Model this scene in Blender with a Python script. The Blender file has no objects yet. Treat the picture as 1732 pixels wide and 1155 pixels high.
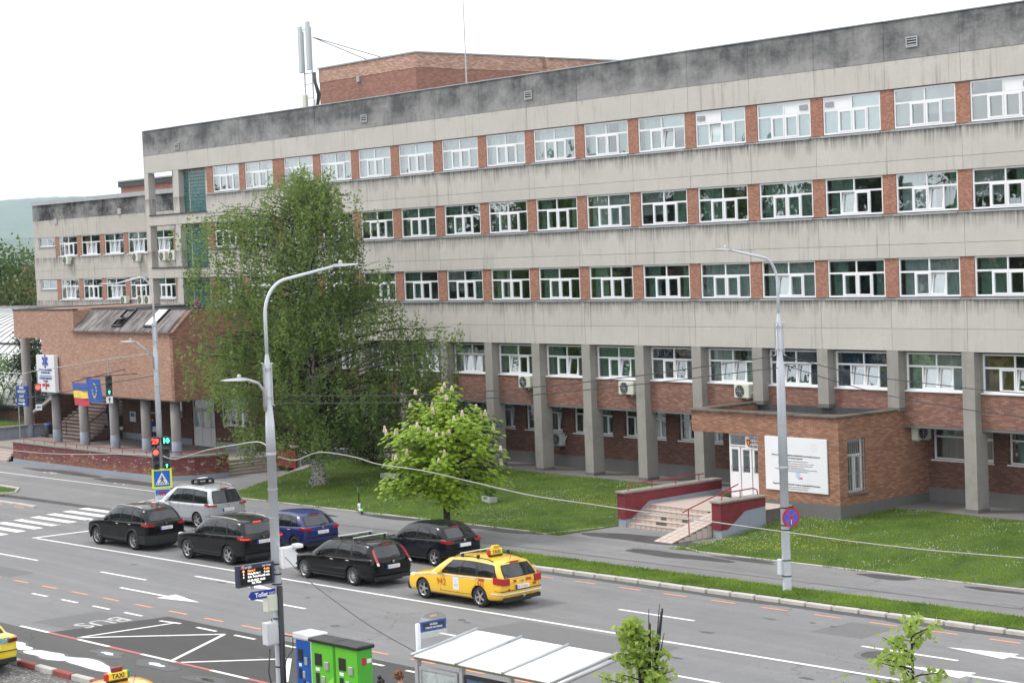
import bpy, bmesh, math, random
from mathutils import Vector, Matrix
random.seed(7)
S = bpy.context.scene
COL = S.collection
R = math.radians

# ------------------------------------------------------------------ camera
CAM = Vector((75.112, -58.736, 11.069))
yaw, pitch, roll = -0.89294, 0.04598, -0.03813
fw = Vector((math.sin(yaw)*math.cos(pitch), math.cos(yaw)*math.cos(pitch), -math.sin(pitch)))
rt = Vector((math.cos(yaw), -math.sin(yaw), 0))
up = rt.cross(fw)
r2 = rt*math.cos(roll) + up*math.sin(roll)
u2 = up*math.cos(roll) - rt*math.sin(roll)
cd = bpy.data.cameras.new('camera'); cam = bpy.data.objects.new('camera', cd); COL.objects.link(cam)
cam.matrix_world = Matrix(((r2.x, u2.x, -fw.x, CAM.x), (r2.y, u2.y, -fw.y, CAM.y), (r2.z, u2.z, -fw.z, CAM.z), (0, 0, 0, 1)))
cd.sensor_width = 36; cd.lens = 36*3317.55/1732; cd.clip_start = 0.5; cd.clip_end = 20000
S.camera = cam

# ------------------------------------------------------------------ sky, sun, exposure
SUN_EL, SUN_AZ = R(52), R(232)          # azimuth clockwise from +Y
wd = bpy.data.worlds.new('World'); S.world = wd; wd.use_nodes = True
nt = wd.node_tree; nt.nodes.clear()
wo = nt.nodes.new('ShaderNodeOutputWorld'); bg = nt.nodes.new('ShaderNodeBackground'); bg.inputs['Strength'].default_value = 0.1
sky = nt.nodes.new('ShaderNodeTexSky'); sky.sky_type = 'NISHITA'; sky.sun_disc = False
sky.sun_elevation = SUN_EL; sky.sun_rotation = SUN_AZ; sky.air_density = 1.0; sky.dust_density = 2.5; sky.altitude = 400
tc = nt.nodes.new('ShaderNodeTexCoord')
mp = nt.nodes.new('ShaderNodeMapping'); mp.inputs['Scale'].default_value = (1, 1, 2.2)
nz = nt.nodes.new('ShaderNodeTexNoise'); nz.inputs['Scale'].default_value = 2.6; nz.inputs['Detail'].default_value = 7; nz.inputs['Roughness'].default_value = .6
rp = nt.nodes.new('ShaderNodeValToRGB'); rp.color_ramp.elements[0].position = .30; rp.color_ramp.elements[0].color = (.92, .92, .92, 1); rp.color_ramp.elements[1].position = .62; rp.color_ramp.elements[1].color = (1, 1, 1, 1)
cl = nt.nodes.new('ShaderNodeMix'); cl.data_type = 'RGBA'; cl.inputs['A'].default_value = (8.4, 8.6, 8.9, 1); cl.inputs['B'].default_value = (13.4, 13.5, 13.6, 1)
r3 = nt.nodes.new('ShaderNodeMapRange'); r3.inputs['From Min'].default_value = .38; r3.inputs['From Max'].default_value = .60; nt.links.new(nz.outputs['Fac'], r3.inputs['Value'])
mx = nt.nodes.new('ShaderNodeMix'); mx.data_type = 'RGBA'
for a, b in ((tc.outputs['Generated'], mp.inputs['Vector']), (mp.outputs['Vector'], nz.inputs['Vector']), (nz.outputs['Fac'], rp.inputs['Fac']),
             (r3.outputs['Result'], cl.inputs['Factor']), (rp.outputs['Color'], mx.inputs['Factor']), (sky.outputs['Color'], mx.inputs['A']),
             (cl.outputs['Result'], mx.inputs['B']), (mx.outputs['Result'], bg.inputs['Color']), (bg.outputs['Background'], wo.inputs['Surface'])):
    nt.links.new(a, b)
sl = bpy.data.lights.new('sun', 'SUN'); sl.energy = 1.5; sl.angle = R(11); sl.color = (1, .96, .9)
so = bpy.data.objects.new('sun', sl); COL.objects.link(so)
sd = Vector((math.sin(SUN_AZ)*math.cos(SUN_EL), math.cos(SUN_AZ)*math.cos(SUN_EL), math.sin(SUN_EL)))
so.rotation_euler = sd.to_track_quat('Z', 'Y').to_euler(); so.location = (0, -60, 60)
S.view_settings.view_transform = 'Standard'; S.view_settings.look = 'None'; S.view_settings.gamma = 1
S.view_settings.use_curve_mapping = False; S.view_settings.exposure = 0.74
S.cycles.max_bounces = 5; S.cycles.diffuse_bounces = 3; S.cycles.glossy_bounces = 3; S.cycles.transmission_bounces = 2; S.cycles.transparent_max_bounces = 10; S.cycles.volume_bounces = 0

# ------------------------------------------------------------------ helpers
WLOC = {}
class MB:
    """collects vertices and faces; build() links them as ONE mesh object"""
    def __init__(s): s.v = []; s.f = []; s.m = []; s.mi = 0
    def add(s, vs, fs):
        n = len(s.v); s.v += [tuple(p) for p in vs]; s.f += [tuple(i+n for i in f) for f in fs]; s.m += [s.mi]*len(fs); return s
    def box(s, x0, x1, y0, y1, z0, z1):
        return s.add([(x0,y0,z0),(x1,y0,z0),(x1,y1,z0),(x0,y1,z0),(x0,y0,z1),(x1,y0,z1),(x1,y1,z1),(x0,y1,z1)],
                     [(0,3,2,1),(4,5,6,7),(0,1,5,4),(1,2,6,5),(2,3,7,6),(3,0,4,7)])
    def bbox(s, x0, x1, y0, y1, z0, z1, b=.02):
        """box with bevelled edges"""
        bm = bmesh.new(); bmesh.ops.create_cube(bm, size=1)
        for v in bm.verts: v.co = ((x0+x1)/2+v.co.x*(x1-x0), (y0+y1)/2+v.co.y*(y1-y0), (z0+z1)/2+v.co.z*(z1-z0))
        bmesh.ops.bevel(bm, geom=bm.edges[:], offset=b, segments=1, affect='EDGES')
        bm.verts.index_update(); s.add([v.co[:] for v in bm.verts], [[v.index for v in f.verts] for f in bm.faces]); bm.free(); return s
    def tube(s, p0, p1, r0, r1=None, n=8, caps=True):
        return s.path([p0, p1], [r0, r0 if r1 is None else r1], n, caps)
    def path(s, pts, r, n=8, caps=True):
        pts = [Vector(p) for p in pts]; rs = r if isinstance(r, (list, tuple)) else [r]*len(pts)
        base = len(s.v); fs = []; ref = None
        for i, p in enumerate(pts):
            d = (pts[min(i+1, len(pts)-1)]-pts[max(i-1, 0)]).normalized()
            if ref is None: ref = Vector((0,0,1)) if abs(d.z) < .9 else Vector((1,0,0))
            a = d.cross(ref)
            if a.length < 1e-5: a = d.orthogonal()
            a.normalize(); b = d.cross(a).normalized(); ref = a.cross(d)*1.0 if False else ref
            for k in range(n):
                t = 2*math.pi*k/n; s.v.append(tuple(p+(a*math.cos(t)+b*math.sin(t))*rs[i]))
        for i in range(len(pts)-1):
            for k in range(n):
                k2 = (k+1) % n; fs.append((base+i*n+k, base+(i+1)*n+k, base+(i+1)*n+k2, base+i*n+k2))
        if caps:
            fs.append(tuple(base+k for k in range(n))); fs.append(tuple(base+(len(pts)-1)*n+k for k in reversed(range(n))))
        s.f += fs; s.m += [s.mi]*len(fs); return s
    def prism(s, pts, d):
        """closed 3D polygon pushed along d"""
        n = len(pts); d = Vector(d); a = [Vector(p) for p in pts]; b = [p+d for p in a]
        return s.add(a+b, [tuple(reversed(range(n))), tuple(range(n, 2*n))]+[(i, (i+1) % n, n+(i+1) % n, n+i) for i in range(n)])
    def quad(s, a, b, c, d): return s.add([a, b, c, d], [(0, 1, 2, 3)])
    def lathe(s, prof, c=(0,0,0), axis='z', n=16):
        base = len(s.v); fs = []
        for (r, h) in prof:
            for k in range(n):
                t = 2*math.pi*k/n; x, y = r*math.cos(t), r*math.sin(t)
                p = (x, y, h) if axis == 'z' else (x, h, y) if axis == 'y' else (h, x, y)
                s.v.append((c[0]+p[0], c[1]+p[1], c[2]+p[2]))
        for i in range(len(prof)-1):
            for k in range(n):
                k2 = (k+1) % n; fs.append((base+i*n+k, base+i*n+k2, base+(i+1)*n+k2, base+(i+1)*n+k))
        s.f += fs; s.m += [s.mi]*len(fs); return s
    def ball(s, c, r, n=10, sq=(1,1,1)):
        m = max(4, n//2)
        p = [(math.sin(math.pi*i/m), math.cos(math.pi*i/m)) for i in range(m+1)]
        base = len(s.v); fs = []
        for a, h in p:
            for k in range(n):
                t = 2*math.pi*k/n; s.v.append((c[0]+r*sq[0]*a*math.cos(t), c[1]+r*sq[1]*a*math.sin(t), c[2]+r*sq[2]*h))
        for i in range(m):
            for k in range(n):
                k2 = (k+1) % n; fs.append((base+i*n+k, base+(i+1)*n+k, base+(i+1)*n+k2, base+i*n+k2))
        s.f += fs; s.m += [s.mi]*len(fs); return s
    def grid(s, f, nu, nv):
        base = len(s.v); s.v += [tuple(f(i/nu, j/nv)) for i in range(nu+1) for j in range(nv+1)]
        fs = [(base+i*(nv+1)+j, base+(i+1)*(nv+1)+j, base+(i+1)*(nv+1)+j+1, base+i*(nv+1)+j+1) for i in range(nu) for j in range(nv)]
        s.f += fs; s.m += [s.mi]*len(fs); return s
    def mesh(s, name, mats, smooth=False):
        me = bpy.data.meshes.new(name); me.from_pydata(s.v, [], s.f)
        for m in (mats if isinstance(mats, (list, tuple)) else [mats]): me.materials.append(m)
        if any(s.m): me.polygons.foreach_set('material_index', s.m)
        if smooth: me.polygons.foreach_set('use_smooth', [True]*len(me.polygons))
        me.update(); return me
    def build(s, name, mats, parent=None, smooth=False, fix=False):
        me = s.mesh(name, mats, smooth)
        if fix:
            bm = bmesh.new(); bm.from_mesh(me); bmesh.ops.remove_doubles(bm, verts=bm.verts, dist=1e-4); bmesh.ops.recalc_face_normals(bm, faces=bm.faces); bm.to_mesh(me); bm.free()
        return link(name, me, parent)
def link(name, me, parent=None, loc=None, rot=None):
    """loc None: mesh holds world coordinates (of its thing's frame); else placed at loc inside parent"""
    o = bpy.data.objects.new(name, me); COL.objects.link(o)
    if parent is not None: o.parent = parent
    if loc is None:
        p = WLOC.get(parent, Vector((0,0,0))); o.location = -p; WLOC[o] = Vector((0,0,0))
    else:
        o.location = loc; WLOC[o] = WLOC.get(parent, Vector((0,0,0)))+Vector(loc)
    if rot is not None: o.rotation_euler = rot
    return o
def tag(o, label, cat, group=None):
    o['label'] = label; o['category'] = cat
    if group: o['group'] = group
    return o
def thing(name, label, cat, loc=(0,0,0), rotz=0, group=None, local=False):
    o = bpy.data.objects.new(name, None); COL.objects.link(o); o.location = loc; o.rotation_euler = (0,0,rotz); o.empty_display_size = .3
    WLOC[o] = Vector((0,0,0)) if local else Vector(loc)
    return tag(o, label, cat, group)
def struct(o): o['kind'] = 'structure'; return o
def stuff(o): o['kind'] = 'stuff'; return o
def copy_tree(o, parent=None, loc=None, rotz=None):
    c = o.copy(); COL.objects.link(c); c.parent = parent
    if loc is not None: c.location = loc
    if rotz is not None: c.rotation_euler = (0,0,rotz)
    for ch in o.children: copy_tree(ch, c)
    return c
TMP = bpy.data.scenes.new('bake')
def baked(o, *others):
    """mesh of an object with its modifiers, worked out in a small scratch scene"""
    for q in (o,)+others: TMP.collection.objects.link(q)
    with bpy.context.temp_override(scene=TMP, view_layer=TMP.view_layers[0]):
        dg = bpy.context.evaluated_depsgraph_get(); dg.update(); me = bpy.data.meshes.new_from_object(o.evaluated_get(dg))
    for q in (o,)+others: TMP.collection.objects.unlink(q)
    return me
def text_mesh(txt, size=1, mat=None, ext=.004, align='CENTER', bold=0.0):
    """upright lettering in the x,z plane, facing -y, centred on its middle"""
    cu = bpy.data.curves.new('lettering', 'FONT'); cu.body = txt; cu.size = size; cu.align_x = align; cu.align_y = 'CENTER'; cu.extrude = ext; cu.resolution_u = 2; cu.offset = bold
    o = bpy.data.objects.new('lettering', cu); me = baked(o); bpy.data.objects.remove(o); bpy.data.curves.remove(cu)
    me.transform(Matrix.Rotation(R(90), 4, 'X')); me.materials.clear()
    if mat: me.materials.append(mat)
    return me
def lettering(txt, size, mat, parent, loc, rot=(0,0,0), align='CENTER', bold=0.0, name='lettering'):
    return link(name, text_mesh(txt, size, mat, align=align, bold=bold), parent, loc, rot)

# road frame: u along the road, v across it towards the building
RA = math.atan(.0655); RO = Vector((20, -22.2))
def rd(u, v, z=0): return (RO.x+u*math.cos(RA)-v*math.sin(RA), RO.y+u*math.sin(RA)+v*math.cos(RA), z)
def uv(x, y): dx, dy = x-RO.x, y-RO.y; return (dx*math.cos(RA)+dy*math.sin(RA), -dx*math.sin(RA)+dy*math.cos(RA))
def kerb_y(x): return RO.y+(x-RO.x)*.0655+6.12/math.cos(RA)
# ------------------------------------------------------------------ materials
class MT:
    def __init__(s, name):
        s.m = bpy.data.materials.new(name); s.m.use_nodes = True; s.t = s.m.node_tree; s.b = s.t.nodes['Principled BSDF']; s.out = s.t.nodes['Material Output']
    def n(s, typ, **kw):
        nd = s.t.nodes.new('ShaderNode'+typ)
        for k, v in kw.items():
            if k[0] == '_': setattr(nd, k[1:], v)
            else:
                key = k.replace('__', ' '); s.set(nd.inputs[int(key[1:])] if key[0] == 'i' and key[1:].isdigit() else nd.inputs[key], v)
        return nd
    def set(s, sock, v):
        if isinstance(v, bpy.types.NodeSocket): s.t.links.new(v, sock)
        elif isinstance(v, (tuple, list)) and len(v) == 3 and sock.type == 'RGBA': sock.default_value = (*v, 1)
        else: sock.default_value = v
    def P(s, **kw):
        for k, v in kw.items(): s.set(s.b.inputs[k.replace('__', ' ')], v)
    def pos(s): return s.n('NewGeometry').outputs['Position']
    def objc(s): return s.n('TexCoord').outputs['Object']
    def noise(s, vec, scale, detail=4, rough=.55, dist=0): return s.n('TexNoise', Vector=vec, Scale=scale, Detail=detail, Roughness=rough, Distortion=dist).outputs['Fac']
    def mapv(s, vec, scale=(1,1,1), loc=(0,0,0)): return s.n('Mapping', Vector=vec, Scale=scale, Location=loc).outputs['Vector']
    def rng(s, val, a, b, c=0., d=1.): return s.n('MapRange', Value=val, From__Min=a, From__Max=b, To__Min=c, To__Max=d).outputs['Result']
    def math(s, op, a, b=0., c=0.):
        nd = s.n('Math', _operation=op); s.set(nd.inputs[0], a); s.set(nd.inputs[1], b); s.set(nd.inputs[2], c); return nd.outputs[0]
    def mix(s, f, a, b, blend='MIX'):
        nd = s.n('Mix', _data_type='RGBA', _blend_type=blend); s.set(nd.inputs['Factor'], f); s.set(nd.inputs['A'], a); s.set(nd.inputs['B'], b); return nd.outputs['Result']
    def bump(s, h, strength=.3, dist=.02): s.P(Normal=s.n('Bump', Height=h, Strength=strength, Distance=dist).outputs['Normal'])
    def sep(s, vec): return s.n('SeparateXYZ', Vector=vec).outputs
    def comb(s, x, y, z): return s.n('CombineXYZ', X=x, Y=y, Z=z).outputs['Vector']

def schlick(t, r0=.045, gain=1.):
    """reflectance of a thin pane, the same from both sides"""
    g_ = t.n('NewGeometry'); dt = t.n('VectorMath', _operation='DOT_PRODUCT'); t.t.links.new(g_.outputs['Incoming'], dt.inputs[0]); t.t.links.new(g_.outputs['Normal'], dt.inputs[1])
    k = t.math('POWER', t.math('SUBTRACT', 1., t.math('ABSOLUTE', dt.outputs['Value'])), 5.)
    return t.math('MINIMUM', t.math('MULTIPLY_ADD', k, (1-r0)*gain, r0*gain), 1.)
def sc(c, k): return tuple(min(1, x*k) for x in c)
def plain(name, c, rough=.6, var=.12, scale=2.5, metal=0., spec=.4, bump=0., coat=0.):
    t = MT(name); p = t.objc(); n1 = t.noise(p, scale, 6, .6); n2 = t.noise(p, scale*14, 3)
    f = t.math('ADD', t.math('MULTIPLY', n1, .65), t.math('MULTIPLY', n2, .35))
    t.P(Base__Color=t.mix(t.rng(f, .3, .7), sc(c, 1-var), sc(c, 1+var)), Roughness=t.rng(n1, .3, .7, max(0, rough-.08), min(1, rough+.08)), Metallic=metal, Specular__IOR__Level=spec)
    if coat: t.P(Coat__Weight=coat, Coat__Roughness=.05)
    if bump: t.bump(n2, bump, .01)
    return t.m
def emit(name, c, s):
    t = MT(name); t.P(Base__Color=c, Emission__Color=c, Emission__Strength=s); return t.m
def concrete(name, c, dark=.0, streak=.5, soot=None, runs=0.):
    """cast panels: mottled, with rain streaks and soot of their own shape"""
    t = MT(name); p = t.pos()
    n1 = t.noise(p, .55, 8, .62); n2 = t.noise(p, 9, 5, .6); n3 = t.noise(p, 60, 2)
    col = t.mix(t.rng(n1, .3, .72), sc(c, .86), sc(c, 1.08)); col = t.mix(t.math('MULTIPLY', t.n('ObjectInfo').outputs['Random'], .16), col, sc(c, .45)); col = t.mix(t.rng(n2, .35, .7), col, sc(c, .9))
    st = t.noise(t.mapv(p, (3.2, 3.2, .16)), 1.6, 6, .65); st = t.rng(st, .53, .75)
    blot = t.rng(t.noise(p, .33, 5, .6), .42, .62)
    col = t.mix(t.math('MULTIPLY', t.math('MULTIPLY', st, blot), streak), col, (.10, .095, .088))
    if soot:
        s1 = t.noise(t.mapv(p, (.8, .8, 1.1)), soot[0], 12, .72, 0.); s2 = t.noise(t.mapv(p, (4, 4, .5)), 1.2, 5, .6); zz = t.sep(p)[2]
        f = t.math('ADD', t.math('MULTIPLY', s1, .88), t.math('MULTIPLY', s2, .12))
        if len(soot) > 5: f = t.math('ADD', f, t.rng(zz, soot[5][0], soot[5][1], -.055, .045))
        col = t.mix(t.rng(f, soot[1], soot[2], 0, soot[3]), col, soot[4])
    pit = t.noise(p, 24, 3, .7); col = t.mix(t.rng(pit, .56, .74, 0, .5), col, sc(c, .58)); col = t.mix(t.rng(t.noise(p, 3.1, 6, .7), .5, .72, 0, .30), col, sc(c, .72))
    if runs:   # rain run-off stains hanging from the sill line of each storey
        z = t.sep(p)[2]; d = t.math('MODULO', t.math('SUBTRACT', 47.19, z), 3.21); len_ = t.rng(t.noise(t.mapv(p, (1.1, 1.1, 0.)), 1., 3), .3, .7, .15, 1.05)
        k = t.math('MAXIMUM', 0., t.math('SUBTRACT', 1., t.math('DIVIDE', d, len_))); ln = t.rng(t.noise(t.mapv(p, (9, 9, .25)), 1., 5, .65), .36, .66)
        col = t.mix(t.math('MULTIPLY', t.math('MULTIPLY', k, ln), runs), col, (.06, .056, .05))
    t.P(Base__Color=col, Roughness=.92, Specular__IOR__Level=.2)
    t.bump(t.math('ADD', t.math('MULTIPLY', n2, .5), n3), .35, .012); return t.m
def brick(name, c1, c2, c3, mortar, vary=.5, bw=.25, bh=.072, ms=.010, stain=.35, off=0.):
    t = MT(name); p = t.sep(t.pos()); v = t.comb(t.math('ADD', t.math('ADD', p[0], p[1]), off), p[2], 0.)
    bt = t.n('TexBrick', Vector=v, Color1=(0, 0, 0), Color2=(1, 1, 1), Mortar=(.5, .5, .5), Scale=1., Mortar__Size=ms, Mortar__Smooth=.15, Bias=0., Brick__Width=bw, Row__Height=bh, _offset=.5)
    rnd = bt.outputs['Color']; ra = t.n('ValToRGB', Fac=rnd); cr = ra.color_ramp
    cr.elements[0].color = (*c1, 1); cr.elements[1].color = (*c3, 1); e = cr.elements.new(.55); e.color = (*c2, 1)
    big = t.noise(t.pos(), .6, 6, .6); fine = t.noise(t.pos(), 30, 3)
    col = t.mix(t.rng(big, .35, .7, 0, stain), ra.outputs['Color'], sc(c1, .62)); col = t.mix(t.rng(fine, .3, .75, 0, .35), col, sc(c3, 1.12))
    col = t.mix(t.math('MULTIPLY', bt.outputs['Fac'], .8), col, mortar)  # dark mortar tones paint in the shadow of raked joints
    t.P(Base__Color=col, Roughness=.88, Specular__IOR__Level=.25)
    t.bump(t.math('SUBTRACT', t.math('MULTIPLY', fine, .25), bt.outputs['Fac']), .7, .012); return t.m
def asphalt(name, c, grain=1., crack=.6, patch=.25):
    t = MT(name); p = t.pos()
    uvx = t.mapv(p, (1, 1, 1)); n1 = t.noise(p, .22, 7, .62); n2 = t.noise(p, 38, 3, .7); n3 = t.noise(p, 2.2, 6, .65)
    lane = t.noise(t.n('Mapping', Vector=p, Rotation=(0, 0, -RA), Scale=(.035, .9, 1)).outputs['Vector'], 1.5, 4, .5)
    f = t.math('ADD', t.math('MULTIPLY', n1, .4), t.math('ADD', t.math('MULTIPLY', lane, .4), t.math('MULTIPLY', n3, .2)))
    col = t.mix(t.rng(f, .36, .64), sc(c, 1-patch), sc(c, 1+patch)); n4 = t.noise(p, 11, 5, .75); col = t.mix(t.rng(n4, .42, .70, 0, .45*grain), col, sc(c, .66)); col = t.mix(t.rng(n2, .3, .7, 0, .5*grain), col, sc(c, .62)); col = t.mix(t.rng(n2, .62, .78, 0, .5*grain), col, sc(c, 1.6))
    warp = t.n('VectorMath', _operation='ADD'); t.set(warp.inputs[0], p); nv = t.n('TexNoise', Vector=p, Scale=1.1, Detail=6., Roughness=.65)
    sv = t.n('VectorMath', _operation='SCALE'); t.set(sv.inputs[0], nv.outputs['Color']); t.set(sv.inputs['Scale'], 1.7); t.t.links.new(sv.outputs[0], warp.inputs[1])
    vo = t.n('TexVoronoi', _feature='DISTANCE_TO_EDGE', Vector=warp.outputs[0], Scale=.21)
    ck = t.math('MULTIPLY', t.rng(vo.outputs['Distance'], .0015, .006, 1, 0), t.rng(t.noise(p, .12, 3), .5, .6))
    col = t.mix(t.math('MULTIPLY', ck, crack), col, sc(c, .3))
    t.P(Base__Color=col, Roughness=t.rng(n1, .3, .7, .78, .95), Specular__IOR__Level=.3); t.bump(n2, .5, .006); return t.m
def leaf(name, c1, c2, trans=.4, scale=.8):
    t = MT(name); rnd = t.n('NewGeometry').outputs['Random Per Island']; nz_ = t.noise(t.pos(), scale, 4)
    f = t.math('ADD', t.math('MULTIPLY', rnd, .55), t.math('MULTIPLY', t.rng(nz_, .3, .7), .45))
    col = t.mix(f, c1, c2); t.P(Base__Color=col, Roughness=.5, Specular__IOR__Level=.35)
    tr = t.n('BsdfTranslucent', Color=t.mix(.5, col, sc(c2, 1.6))); ms = t.n('MixShader', Fac=trans)
    t.t.links.new(t.b.outputs[0], ms.inputs[1]); t.t.links.new(tr.outputs[0], ms.inputs[2]); t.t.links.new(ms.outputs[0], t.out.inputs['Surface']); return t.m
def bark(name, c1, c2, scale=(6, 6, 1.2), thr=(.45, .6)):
    t = MT(name); p = t.objc(); n = t.noise(t.mapv(p, scale), 3, 6, .7)
    t.P(Base__Color=t.mix(t.rng(n, *thr), c1, c2), Roughness=.9, Specular__IOR__Level=.2); t.bump(n, .6, .02); return t.m
def pane(name, tint=(.75, .82, .82), extra=.06):
    t = MT(name); fr = schlick(t, .08, 1.6); gl = t.n('BsdfGlossy', Color=(.95, .97, 1), Roughness=.012)
    nb = t.n('Bump', Height=t.noise(t.pos(), 1.3, 2), Strength=.05, Distance=.05); t.t.links.new(nb.outputs[0], gl.inputs['Normal'])
    tr = t.n('BsdfTransparent', Color=tint); ms = t.n('MixShader', Fac=t.math('MINIMUM', t.math('ADD', fr, extra), 1.))
    t.t.links.new(tr.outputs[0], ms.inputs[1]); t.t.links.new(gl.outputs[0], ms.inputs[2]); t.t.links.new(ms.outputs[0], t.out.inputs['Surface']); return t.m
def paint(name, c, metal=0., rough=.28, dirt=.25, spec=.5, coat=.8):
    """car paint under clear coat, dusty towards the sills by way of noise"""
    t = MT(name); p = t.objc(); n = t.noise(p, 5, 6, .65); fl = t.noise(p, 900, 1)
    t.P(Base__Color=t.mix(t.rng(n, .45, .75, 0, dirt), t.mix(t.rng(fl, .4, .6, 0, .12 if metal else 0), c, sc(c, 1.7)), (.055, .052, .047)), Metallic=metal,
        Roughness=t.rng(n, .3, .75, rough, rough+.2), Coat__Weight=coat, Coat__Roughness=.05, Specular__IOR__Level=spec); return t.m

M = {}
M['concrete'] = concrete('concrete', (.485, .465, .435), streak=.8, runs=1.)
M['concrete_top'] = concrete('sooty_concrete', (.29, .29, .287), streak=.4, soot=(.5, .42, .62, .88, (.055, .057, .062), (17.8, 18.6)))
M['concrete_wing'] = concrete('wing_concrete', (.43, .405, .37), streak=.8, soot=(.5, .58, .75, .7, (.09, .085, .08)), runs=.95)
M['concrete_wing_top'] = concrete('wing_sooty_concrete', (.24, .238, .235), streak=.9, soot=(.4, .42, .58, .97, (.02, .02, .021)))
M['column'] = concrete('column_concrete', (.31, .297, .275), streak=.6, soot=(1.1, .50, .72, .55, (.15, .142, .13)))
M['render'] = concrete('plinth_render', (.15, .148, .145), streak=.5)
M['bluegrey'] = concrete('blue_grey_plinth', (.30, .335, .40), streak=.45, soot=(.8, .58, .72, .6, (.12, .115, .11)))
M['pillar'] = concrete('roughcast_pillar', (.30, .28, .275), streak=.2)
M['cap'] = concrete('stone_cap', (.28, .26, .235), streak=.5, soot=(.9, .52, .68, .7, (.06, .055, .05)))
M['brick_canopy'] = brick('brick_pink', (0.256, 0.122, 0.081), (0.354, 0.183, 0.124), (0.464, 0.275, 0.205), (0.403, 0.329, 0.275), stain=.3)
M['brick_annex'] = brick('brick_orange', (0.201, 0.090, 0.056), (0.305, 0.144, 0.090), (0.415, 0.232, 0.163), (0.152, 0.112, 0.088), stain=.28)
M['brick_span'] = brick('brick_red', (0.152, 0.068, 0.051), (0.226, 0.105, 0.078), (0.329, 0.183, 0.144), (0.128, 0.098, 0.085), stain=.3)
M['brick_ground'] = brick('brick_brown_shaded', (0.095, 0.044, 0.035), (0.143, 0.067, 0.052), (0.207, 0.110, 0.087), (0.078, 0.062, 0.055), stain=.35)  # brown brick, colour lowered to paint in the shade under the overhang
M['brick_pier'] = brick('brick_pier', (0.218, 0.079, 0.049), (0.320, 0.128, 0.079), (0.435, 0.205, 0.141), (0.243, 0.186, 0.154), bw=.13, bh=.07, stain=.2)
M['brick_roof'] = brick('brick_rooftop', (0.253, 0.121, 0.086), (0.414, 0.224, 0.163), (0.598, 0.402, 0.322), (0.380, 0.299, 0.253), stain=.3)
M['brick_roof_low'] = brick('brick_rooftop_low', (0.213, 0.088, 0.065), (0.294, 0.131, 0.096), (0.375, 0.194, 0.147), (0.225, 0.169, 0.144), stain=.25)
M['asphalt'] = asphalt('asphalt_road', (.185, .185, .189), patch=.24, crack=.7)
M['asphalt_new'] = asphalt('asphalt_fresh', (.068, .067, .068), grain=1.8, crack=.2, patch=.2)
M['asphalt_path'] = asphalt('asphalt_path', (.20, .20, .204), patch=.26, crack=.9)
M['asphalt_wet'] = plain('damp_asphalt', (.055, .055, .056), .5, .3, 1.5)
M['white'] = plain('white_upvc', (.68, .69, .71), .35, .04)
M['metal'] = plain('grey_metal', (.36, .37, .38), .45, .12, metal=.5)
M['sill'] = plain('zinc_sill', (.33, .345, .36), .5, .18, metal=.4)
M['dark'] = plain('dark_interior', (.035, .035, .034), .9, .2)
M['room'] = plain('room_wall', (.27, .27, .25), .9, .2)
M['black'] = plain('black_plastic', (.018, .018, .019), .5, .2)
M['rubber'] = plain('tyre_rubber', (.022, .022, .022), .85, .25)
M['alloy'] = plain('alloy', (.45, .45, .46), .35, .15, metal=.7)
M['roofing'] = plain('bitumen', (.05, .05, .052), .8, .4, 1.2, bump=.4)
M['pole'] = plain('pole_paint', (.52, .55, .60), .5, .10, 1.2)
M['galv'] = plain('galvanised', (.42, .43, .44), .45, .15, metal=.5)
M['curtain_green'] = plain('curtain_green', (.27, .37, .30), .9, .18)
M['curtain_white'] = plain('curtain_net', (.62, .62, .60), .9, .1)
M['curtain_blue'] = plain('curtain_blue', (.07, .10, .19), .9, .2)
M['curtain_ochre'] = plain('curtain_ochre', (.40, .22, .05), .9, .2)
M['blind'] = plain('pale_blind', (.60, .67, .68), .7, .06)
M['blind_beige'] = plain('beige_blind', (.40, .35, .34), .7, .08)
M['blind_kraft'] = plain('kraft_blind', (.34, .24, .14), .7, .12)
M['glass'] = pane('window_glass')
M['carglass'] = pane('car_glass', (.16, .19, .20), .10)
M['red_paint'] = plain('red_brick_paint', (.20, .022, .03), .6, .25, 1.5)
M['red_rail'] = plain('red_rail', (.26, .03, .045), .5, .15)
M['sheet'] = plain('profiled_sheet', (.24, .205, .205), .45, .3, .8, metal=.2)
M['sheet_trim'] = plain('rusty_flashing', (.17, .11, .085), .7, .4, 2)
M['tile'] = plain('beige_tile', (.46, .385, .345), .5, .12, 4)
M['tile_joint'] = plain('tile_bed', (.13, .115, .105), .9, .3)
M['kerb'] = plain('kerb_stone', (.42, .40, .37), .85, .2, 3, bump=.3)
def worn(name, c, thr=.60):
    t = MT(name); p = t.pos(); n1 = t.noise(p, 9, 6, .75); n2 = t.noise(p, .5, 3); f = t.rng(t.math('ADD', n1, t.math('MULTIPLY', n2, .25)), thr+.125, thr+.18)
    t.P(Base__Color=t.mix(f, t.mix(t.rng(n1, .3, .7), sc(c, .86), c), (.19, .19, .19)), Roughness=.75); return t.m
M['paint_white'] = worn('road_paint_white', (.70, .70, .68))
M['paint_orange'] = worn('road_paint_orange', (.60, .25, .14), .56)
M['paint_red'] = worn('road_paint_red', (.46, .11, .10), .55)
M['soil'] = plain('lawn_soil', (.05, .085, .016), .95, .35, 1.2, bump=.5)
M['cable'] = plain('cable', (.05, .05, .052), .6, .2)
M['cable_white'] = plain('white_cable', (.38, .365, .34), .6, .2)
t = MT('streaked_sheet'); p = t.pos(); st_ = t.noise(t.mapv(p, (9., .5, .5)), 1., 3, .5); n_ = t.noise(p, 1.1, 5, .6)  # dark and pale streaks running up the slope
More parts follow.
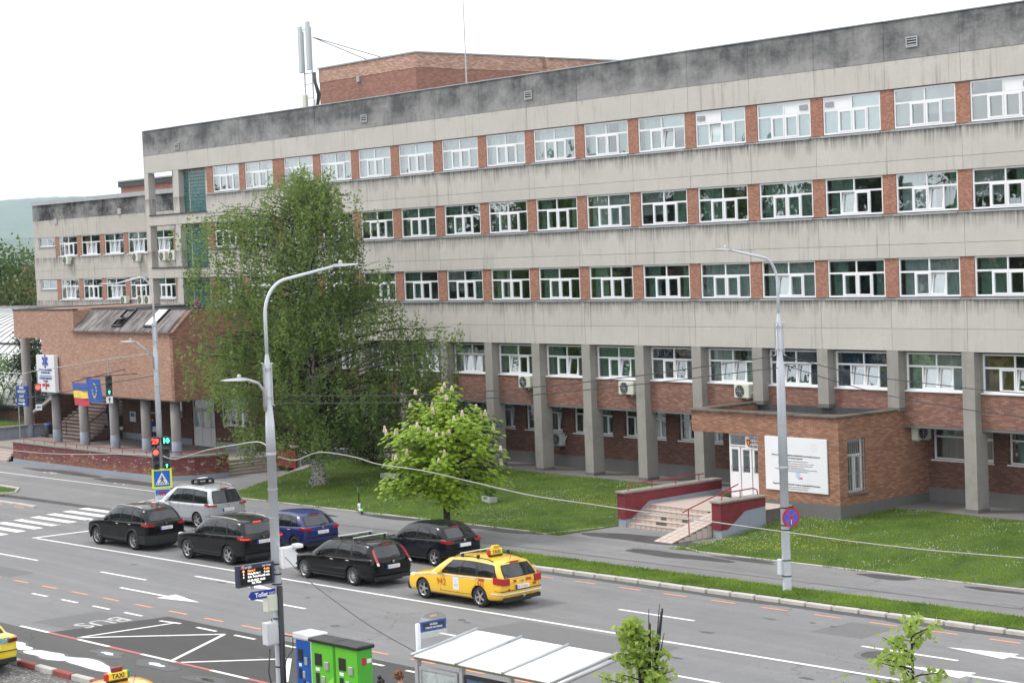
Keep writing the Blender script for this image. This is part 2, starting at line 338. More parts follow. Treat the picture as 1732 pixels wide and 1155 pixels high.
t.P(Base__Color=t.mix(t.rng(t.math('ADD', t.math('MULTIPLY', st_, .6), t.math('MULTIPLY', n_, .4)), .44, .58), (.06, .048, .046), (.20, .185, .185)), Roughness=.4, Metallic=.35); M['sheet'] = t.m
M['slab'] = concrete('weathered_coping', (.16, .135, .115), streak=.4, soot=(1.2, .45, .62, .8, (.04, .036, .033)))
# ------------------------------------------------------------------ ground, road, pavements
def sheet(name, pts, mat, parent=None, z=None):
    b = MB(); b.add([p if z is None else (p[0], p[1], z) for p in pts], [tuple(range(len(pts)))]); return b.build(name, mat, parent, fix=False)
def up_sheet(name, pts, z, mat, parent=None, thick=0.):
    a = sum(pts[i][0]*pts[(i+1) % len(pts)][1]-pts[(i+1) % len(pts)][0]*pts[i][1] for i in range(len(pts)))
    if a < 0: pts = pts[::-1]
    if not thick: return sheet(name, pts, mat, parent, z)
    b = MB(); b.prism([(p[0], p[1], z-thick) for p in pts], (0, 0, thick)); return b.build(name, mat, parent)
def rp_(pts): return [rd(u, v)[:2] for u, v in pts]
t = MT('ground_earth'); t.P(Base__Color=t.mix(t.rng(t.noise(t.pos(), .01, 6), .4, .6), (.09, .11, .05), (.16, .15, .11)), Roughness=.95); M['earth'] = t.m
g = struct(up_sheet('ground', [(-8900, -390), (390, -390), (390, 6700), (-8900, 6700)], -.35, M['earth']))
road = struct(up_sheet('road', rp_([(-220, -13.55), (120, -13.55), (120, 6.2), (-220, 6.2)]), 0, M['asphalt']))
# lawn edge / pavement geometry
def lawn_edge(x): return -11.75+.0655*(x-0) if x > 16 else -11.75+.0655*x+.15
pave = struct(up_sheet('pavement', rp_([(-220, 6.33), (120, 6.33), (120, 24), (-220, 24)]), .11, M['asphalt_path'], thick=.3))
# markings (painted film, children of the road)
def mark(name, pts, mat='paint_white', z=.005, par=road): return up_sheet(name, pts, z, M[mat], par)
def strip(name, u0, u1, v, w=.13, mat='paint_white', z=.005): return mark(name, rp_([(u0, v-w/2), (u1, v-w/2), (u1, v+w/2), (u0, v+w/2)]), mat, z)
def seg(name, a, b, w=.13, mat='paint_white', z=.006, par=road):
    a, b = Vector(a[:2]), Vector(b[:2]); d = (b-a).normalized(); n = Vector((-d.y, d.x))*w/2
    return mark(name, [(a-n)[:], (b-n)[:], (b+n)[:], (a+n)[:]], mat, z, par)
strip('solid_lane_line', -20.1, 60, -.26, .14)
for i in range(-4, 6):
    u = 10.7+i*9.2
    if u < -21 or u > -19: strip('lane_dash', u, u+3.1, 2.47)
for u in (-26.5, -17.6, -9.95, -.6, 9.0, 18.3): strip('lane_dash', u, u+3.05, -3.3)
for i in range(-9, 9): strip('orange_dash', .0+2.02*i-.95, .0+2.02*i+.08, -6.19, .12, 'paint_orange')
for i in range(-8, 14): strip('orange_dash', 2.9+2.02*i+1.0, 2.9+2.02*i+2.0, 5.28, .12, 'paint_orange')
for i in range(7): strip('orange_dash', -31-2.1*i, -30-2.1*i, 4.6, .12, 'paint_orange')
for u in (-7.9, -5.9, -3.9, -1.95, 2.2, 4.2, 6.2, 8.2, 10.2, 12.2, 14.2): strip('bay_dash', u, u+1.05, -7.22, .12)
# zebra crossing
for k in range(8): 
    v = -.62+.945*k; u0 = -24.05-.22*k; strip('zebra_stripe', u0-1.9+.25*min(k, 1), u0+1.75, v+0.05, .46)
seg('stop_line', (-.27, -23.85), (-.1, -17.6), .22)
# arrows
def arrow(u, v, d=1, L=4.9):
    e = d; mark('arrow_marking', rp_([(u, v-.07), (u+e*(L-2), v-.07), (u+e*(L-2), v-.38), (u+e*L, v), (u+e*(L-2), v+.38), (u+e*(L-2), v+.07), (u, v+.07)]), z=.005)
arrow(-6.3, -4.72); arrow(-6.1, -1.78); arrow(27.0, 3.7, -1, 5.2); arrow(27.4, 1.15, -1, 5.2)
# bus bay
bay = struct(up_sheet('bus_bay_asphalt', [(20.35, -28.95), (19.75, -32.75), (30.6, -32.05), (60, -30.1), (60, -26.6), (34, -28.15)], .004, M['asphalt_new']))
for a, b in (((21.27, -32.53), (21.5, -29.4)), ((20.79, -29.5), (21.75, -29.3)), ((21.27, -32.53), (24.33, -29.27)), ((24.33, -29.27), (26.5, -32.22)), ((26.95, -32.23), (28.9, -29.9)), ((28.9, -29.9), (31.4, -31.6))):
    seg('zigzag_line', a, b, .13, z=.009)
bt_ = text_mesh('BUS', 1.0, worn('bus_paint', (.52, .52, .51), .52), ext=.001, bold=.0)
bt_.transform(Matrix.Translation((0, 0, 0)) @ Matrix.Rotation(R(-90), 4, 'X'))
lo = link('bus_lettering', bt_, road, (19.52, -30.85, .006), (0, 0, R(-90)+RA)); lo.scale = (1.02, 1.35, 1)
for i in range(-1, 9):     # red and white painted edge
    strip('red_edge_mark' if i % 2 == 0 else 'white_edge_mark', -.9+i*1.75, -.9+(i+1)*1.75, -10.52, .13, 'paint_red' if i % 2 == 0 else 'paint_white', z=.010)
# kerbs: one stone after another
kst = MB(); kst.bbox(-.472, .472, -.1, .1, -.12, .13, .025); kme = kst.mesh('kerb_stone', M['kerb'])
kerb = bpy.data.objects.new('kerb', None); COL.objects.link(kerb); struct(kerb)
for i in range(-9, 40):
    p = rd(i*1.0+.5, 6.22); o = link('kerb_stone', kme, kerb, p, (random.uniform(-.01, .01), random.uniform(-.01, .01), RA+random.uniform(-.012, .012))); o.scale.z = random.uniform(.94, 1.04)
for i in range(22):
    p = rd(-51+i, 4.95 if i < 21 else 4.9); o = link('kerb_stone', kme, kerb, (p[0], p[1], -.03), (0, 0, RA+random.uniform(-.015, .015)))
M['kerb_red'] = plain('kerb_red', (.22, .055, .048), .8, .3, 3); M['kerb_white'] = plain('kerb_white', (.38, .37, .345), .8, .25, 3)
kr, kw = kst.mesh('painted_kerb_stone', M['kerb_red']), kst.mesh('painted_kerb_stone', M['kerb_white'])
pk = bpy.data.objects.new('painted_kerb', None); COL.objects.link(pk); struct(pk)
for i in range(-4, 16): link('kerb_stone', kr if i % 2 else kw, pk, rd(i*.99+.2, -13.45), (0, 0, RA+random.uniform(-.015, .015)))
# dropped pavement corner on the left
struct(up_sheet('pavement_corner', [(-60, -19.6), (-2, -16.6), (-4, -13), (-60, -13)], .06, M['asphalt_path']))
seg('white_path_line', (-26.5, -13.86), (-7.5, -13.0), .12, z=.118, par=pave)
seg('white_path_line', (-7.5, -13.0), (-6.2, -15.9), .12, z=.118, par=pave)
seg('red_path_patch', (-30, -14.1), (-26.7, -13.95), .5, 'paint_red', z=.117, par=pave)
# bicycle marks on the shared path
for x, y in ((-22.5, -12.2), (-14.2, -12.3)):
    b = MB()
    for dx in (-.45, .45): b.lathe([(.26, 0), (.33, 0)], (x+dx, y, .118), 'z', 12)
    b.box(x-.45, x+.45, y-.05, y+.05, .116, .119); b.build('bicycle_marking', M['paint_white'], pave)
# long tar seam in the path and patched strips
seg('tar_seam', rd(-14, 8.9)[:2], rd(40, 9.0)[:2], .07, 'asphalt_wet', z=.113, par=pave)
seg('patched_strip', rd(-14, 8.35)[:2], rd(40, 8.45)[:2], 1.0, 'asphalt', z=.1115, par=pave)
# damp patches on the path
M['damp'] = M['asphalt_wet']
def blob(cx, cy, rx, ry, rot, z, name, mat, par, seed=0, n=28):
    rnd = random.Random(seed); ph = [rnd.uniform(0, 6.28) for _ in range(4)]; pts = []
    for k in range(n):
        a = 2*math.pi*k/n; r = 1+.16*math.sin(2*a+ph[0])+.12*math.sin(3*a+ph[1])+.08*math.sin(5*a+ph[2]); x, y = rx*r*math.cos(a), ry*r*math.sin(a)
        pts.append((cx+x*math.cos(rot)-y*math.sin(rot), cy+x*math.sin(rot)+y*math.cos(rot)))
    return up_sheet(name, pts, z, mat, par)
for i, (x, y, a, c) in enumerate(((8, -11.55, 2.0, .28), (12.6, -11.2, 1.7, .4), (15.3, -11.0, 1.5, .3), (21.2, -9.2, 2.6, .8), (24.8, -11.2, 2.2, .5), (27.5, -10.4, 1.5, .25), (33.5, -10.1, 1.2, .3), (37.6, -9.9, 1.0, .22), (4.3, -12.9, 1.2, .25), (-8, -11.6, 2.5, .5), (-14.5, -11.9, 3.5, .5), (-22, -11.8, 4, .45))):
    blob(x, y, a, c, RA, .114+.0006*i, 'damp_patch', M['damp'], pave, i)
# wet verge along the kerb
for i in range(12):
    p = rd(-4+i*2.9, 5.98); blob(p[0], p[1], 1.85, .30, RA, .0035+.0003*(i % 3), 'damp_gutter', M['damp'], road, 40+i)
# repairs, oil drips and tyre marks
rr_ = random.Random(8); M['repair'] = asphalt('asphalt_repair', (.15, .15, .152), grain=1.3, crack=.2, patch=.12); M['oil'] = plain('oil_spot', (.075, .075, .076), .6, .3, 4)
for u0, u1, v0, v1 in ((9.5, 16.2, -2.9, -.6), (-15.5, -11.8, -6.0, -4.9), (17.5, 19.3, 3.2, 5.0), (-3, 2.6, -9.9, -7.6), (-33, -27, -1.5, 2)):
    mark('repair_patch', rp_([(u0, v0), (u1, v0+.05), (u1-.1, v1), (u0+.15, v1)]), 'repair', z=.0025)
for i in range(46):
    v = rr_.choice((-1.75, -1.9, 1.1, 1.2, 4.0, 4.1, -4.7, -8.8)); p = rd(rr_.uniform(-30, 28), v+rr_.uniform(-.3, .3)); blob(p[0], p[1], rr_.uniform(.05, .28), rr_.uniform(.04, .12), RA, .0042+.00002*i, 'oil_spot', M['oil'], road, 200+i, 12)
# manhole
b = MB(); b.lathe([(0, .008), (.36, .008), (.36, .012), (.42, .012), (.42, .002)], (40.76, -19.05, 0), 'z', 24); b.build('manhole_cover', plain('cast_iron', (.06, .058, .055), .6, .3, 8), road)
b = MB(); b.lathe([(0, .0045), (.62, .0045)], (40.76, -19.05, 0), 'z', 24); b.build('manhole_collar', M['repair'], road)
# near side: parking strip, puddles, cobbles
park = struct(up_sheet('parking_strip', rp_([(-60, -13.4), (11.2, -13.4), (11.2, -10.6), (-2, -10.6), (-60, -10.2)]), .003, asphalt('asphalt_parking', (.085, .083, .082), crack=.8, patch=.25)))
t = MT('puddle_water'); t.P(Base__Color=(.03, .03, .03), Roughness=.02, Specular__IOR__Level=.9, IOR=1.33)
gl = t.n('BsdfGlossy', Color=(.95, .96, 1), Roughness=.01); lw = t.n('LayerWeight', Blend=.35); ms = t.n('MixShader', Fac=t.rng(lw.outputs['Facing'], 0, .9, .35, .95)); t.t.links.new(t.b.outputs[0], ms.inputs[1]); t.t.links.new(gl.outputs[0], ms.inputs[2]); t.t.links.new(ms.outputs[0], t.out.inputs['Surface']); M['puddle'] = t.m
for i, (x, y, a, c) in enumerate(((23.0, -34.35, .95, .36), (25.0, -34.1, 1.35, .34), (26.6, -34.05, .5, .2), (20.9, -34.35, .85, .3), (24.2, -33.05, .7, .26), (26.7, -32.85, .85, .3), (29.5, -32.9, .7, .25))):
    blob(x, y, a*1.16, c*1.3, RA, .0075+.0005*i, 'damp_rim', M['damp'], park, 60+i, 40); blob(x, y, a*(1 if i < 4 else .45), c*(1 if i < 4 else .4), RA, .0125+.0005*i, 'puddle', M['puddle'], park, 60+i, 40)
t = MT('cobbles'); p = t.pos(); vo = t.n('TexVoronoi', _feature='DISTANCE_TO_EDGE', Vector=p, Scale=8.5, Randomness=.55); vc = t.n('TexVoronoi', Vector=p, Scale=8.5, Randomness=.55)
h = t.rng(vo.outputs['Distance'], .02, .16); t.P(Base__Color=t.mix(h, (.05, .048, .045), t.mix(t.sep(vc.outputs['Color'])[0], (.14, .135, .13), (.27, .26, .25))), Roughness=.7); t.bump(h, .9, .03); M['cobble'] = t.m
struct(up_sheet('cobbled_forecourt', rp_([(-60, -13.55), (60, -13.55), (60, -60), (-60, -60)]), -.02, M['cobble']))
# bus stop island
isl = struct(up_sheet('bus_stop_pavement', rp_([(11.0, -10.65), (60, -10.65), (60, -13.9), (11.0, -13.9)]), .13, asphalt('island_paving', (.20, .19, .175), crack=.3), thick=.4))
# left grass island, lawns
def lawn_z(x, y):
    e = lawn_edge(x); k = min(1, max(0, (y-e)/(-.45-e))); k = k*k*(3-2*k)*.55+k*.45
    if y < -6.6 and 15.6 < x < 25.6: k *= max(min(1, max(0, min(abs(x-17.6), abs(x-23.6))/1.7-.05) if not 17.6 < x < 23.6 else 0), min(1, max(0, (y+7.6)/1.0)))
    return .13+.52*k+.03*math.sin(x*1.3)*math.sin(y*1.7)*min(1, k*6)
LAWN = []                                   # areas the grass is sown on: (x0,x1,fy0,fy1)
def left_edge(y): return -11.4+(-.3-y)*(3.2/6.4) if y > -6.7 else -8.2+(-6.7-y)*.55
def steps_hole(x, y): return (17.55 < x < 23.75 and y < -2.0) or (17.7 < x < 25.75 and y > -3.5) or (20.6 < x < 23.3 and y < -6)
def lawn_mesh():
    b = MB(); nx, ny = 190, 46; idx = {}
    for i in range(nx+1):
        x = -12+i*(50/nx)
        for j in range(ny+1):
            y0 = lawn_edge(x); y = y0+(-.42-y0)*j/ny; b.v.append((x, y, lawn_z(x, y)))
    for i in range(nx):
        for j in range(ny):
            q = i*(ny+1)+j; c = b.v[q]
            if c[0] < left_edge(c[1]): continue
            x, y = c[0], c[1]
            if (17.6 < x < 23.6 and y < -1.9) or (17.6 < x < 25.5 and y > -3.3): continue
            b.f.append((q, q+ny+1, q+ny+2, q+1)); b.m.append(0)
    return b
lawn = struct(lawn_mesh().build('lawn', M['soil']))
verge = struct(up_sheet('grass_verge', rp_([(-8.5, 6.34), (50, 6.34), (50, 8.0), (-8.5, 7.85)]), .135, M['soil']))
isle = struct(up_sheet('grass_island', [(-30, -17.9), (-19.2, -16.9), (-17.0, -16.9), (-15.6, -17.7), (-15.9, -18.4), (-30, -19.6)], .13, M['soil']))
b = MB(); b.path([(-30, -17.75, .13), (-19.1, -16.75, .13), (-16.9, -16.75, .13), (-15.4, -17.65, .13), (-15.7, -18.5, .13), (-30, -19.7, .13)], .07, 6); b.build('edging', M['kerb'], isle)
# lawn edging
b = MB(); b.path([(x, lawn_edge(x)-.05, .12) for x in range(-6, 18)]+[(17.6, -8.2, .12)], .03, 6); b.build('edging', M['kerb'], lawn)
b = MB(); b.path([(23.9, -8.3, .12), (24.0, -9.9, .12)]+[(x, lawn_edge(x)-.05, .12) for x in range(25, 42)], .03, 6); b.build('edging', M['kerb'], lawn)
# sunken concrete edge that climbs beside the birch
b = MB(); b.prism([(-8.6, -7.2, .13), (-8.1, -7.0, .13), (-11.3, -.4, .72), (-11.9, -.5, .72)], (0, 0, .07)); struct(b.build('concrete_path', M['cap']))
# apron under the columns
struct(up_sheet('apron', [(-14, -.45), (40, -.45), (40, 1.85), (-14, 1.85)], .68, concrete('apron_concrete_shaded', (.17, .165, .158)), thick=.6))  # grey lowered so the overhang's shade is painted into the concrete
# wooded hills far away
def hill(x0, x1, d, h0, seed, name, mat):
    rnd = random.Random(seed); b = MB(); n = 90
    def f(u, w):
        x = x0+(x1-x0)*u; k = math.sin(math.pi*min(1, w*1.0)/2)
        hh = h0*(1+.10*math.sin(u*9+seed)+.05*math.sin(u*23+1)+.012*math.sin(u*90))
        return (x, d+900*w, -5+hh*k+6*math.sin(u*130+w*17)*k)
    b.grid(f, n, 14); return struct(b.build(name, mat, smooth=True))
t = MT('wooded_hill'); p = t.pos(); n1 = t.noise(p, .011, 8, .7); n2 = t.noise(p, .05, 6, .7)
t.P(Base__Color=t.mix(t.rng(t.math('ADD', t.math('MULTIPLY', n1, .6), t.math('MULTIPLY', n2, .4)), .38, .62), (.022, .05, .016), (.085, .13, .04)), Roughness=.95); t.bump(n2, 1., 12.); M['hill'] = t.m
# ------------------------------------------------------------------ windows
def bars(b, x0, x1, z0, z1, t, y0, y1):
    b.box(x0, x1, y0, y1, z0, z0+t); b.box(x0, x1, y0, y1, z1-t, z1); b.box(x0, x0+t, y0, y1, z0+t, z1-t); b.box(x1-t, x1, y0, y1, z0+t, z1-t)
_wp = {}
def win_proto(w, h, tilt, sep, kind='four', frame='white'):
    key = (round(w, 2), round(h, 2), tilt, sep, kind, frame)
    if key in _wp: return _wp[key]
    b = MB(); bars(b, 0, w, 0, h, .065, 0, .07); parts = []; panes = []
    if kind == 'four':
        zt = h*.64; b.box(.065, w-.065, .003, .067, zt-.035, zt+.035); b.box(w*.5-.03, w*.5+.03, .003, .067, zt+.035, h-.065)
        xs = [.065, w*.265, w*.515, w*.765, w-.065]
        for x in xs[1:4]: b.box(x-.03, x+.03, .003, .067, .065, zt-.035)
        panes += [(.06, w*.5, zt+.03, h-.06, 0), (w*.5, w-.06, zt+.03, h-.06, 0), (xs[0], xs[1], .06, zt, 0), (xs[3], xs[4], .06, zt, 0)]
        for k, (a, c) in enumerate(((xs[1]+.03, xs[2]-.03), (xs[2]+.03, xs[3]-.03))):
            sb = MB(); bars(sb, a, c, .065, zt-.035, .06, -.012, .05); parts.append((sb, tilt[k])); panes.append((a+.05, c-.05, .115, zt-.09, tilt[k]))
    elif kind == 'two':
        zt = h*.70; b.box(.065, w-.065, .003, .067, zt-.03, zt+.03); xm = w*.52; b.box(xm-.03, xm+.03, .003, .067, .065, zt-.03)
        panes += [(.06, w-.06, zt+.03, h-.06, 0), (.06, xm, .06, zt, 0)]
        sb = MB(); bars(sb, xm+.03, w-.065, .065, zt-.03, .055, -.012, .05); parts.append((sb, tilt[0])); panes.append((xm+.08, w-.11, .11, zt-.08, tilt[0]))
    elif kind == 'low':
        b.box(w*.5-.03, w*.5+.03, .003, .067, .065, h-.065); panes += [(.06, w*.5, .06, h-.06, 0), (w*.5, w-.06, .06, h-.06, 0)]
    res = (b.mesh('window', M[frame]), [], [])
    for sb, a in parts: 
        me = sb.mesh('sash', M[frame]); tilt_mesh(me, a); res[1].append(me)
    if sep:
        for (x0, x1, z0, z1, a) in panes:
            q = MB(); q.box(x0, x1, .028, .04, z0, z1); me = q.mesh('pane', M['glass']); tilt_mesh(me, a); res[2].append(me)
    else:
        q = MB()
        for (x0, x1, z0, z1, a) in panes:
            n = len(q.v); q.box(x0, x1, .028, .04, z0, z1)
            if a:
                for i in range(n, len(q.v)):
                    v = q.v[i]; q.v[i] = (v[0], v[1]+(v[2]-.065)*math.tan(a), v[2])
        res[2].append(q.mesh('pane', M['glass']))
    _wp[key] = res; return res
def tilt_mesh(me, a):
    if a: me.transform(Matrix.Translation((0, 0, .065)) @ Matrix.Rotation(-a, 4, 'X') @ Matrix.Translation((0, 0, -.065)))
_cu = {}
def curtain_mesh(w, h, mat, amp=.035):
    k = (round(w, 2), round(h, 2), mat, amp)
    if k not in _cu:
        b = MB(); n = max(4, int(w/.055)); ph = random.uniform(0, 6)
        b.grid(lambda u, v: (u*w, amp*math.sin(u*n*1.3+ph)*(.6+.4*math.sin(u*7+ph)), v*h), n*2, 3); _cu[k] = b.mesh('curtain', M[mat], True)
    return _cu[k]
def window(parent, x, y, z, w, h, tilt=(0, 0), sep=False, kind='four', dress=None, rotz=0, frame='white'):
    fm, sm, pm_ = win_proto(w, h, tilt, sep, kind, frame)
    o = link('window', fm, parent, Vector((x, y, z))-WLOC[parent], (0, 0, rotz))
    for m_ in sm: link('sash', m_, o, (0, 0, 0))
    for m_ in pm_: link('pane', m_, o, (0, 0, 0))
    for d in (dress or ()):
        if d[0] == 'c': link('curtain', curtain_mesh(d[2]*w, h-.08, d[3]), o, (d[1]*w, .22+.03*random.random(), .04))
        elif d[0] == 'b':
            q = MB(); q.box(d[1]*w+.03, d[2]*w-.03, .10, .112, h*d[3], h-.05); link('blind', q.mesh('blind', M[d[4]]), o, (0, 0, 0))
        elif d[0] == 'v':
            q = MB(); bars(q, 0, .42, 0, .2, .02, 0, .02)
            for i in range(4): q.box(.03, .39, .002, .016, .035+i*.042, .055+i*.042)
            link('vent_grille', q.mesh('vent_grille', M['metal']), o, (d[1]*w, -.02, h*.74))
            q = MB(); q.box(d[2]*w, d[3]*w, .02, .026, h*.67, h-.06); link('vent_panel', q.mesh('vent_panel', M['white']), o, (0, 0, 0))
    return o
T8 = R(9)
def rdress(rnd, row):
    if row == 4: 
        return rnd.choice([(('c', .04, .45, 'curtain_white'), ('c', .7, .27, 'curtain_white')), (('c', .04, .9, 'curtain_white'),), (('c', .05, .4, 'curtain_white'), ('b', .5, .98, .55, 'blind'))])
    return rnd.choice([(('c', .04, .3, 'curtain_green'), ('c', .84, .13, 'curtain_green')), (('c', .03, .42, 'curtain_green'),), (('c', .04, .22, 'curtain_green'), ('c', .3, .12, 'curtain_white')), (('c', .04, .26, 'curtain_green'), ('c', .78, .2, 'curtain_green')), (('c', .03, .94, 'curtain_green'),), (('c', .03, .55, 'curtain_white'), ('c', .8, .17, 'curtain_green')), (('b', .0, .5, .3, 'blind_beige'), ('c', .6, .36, 'curtain_green')), (('c', .03, .94, 'curtain_white'),)])
rw = random.Random(11)
# ------------------------------------------------------------------ main hospital block
BL = thing('hospital_building', 'long grey concrete hospital block with brick piers, four rows of white windows and stained parapet', 'building', (0, 6, .6))
Z2, Z3, Z4 = 8.73, 11.94, 15.15; WH = 1.50; XL, XR = -33.4, 37.2
ROWS = ((Z2, 2), (Z3, 3), (Z4, 4))
# core: back walls, floors and cross walls seen through the glass
b = MB()
for z in (6.66, 10.3, 13.5, 16.72): b.box(-30.5, XR, .34, 9.0, z, z+.14)
b.box(-30.5, XR, 4.2, 4.3, 6.8, 16.7); b.box(-30.5, XR, .62, .7, 7.2, 8.5)
for k in range(-8, 11): b.box(3.6*k+.25, 3.6*k+.37, .36, 4.2, 6.8, 16.7)
b.build('interior', M['room'], BL)
b = MB(); b.box(-25.9, XR, .26, .34, 6.75, Z2-.1); b.box(-25.9, XR, .26, .34, Z2+WH, Z3-.1); b.box(-25.9, XR, .26, .34, Z3+WH, Z4-.1); b.box(XL+.03, XR, .26, .34, Z4+WH+.06, 19.15)
b.box(-30.5, -30.35, .35, 14, .6, 19.1); b.box(XR-.1, XR, .35, 14, .6, 19.1); b.box(-30.5, XR, 13.9, 14.0, .6, 19.1); b.box(XL+.02, -30.5, 2.6, 2.75, 16.75, 19.1)
b.build('backing_wall', M['concrete'], BL)
b = MB(); b.box(XL+.05, XR, .35, 13.9, 18.6, 18.75); b.build('roof_deck', M['roofing'], BL)
# concrete panels, one per bay and course
PJ = [-33.4, -29.45, -25.55, -21.95, -18.35, -14.1, -10.5]+[3.6*k+.3 for k in range(-2, 11)]
PJ[-1] = XR
def panels(z0, z1, mat, x0=None, y=0.0, js=PJ, dep=.25, par=BL, g=.005):
    cache = {}
    for a, c in zip(js, js[1:]):
        q = MB(); q.bbox(a+g, c-g, y+random.uniform(-.004, .004), y+dep, z0+g, z1-g, .006); q.build('concrete_panel', M[mat], par)
panels(17.75, 19.26, 'concrete_top'); panels(16.68, 17.75, 'concrete')
JL, JR = [-33.4, -29.45, -25.93], [-25.93]+PJ[3:]
panels(13.95, Z4-.07, 'concrete', js=JR); panels(Z3+WH, 13.95, 'concrete', js=JR)
panels(10.75, Z3-.07, 'concrete', js=JR); panels(Z2+WH, 10.75, 'concrete', js=JR)
panels(7.53, Z2-.07, 'concrete', js=JR); panels(6.68, 7.53, 'concrete', js=JR)
panels(13.44, 14.05, 'concrete', js=JL); panels(10.22, 10.83, 'concrete', js=JL)
# parapet flashing, one length after another, and vents
for i, (a, c) in enumerate(zip(PJ, PJ[1:])):
    q = MB(); q.box(a, c-.02, -.05, .4, 19.255+.004*(i % 2), 19.30+.004*(i % 2)); q.build('flashing', M['sill'], BL)
for x, z in ((-29.1, 18.1), (-14.4+5.0, 18.25), (4.1, 18.3), (26.9, 18.37)):
    q = MB(); bars(q, x-.28, x+.28, z-.2, z+.2, .05, -.05, .05)
    for i in range(3): q.box(x-.24, x+.24, -.04, .01, z-.13+i*.1, z-.09+i*.1)
    v_ = q.build('vent_grille', M['metal'], BL); q = MB(); q.box(x-.24, x+.24, -.012, 0.0, z-.17, z+.17); q.build('vent_back', M['dark'], v_)
# window rows with piers and sills
piers = [(-25.92, .69), (-22.27, .65), (-18.64, 1.18), (-14.55, .72), (-10.89, .7), (-7.29, .72), (-3.62, .72)]+[(3.6*k, .65) for k in range(0, 11)]
SEPW = 0
for z, row in ROWS:
    for i, (px, pw) in enumerate(piers):
        q = MB(); q.box(px, px+pw, .06, .33, z, z+WH+.02); q.build('brick_pier', M['brick_pier'], BL)
        if i+1 >= len(piers): continue
        x0, x1 = px+pw+.01, piers[i+1][0]-.01
        near = x0 > -11
        tl = rw.choice([(0, 0), (0, 0), (0, 0), (0, 0), (0, T8), (T8, 0), (0, 0), (0, 0)])
        dr = rdress(rw, row)
        if row == 4:
            k = round(px/3.6)
            if k in (4, 5): dr = (('b', 0, 1, .05, 'blind'),); tl = (T8, 0) if k == 4 else (0, 0)
            if k == 6: dr = (('b', 0, 1, .05, 'blind'),); tl = (0, 0)
            if k == 7: dr = (('b', 0, .28, .1, 'blind_beige'), ('b', .5, 1, .3, 'blind_beige'), ('b', 0, .5, .66, 'blind_beige'))
            if k == 8: dr = (('b', 0, .26, .05, 'blind_kraft'), ('b', .26, 1, .05, 'blind_kraft'), ('b', 0, .5, .68, 'blind_beige'))
            if k in (4, 6): dr += (('v', .04, .02, .5),)
            if k in (5, 8): dr += (('v', .80, .5, .98),)
        window(BL, x0, .09, z+.02, x1-x0, WH-.02, tl, near, dress=dr)
        q = MB(); q.box(x0-.05, x1+.05, -.07, .1, z-.06, z-.015); q.box(x0-.05, x1+.05, -.075, -.065, z-.09, z-.015); q.build('window_sill', M['sill'], BL)
    for (px, pw) in piers: q = MB(); q.box(px+.04, px+pw-.04, -.045, .07, z-.075, z-.03); q.build('pier_sill', M['sill'], BL)
    q = MB(); q.box(XL+7.48, XL+7.56, .1, .2, z, z+WH); q.build('corner_post', M['white'], BL)
# open frame and glass-block screen at the left end
b = MB()
b.box(XL+.005, XL+.5, .255, .46, 6.7, 16.68); b.box(XL+.005, XL+.5, .004, .255, 14.06, 16.68); b.box(XL+.005, XL+.5, .004, .255, 10.84, 13.43); b.box(XL+.005, XL+.5, .004, .255, 6.7, 10.21); b.build('frame_post', M['concrete'], BL)
b = MB(); b.box(-29.75, -29.15, .255, .37, 6.7, 16.68); b.box(-29.75, -29.15, .004, .255, 14.06, 16.68); b.box(-29.75, -29.15, .004, .255, 10.84, 13.43); b.box(-29.75, -29.15, .004, .255, 6.7, 10.21); b.build('frame_post', M['concrete'], BL)
b = MB(); b.box(XL+.02, XL+.5, .0, .8, 4.0, 6.7); b.box(-29.75, -29.15, 0, .8, 4.0, 6.7); b.build('frame_post', M['concrete'], BL)
for z0, z1 in ((13.42, 14.06), (10.2, 10.84)):
    b = MB(); b.box(XL+.5, -29.75, .30, .45, z0, z1); b.build('frame_beam', M['concrete'], BL)
    b = MB(); b.box(XL+.5, -25.9, -.06, .5, z1-.01, z1+.05); b.build('frame_ledge', M['roofing'], BL)
M['gblock'] = plain('green_glass_block', (.03, .125, .125), .12, .35, 3, spec=.8); M['mortar'] = plain('block_mortar', (.38, .42, .38), .9, .15)
for z0, z1 in ((14.12, 16.66), (10.9, 13.42), (7.4, 10.2)):
    b = MB(); b.box(-30.6, -26.62, .42, .5, z0, z1); sc_ = b.build('glass_block_screen', M['mortar'], BL)
    b = MB(); nz_ = int((z1-z0)/.205)
    for i in range(20):
        for j in range(nz_): b.bbox(-30.58+i*.199, -30.58+i*.199+.175, .375, .43, z0+.01+j*.205, z0+.01+j*.205+.182, .014)
    stuff(b.build('glass_block', M['gblock'], sc_))
    b = MB(); b.box(-26.62, -25.92, .36, .5, z0-.05, z1+.05); b.build('return_wall', M['concrete'], BL)
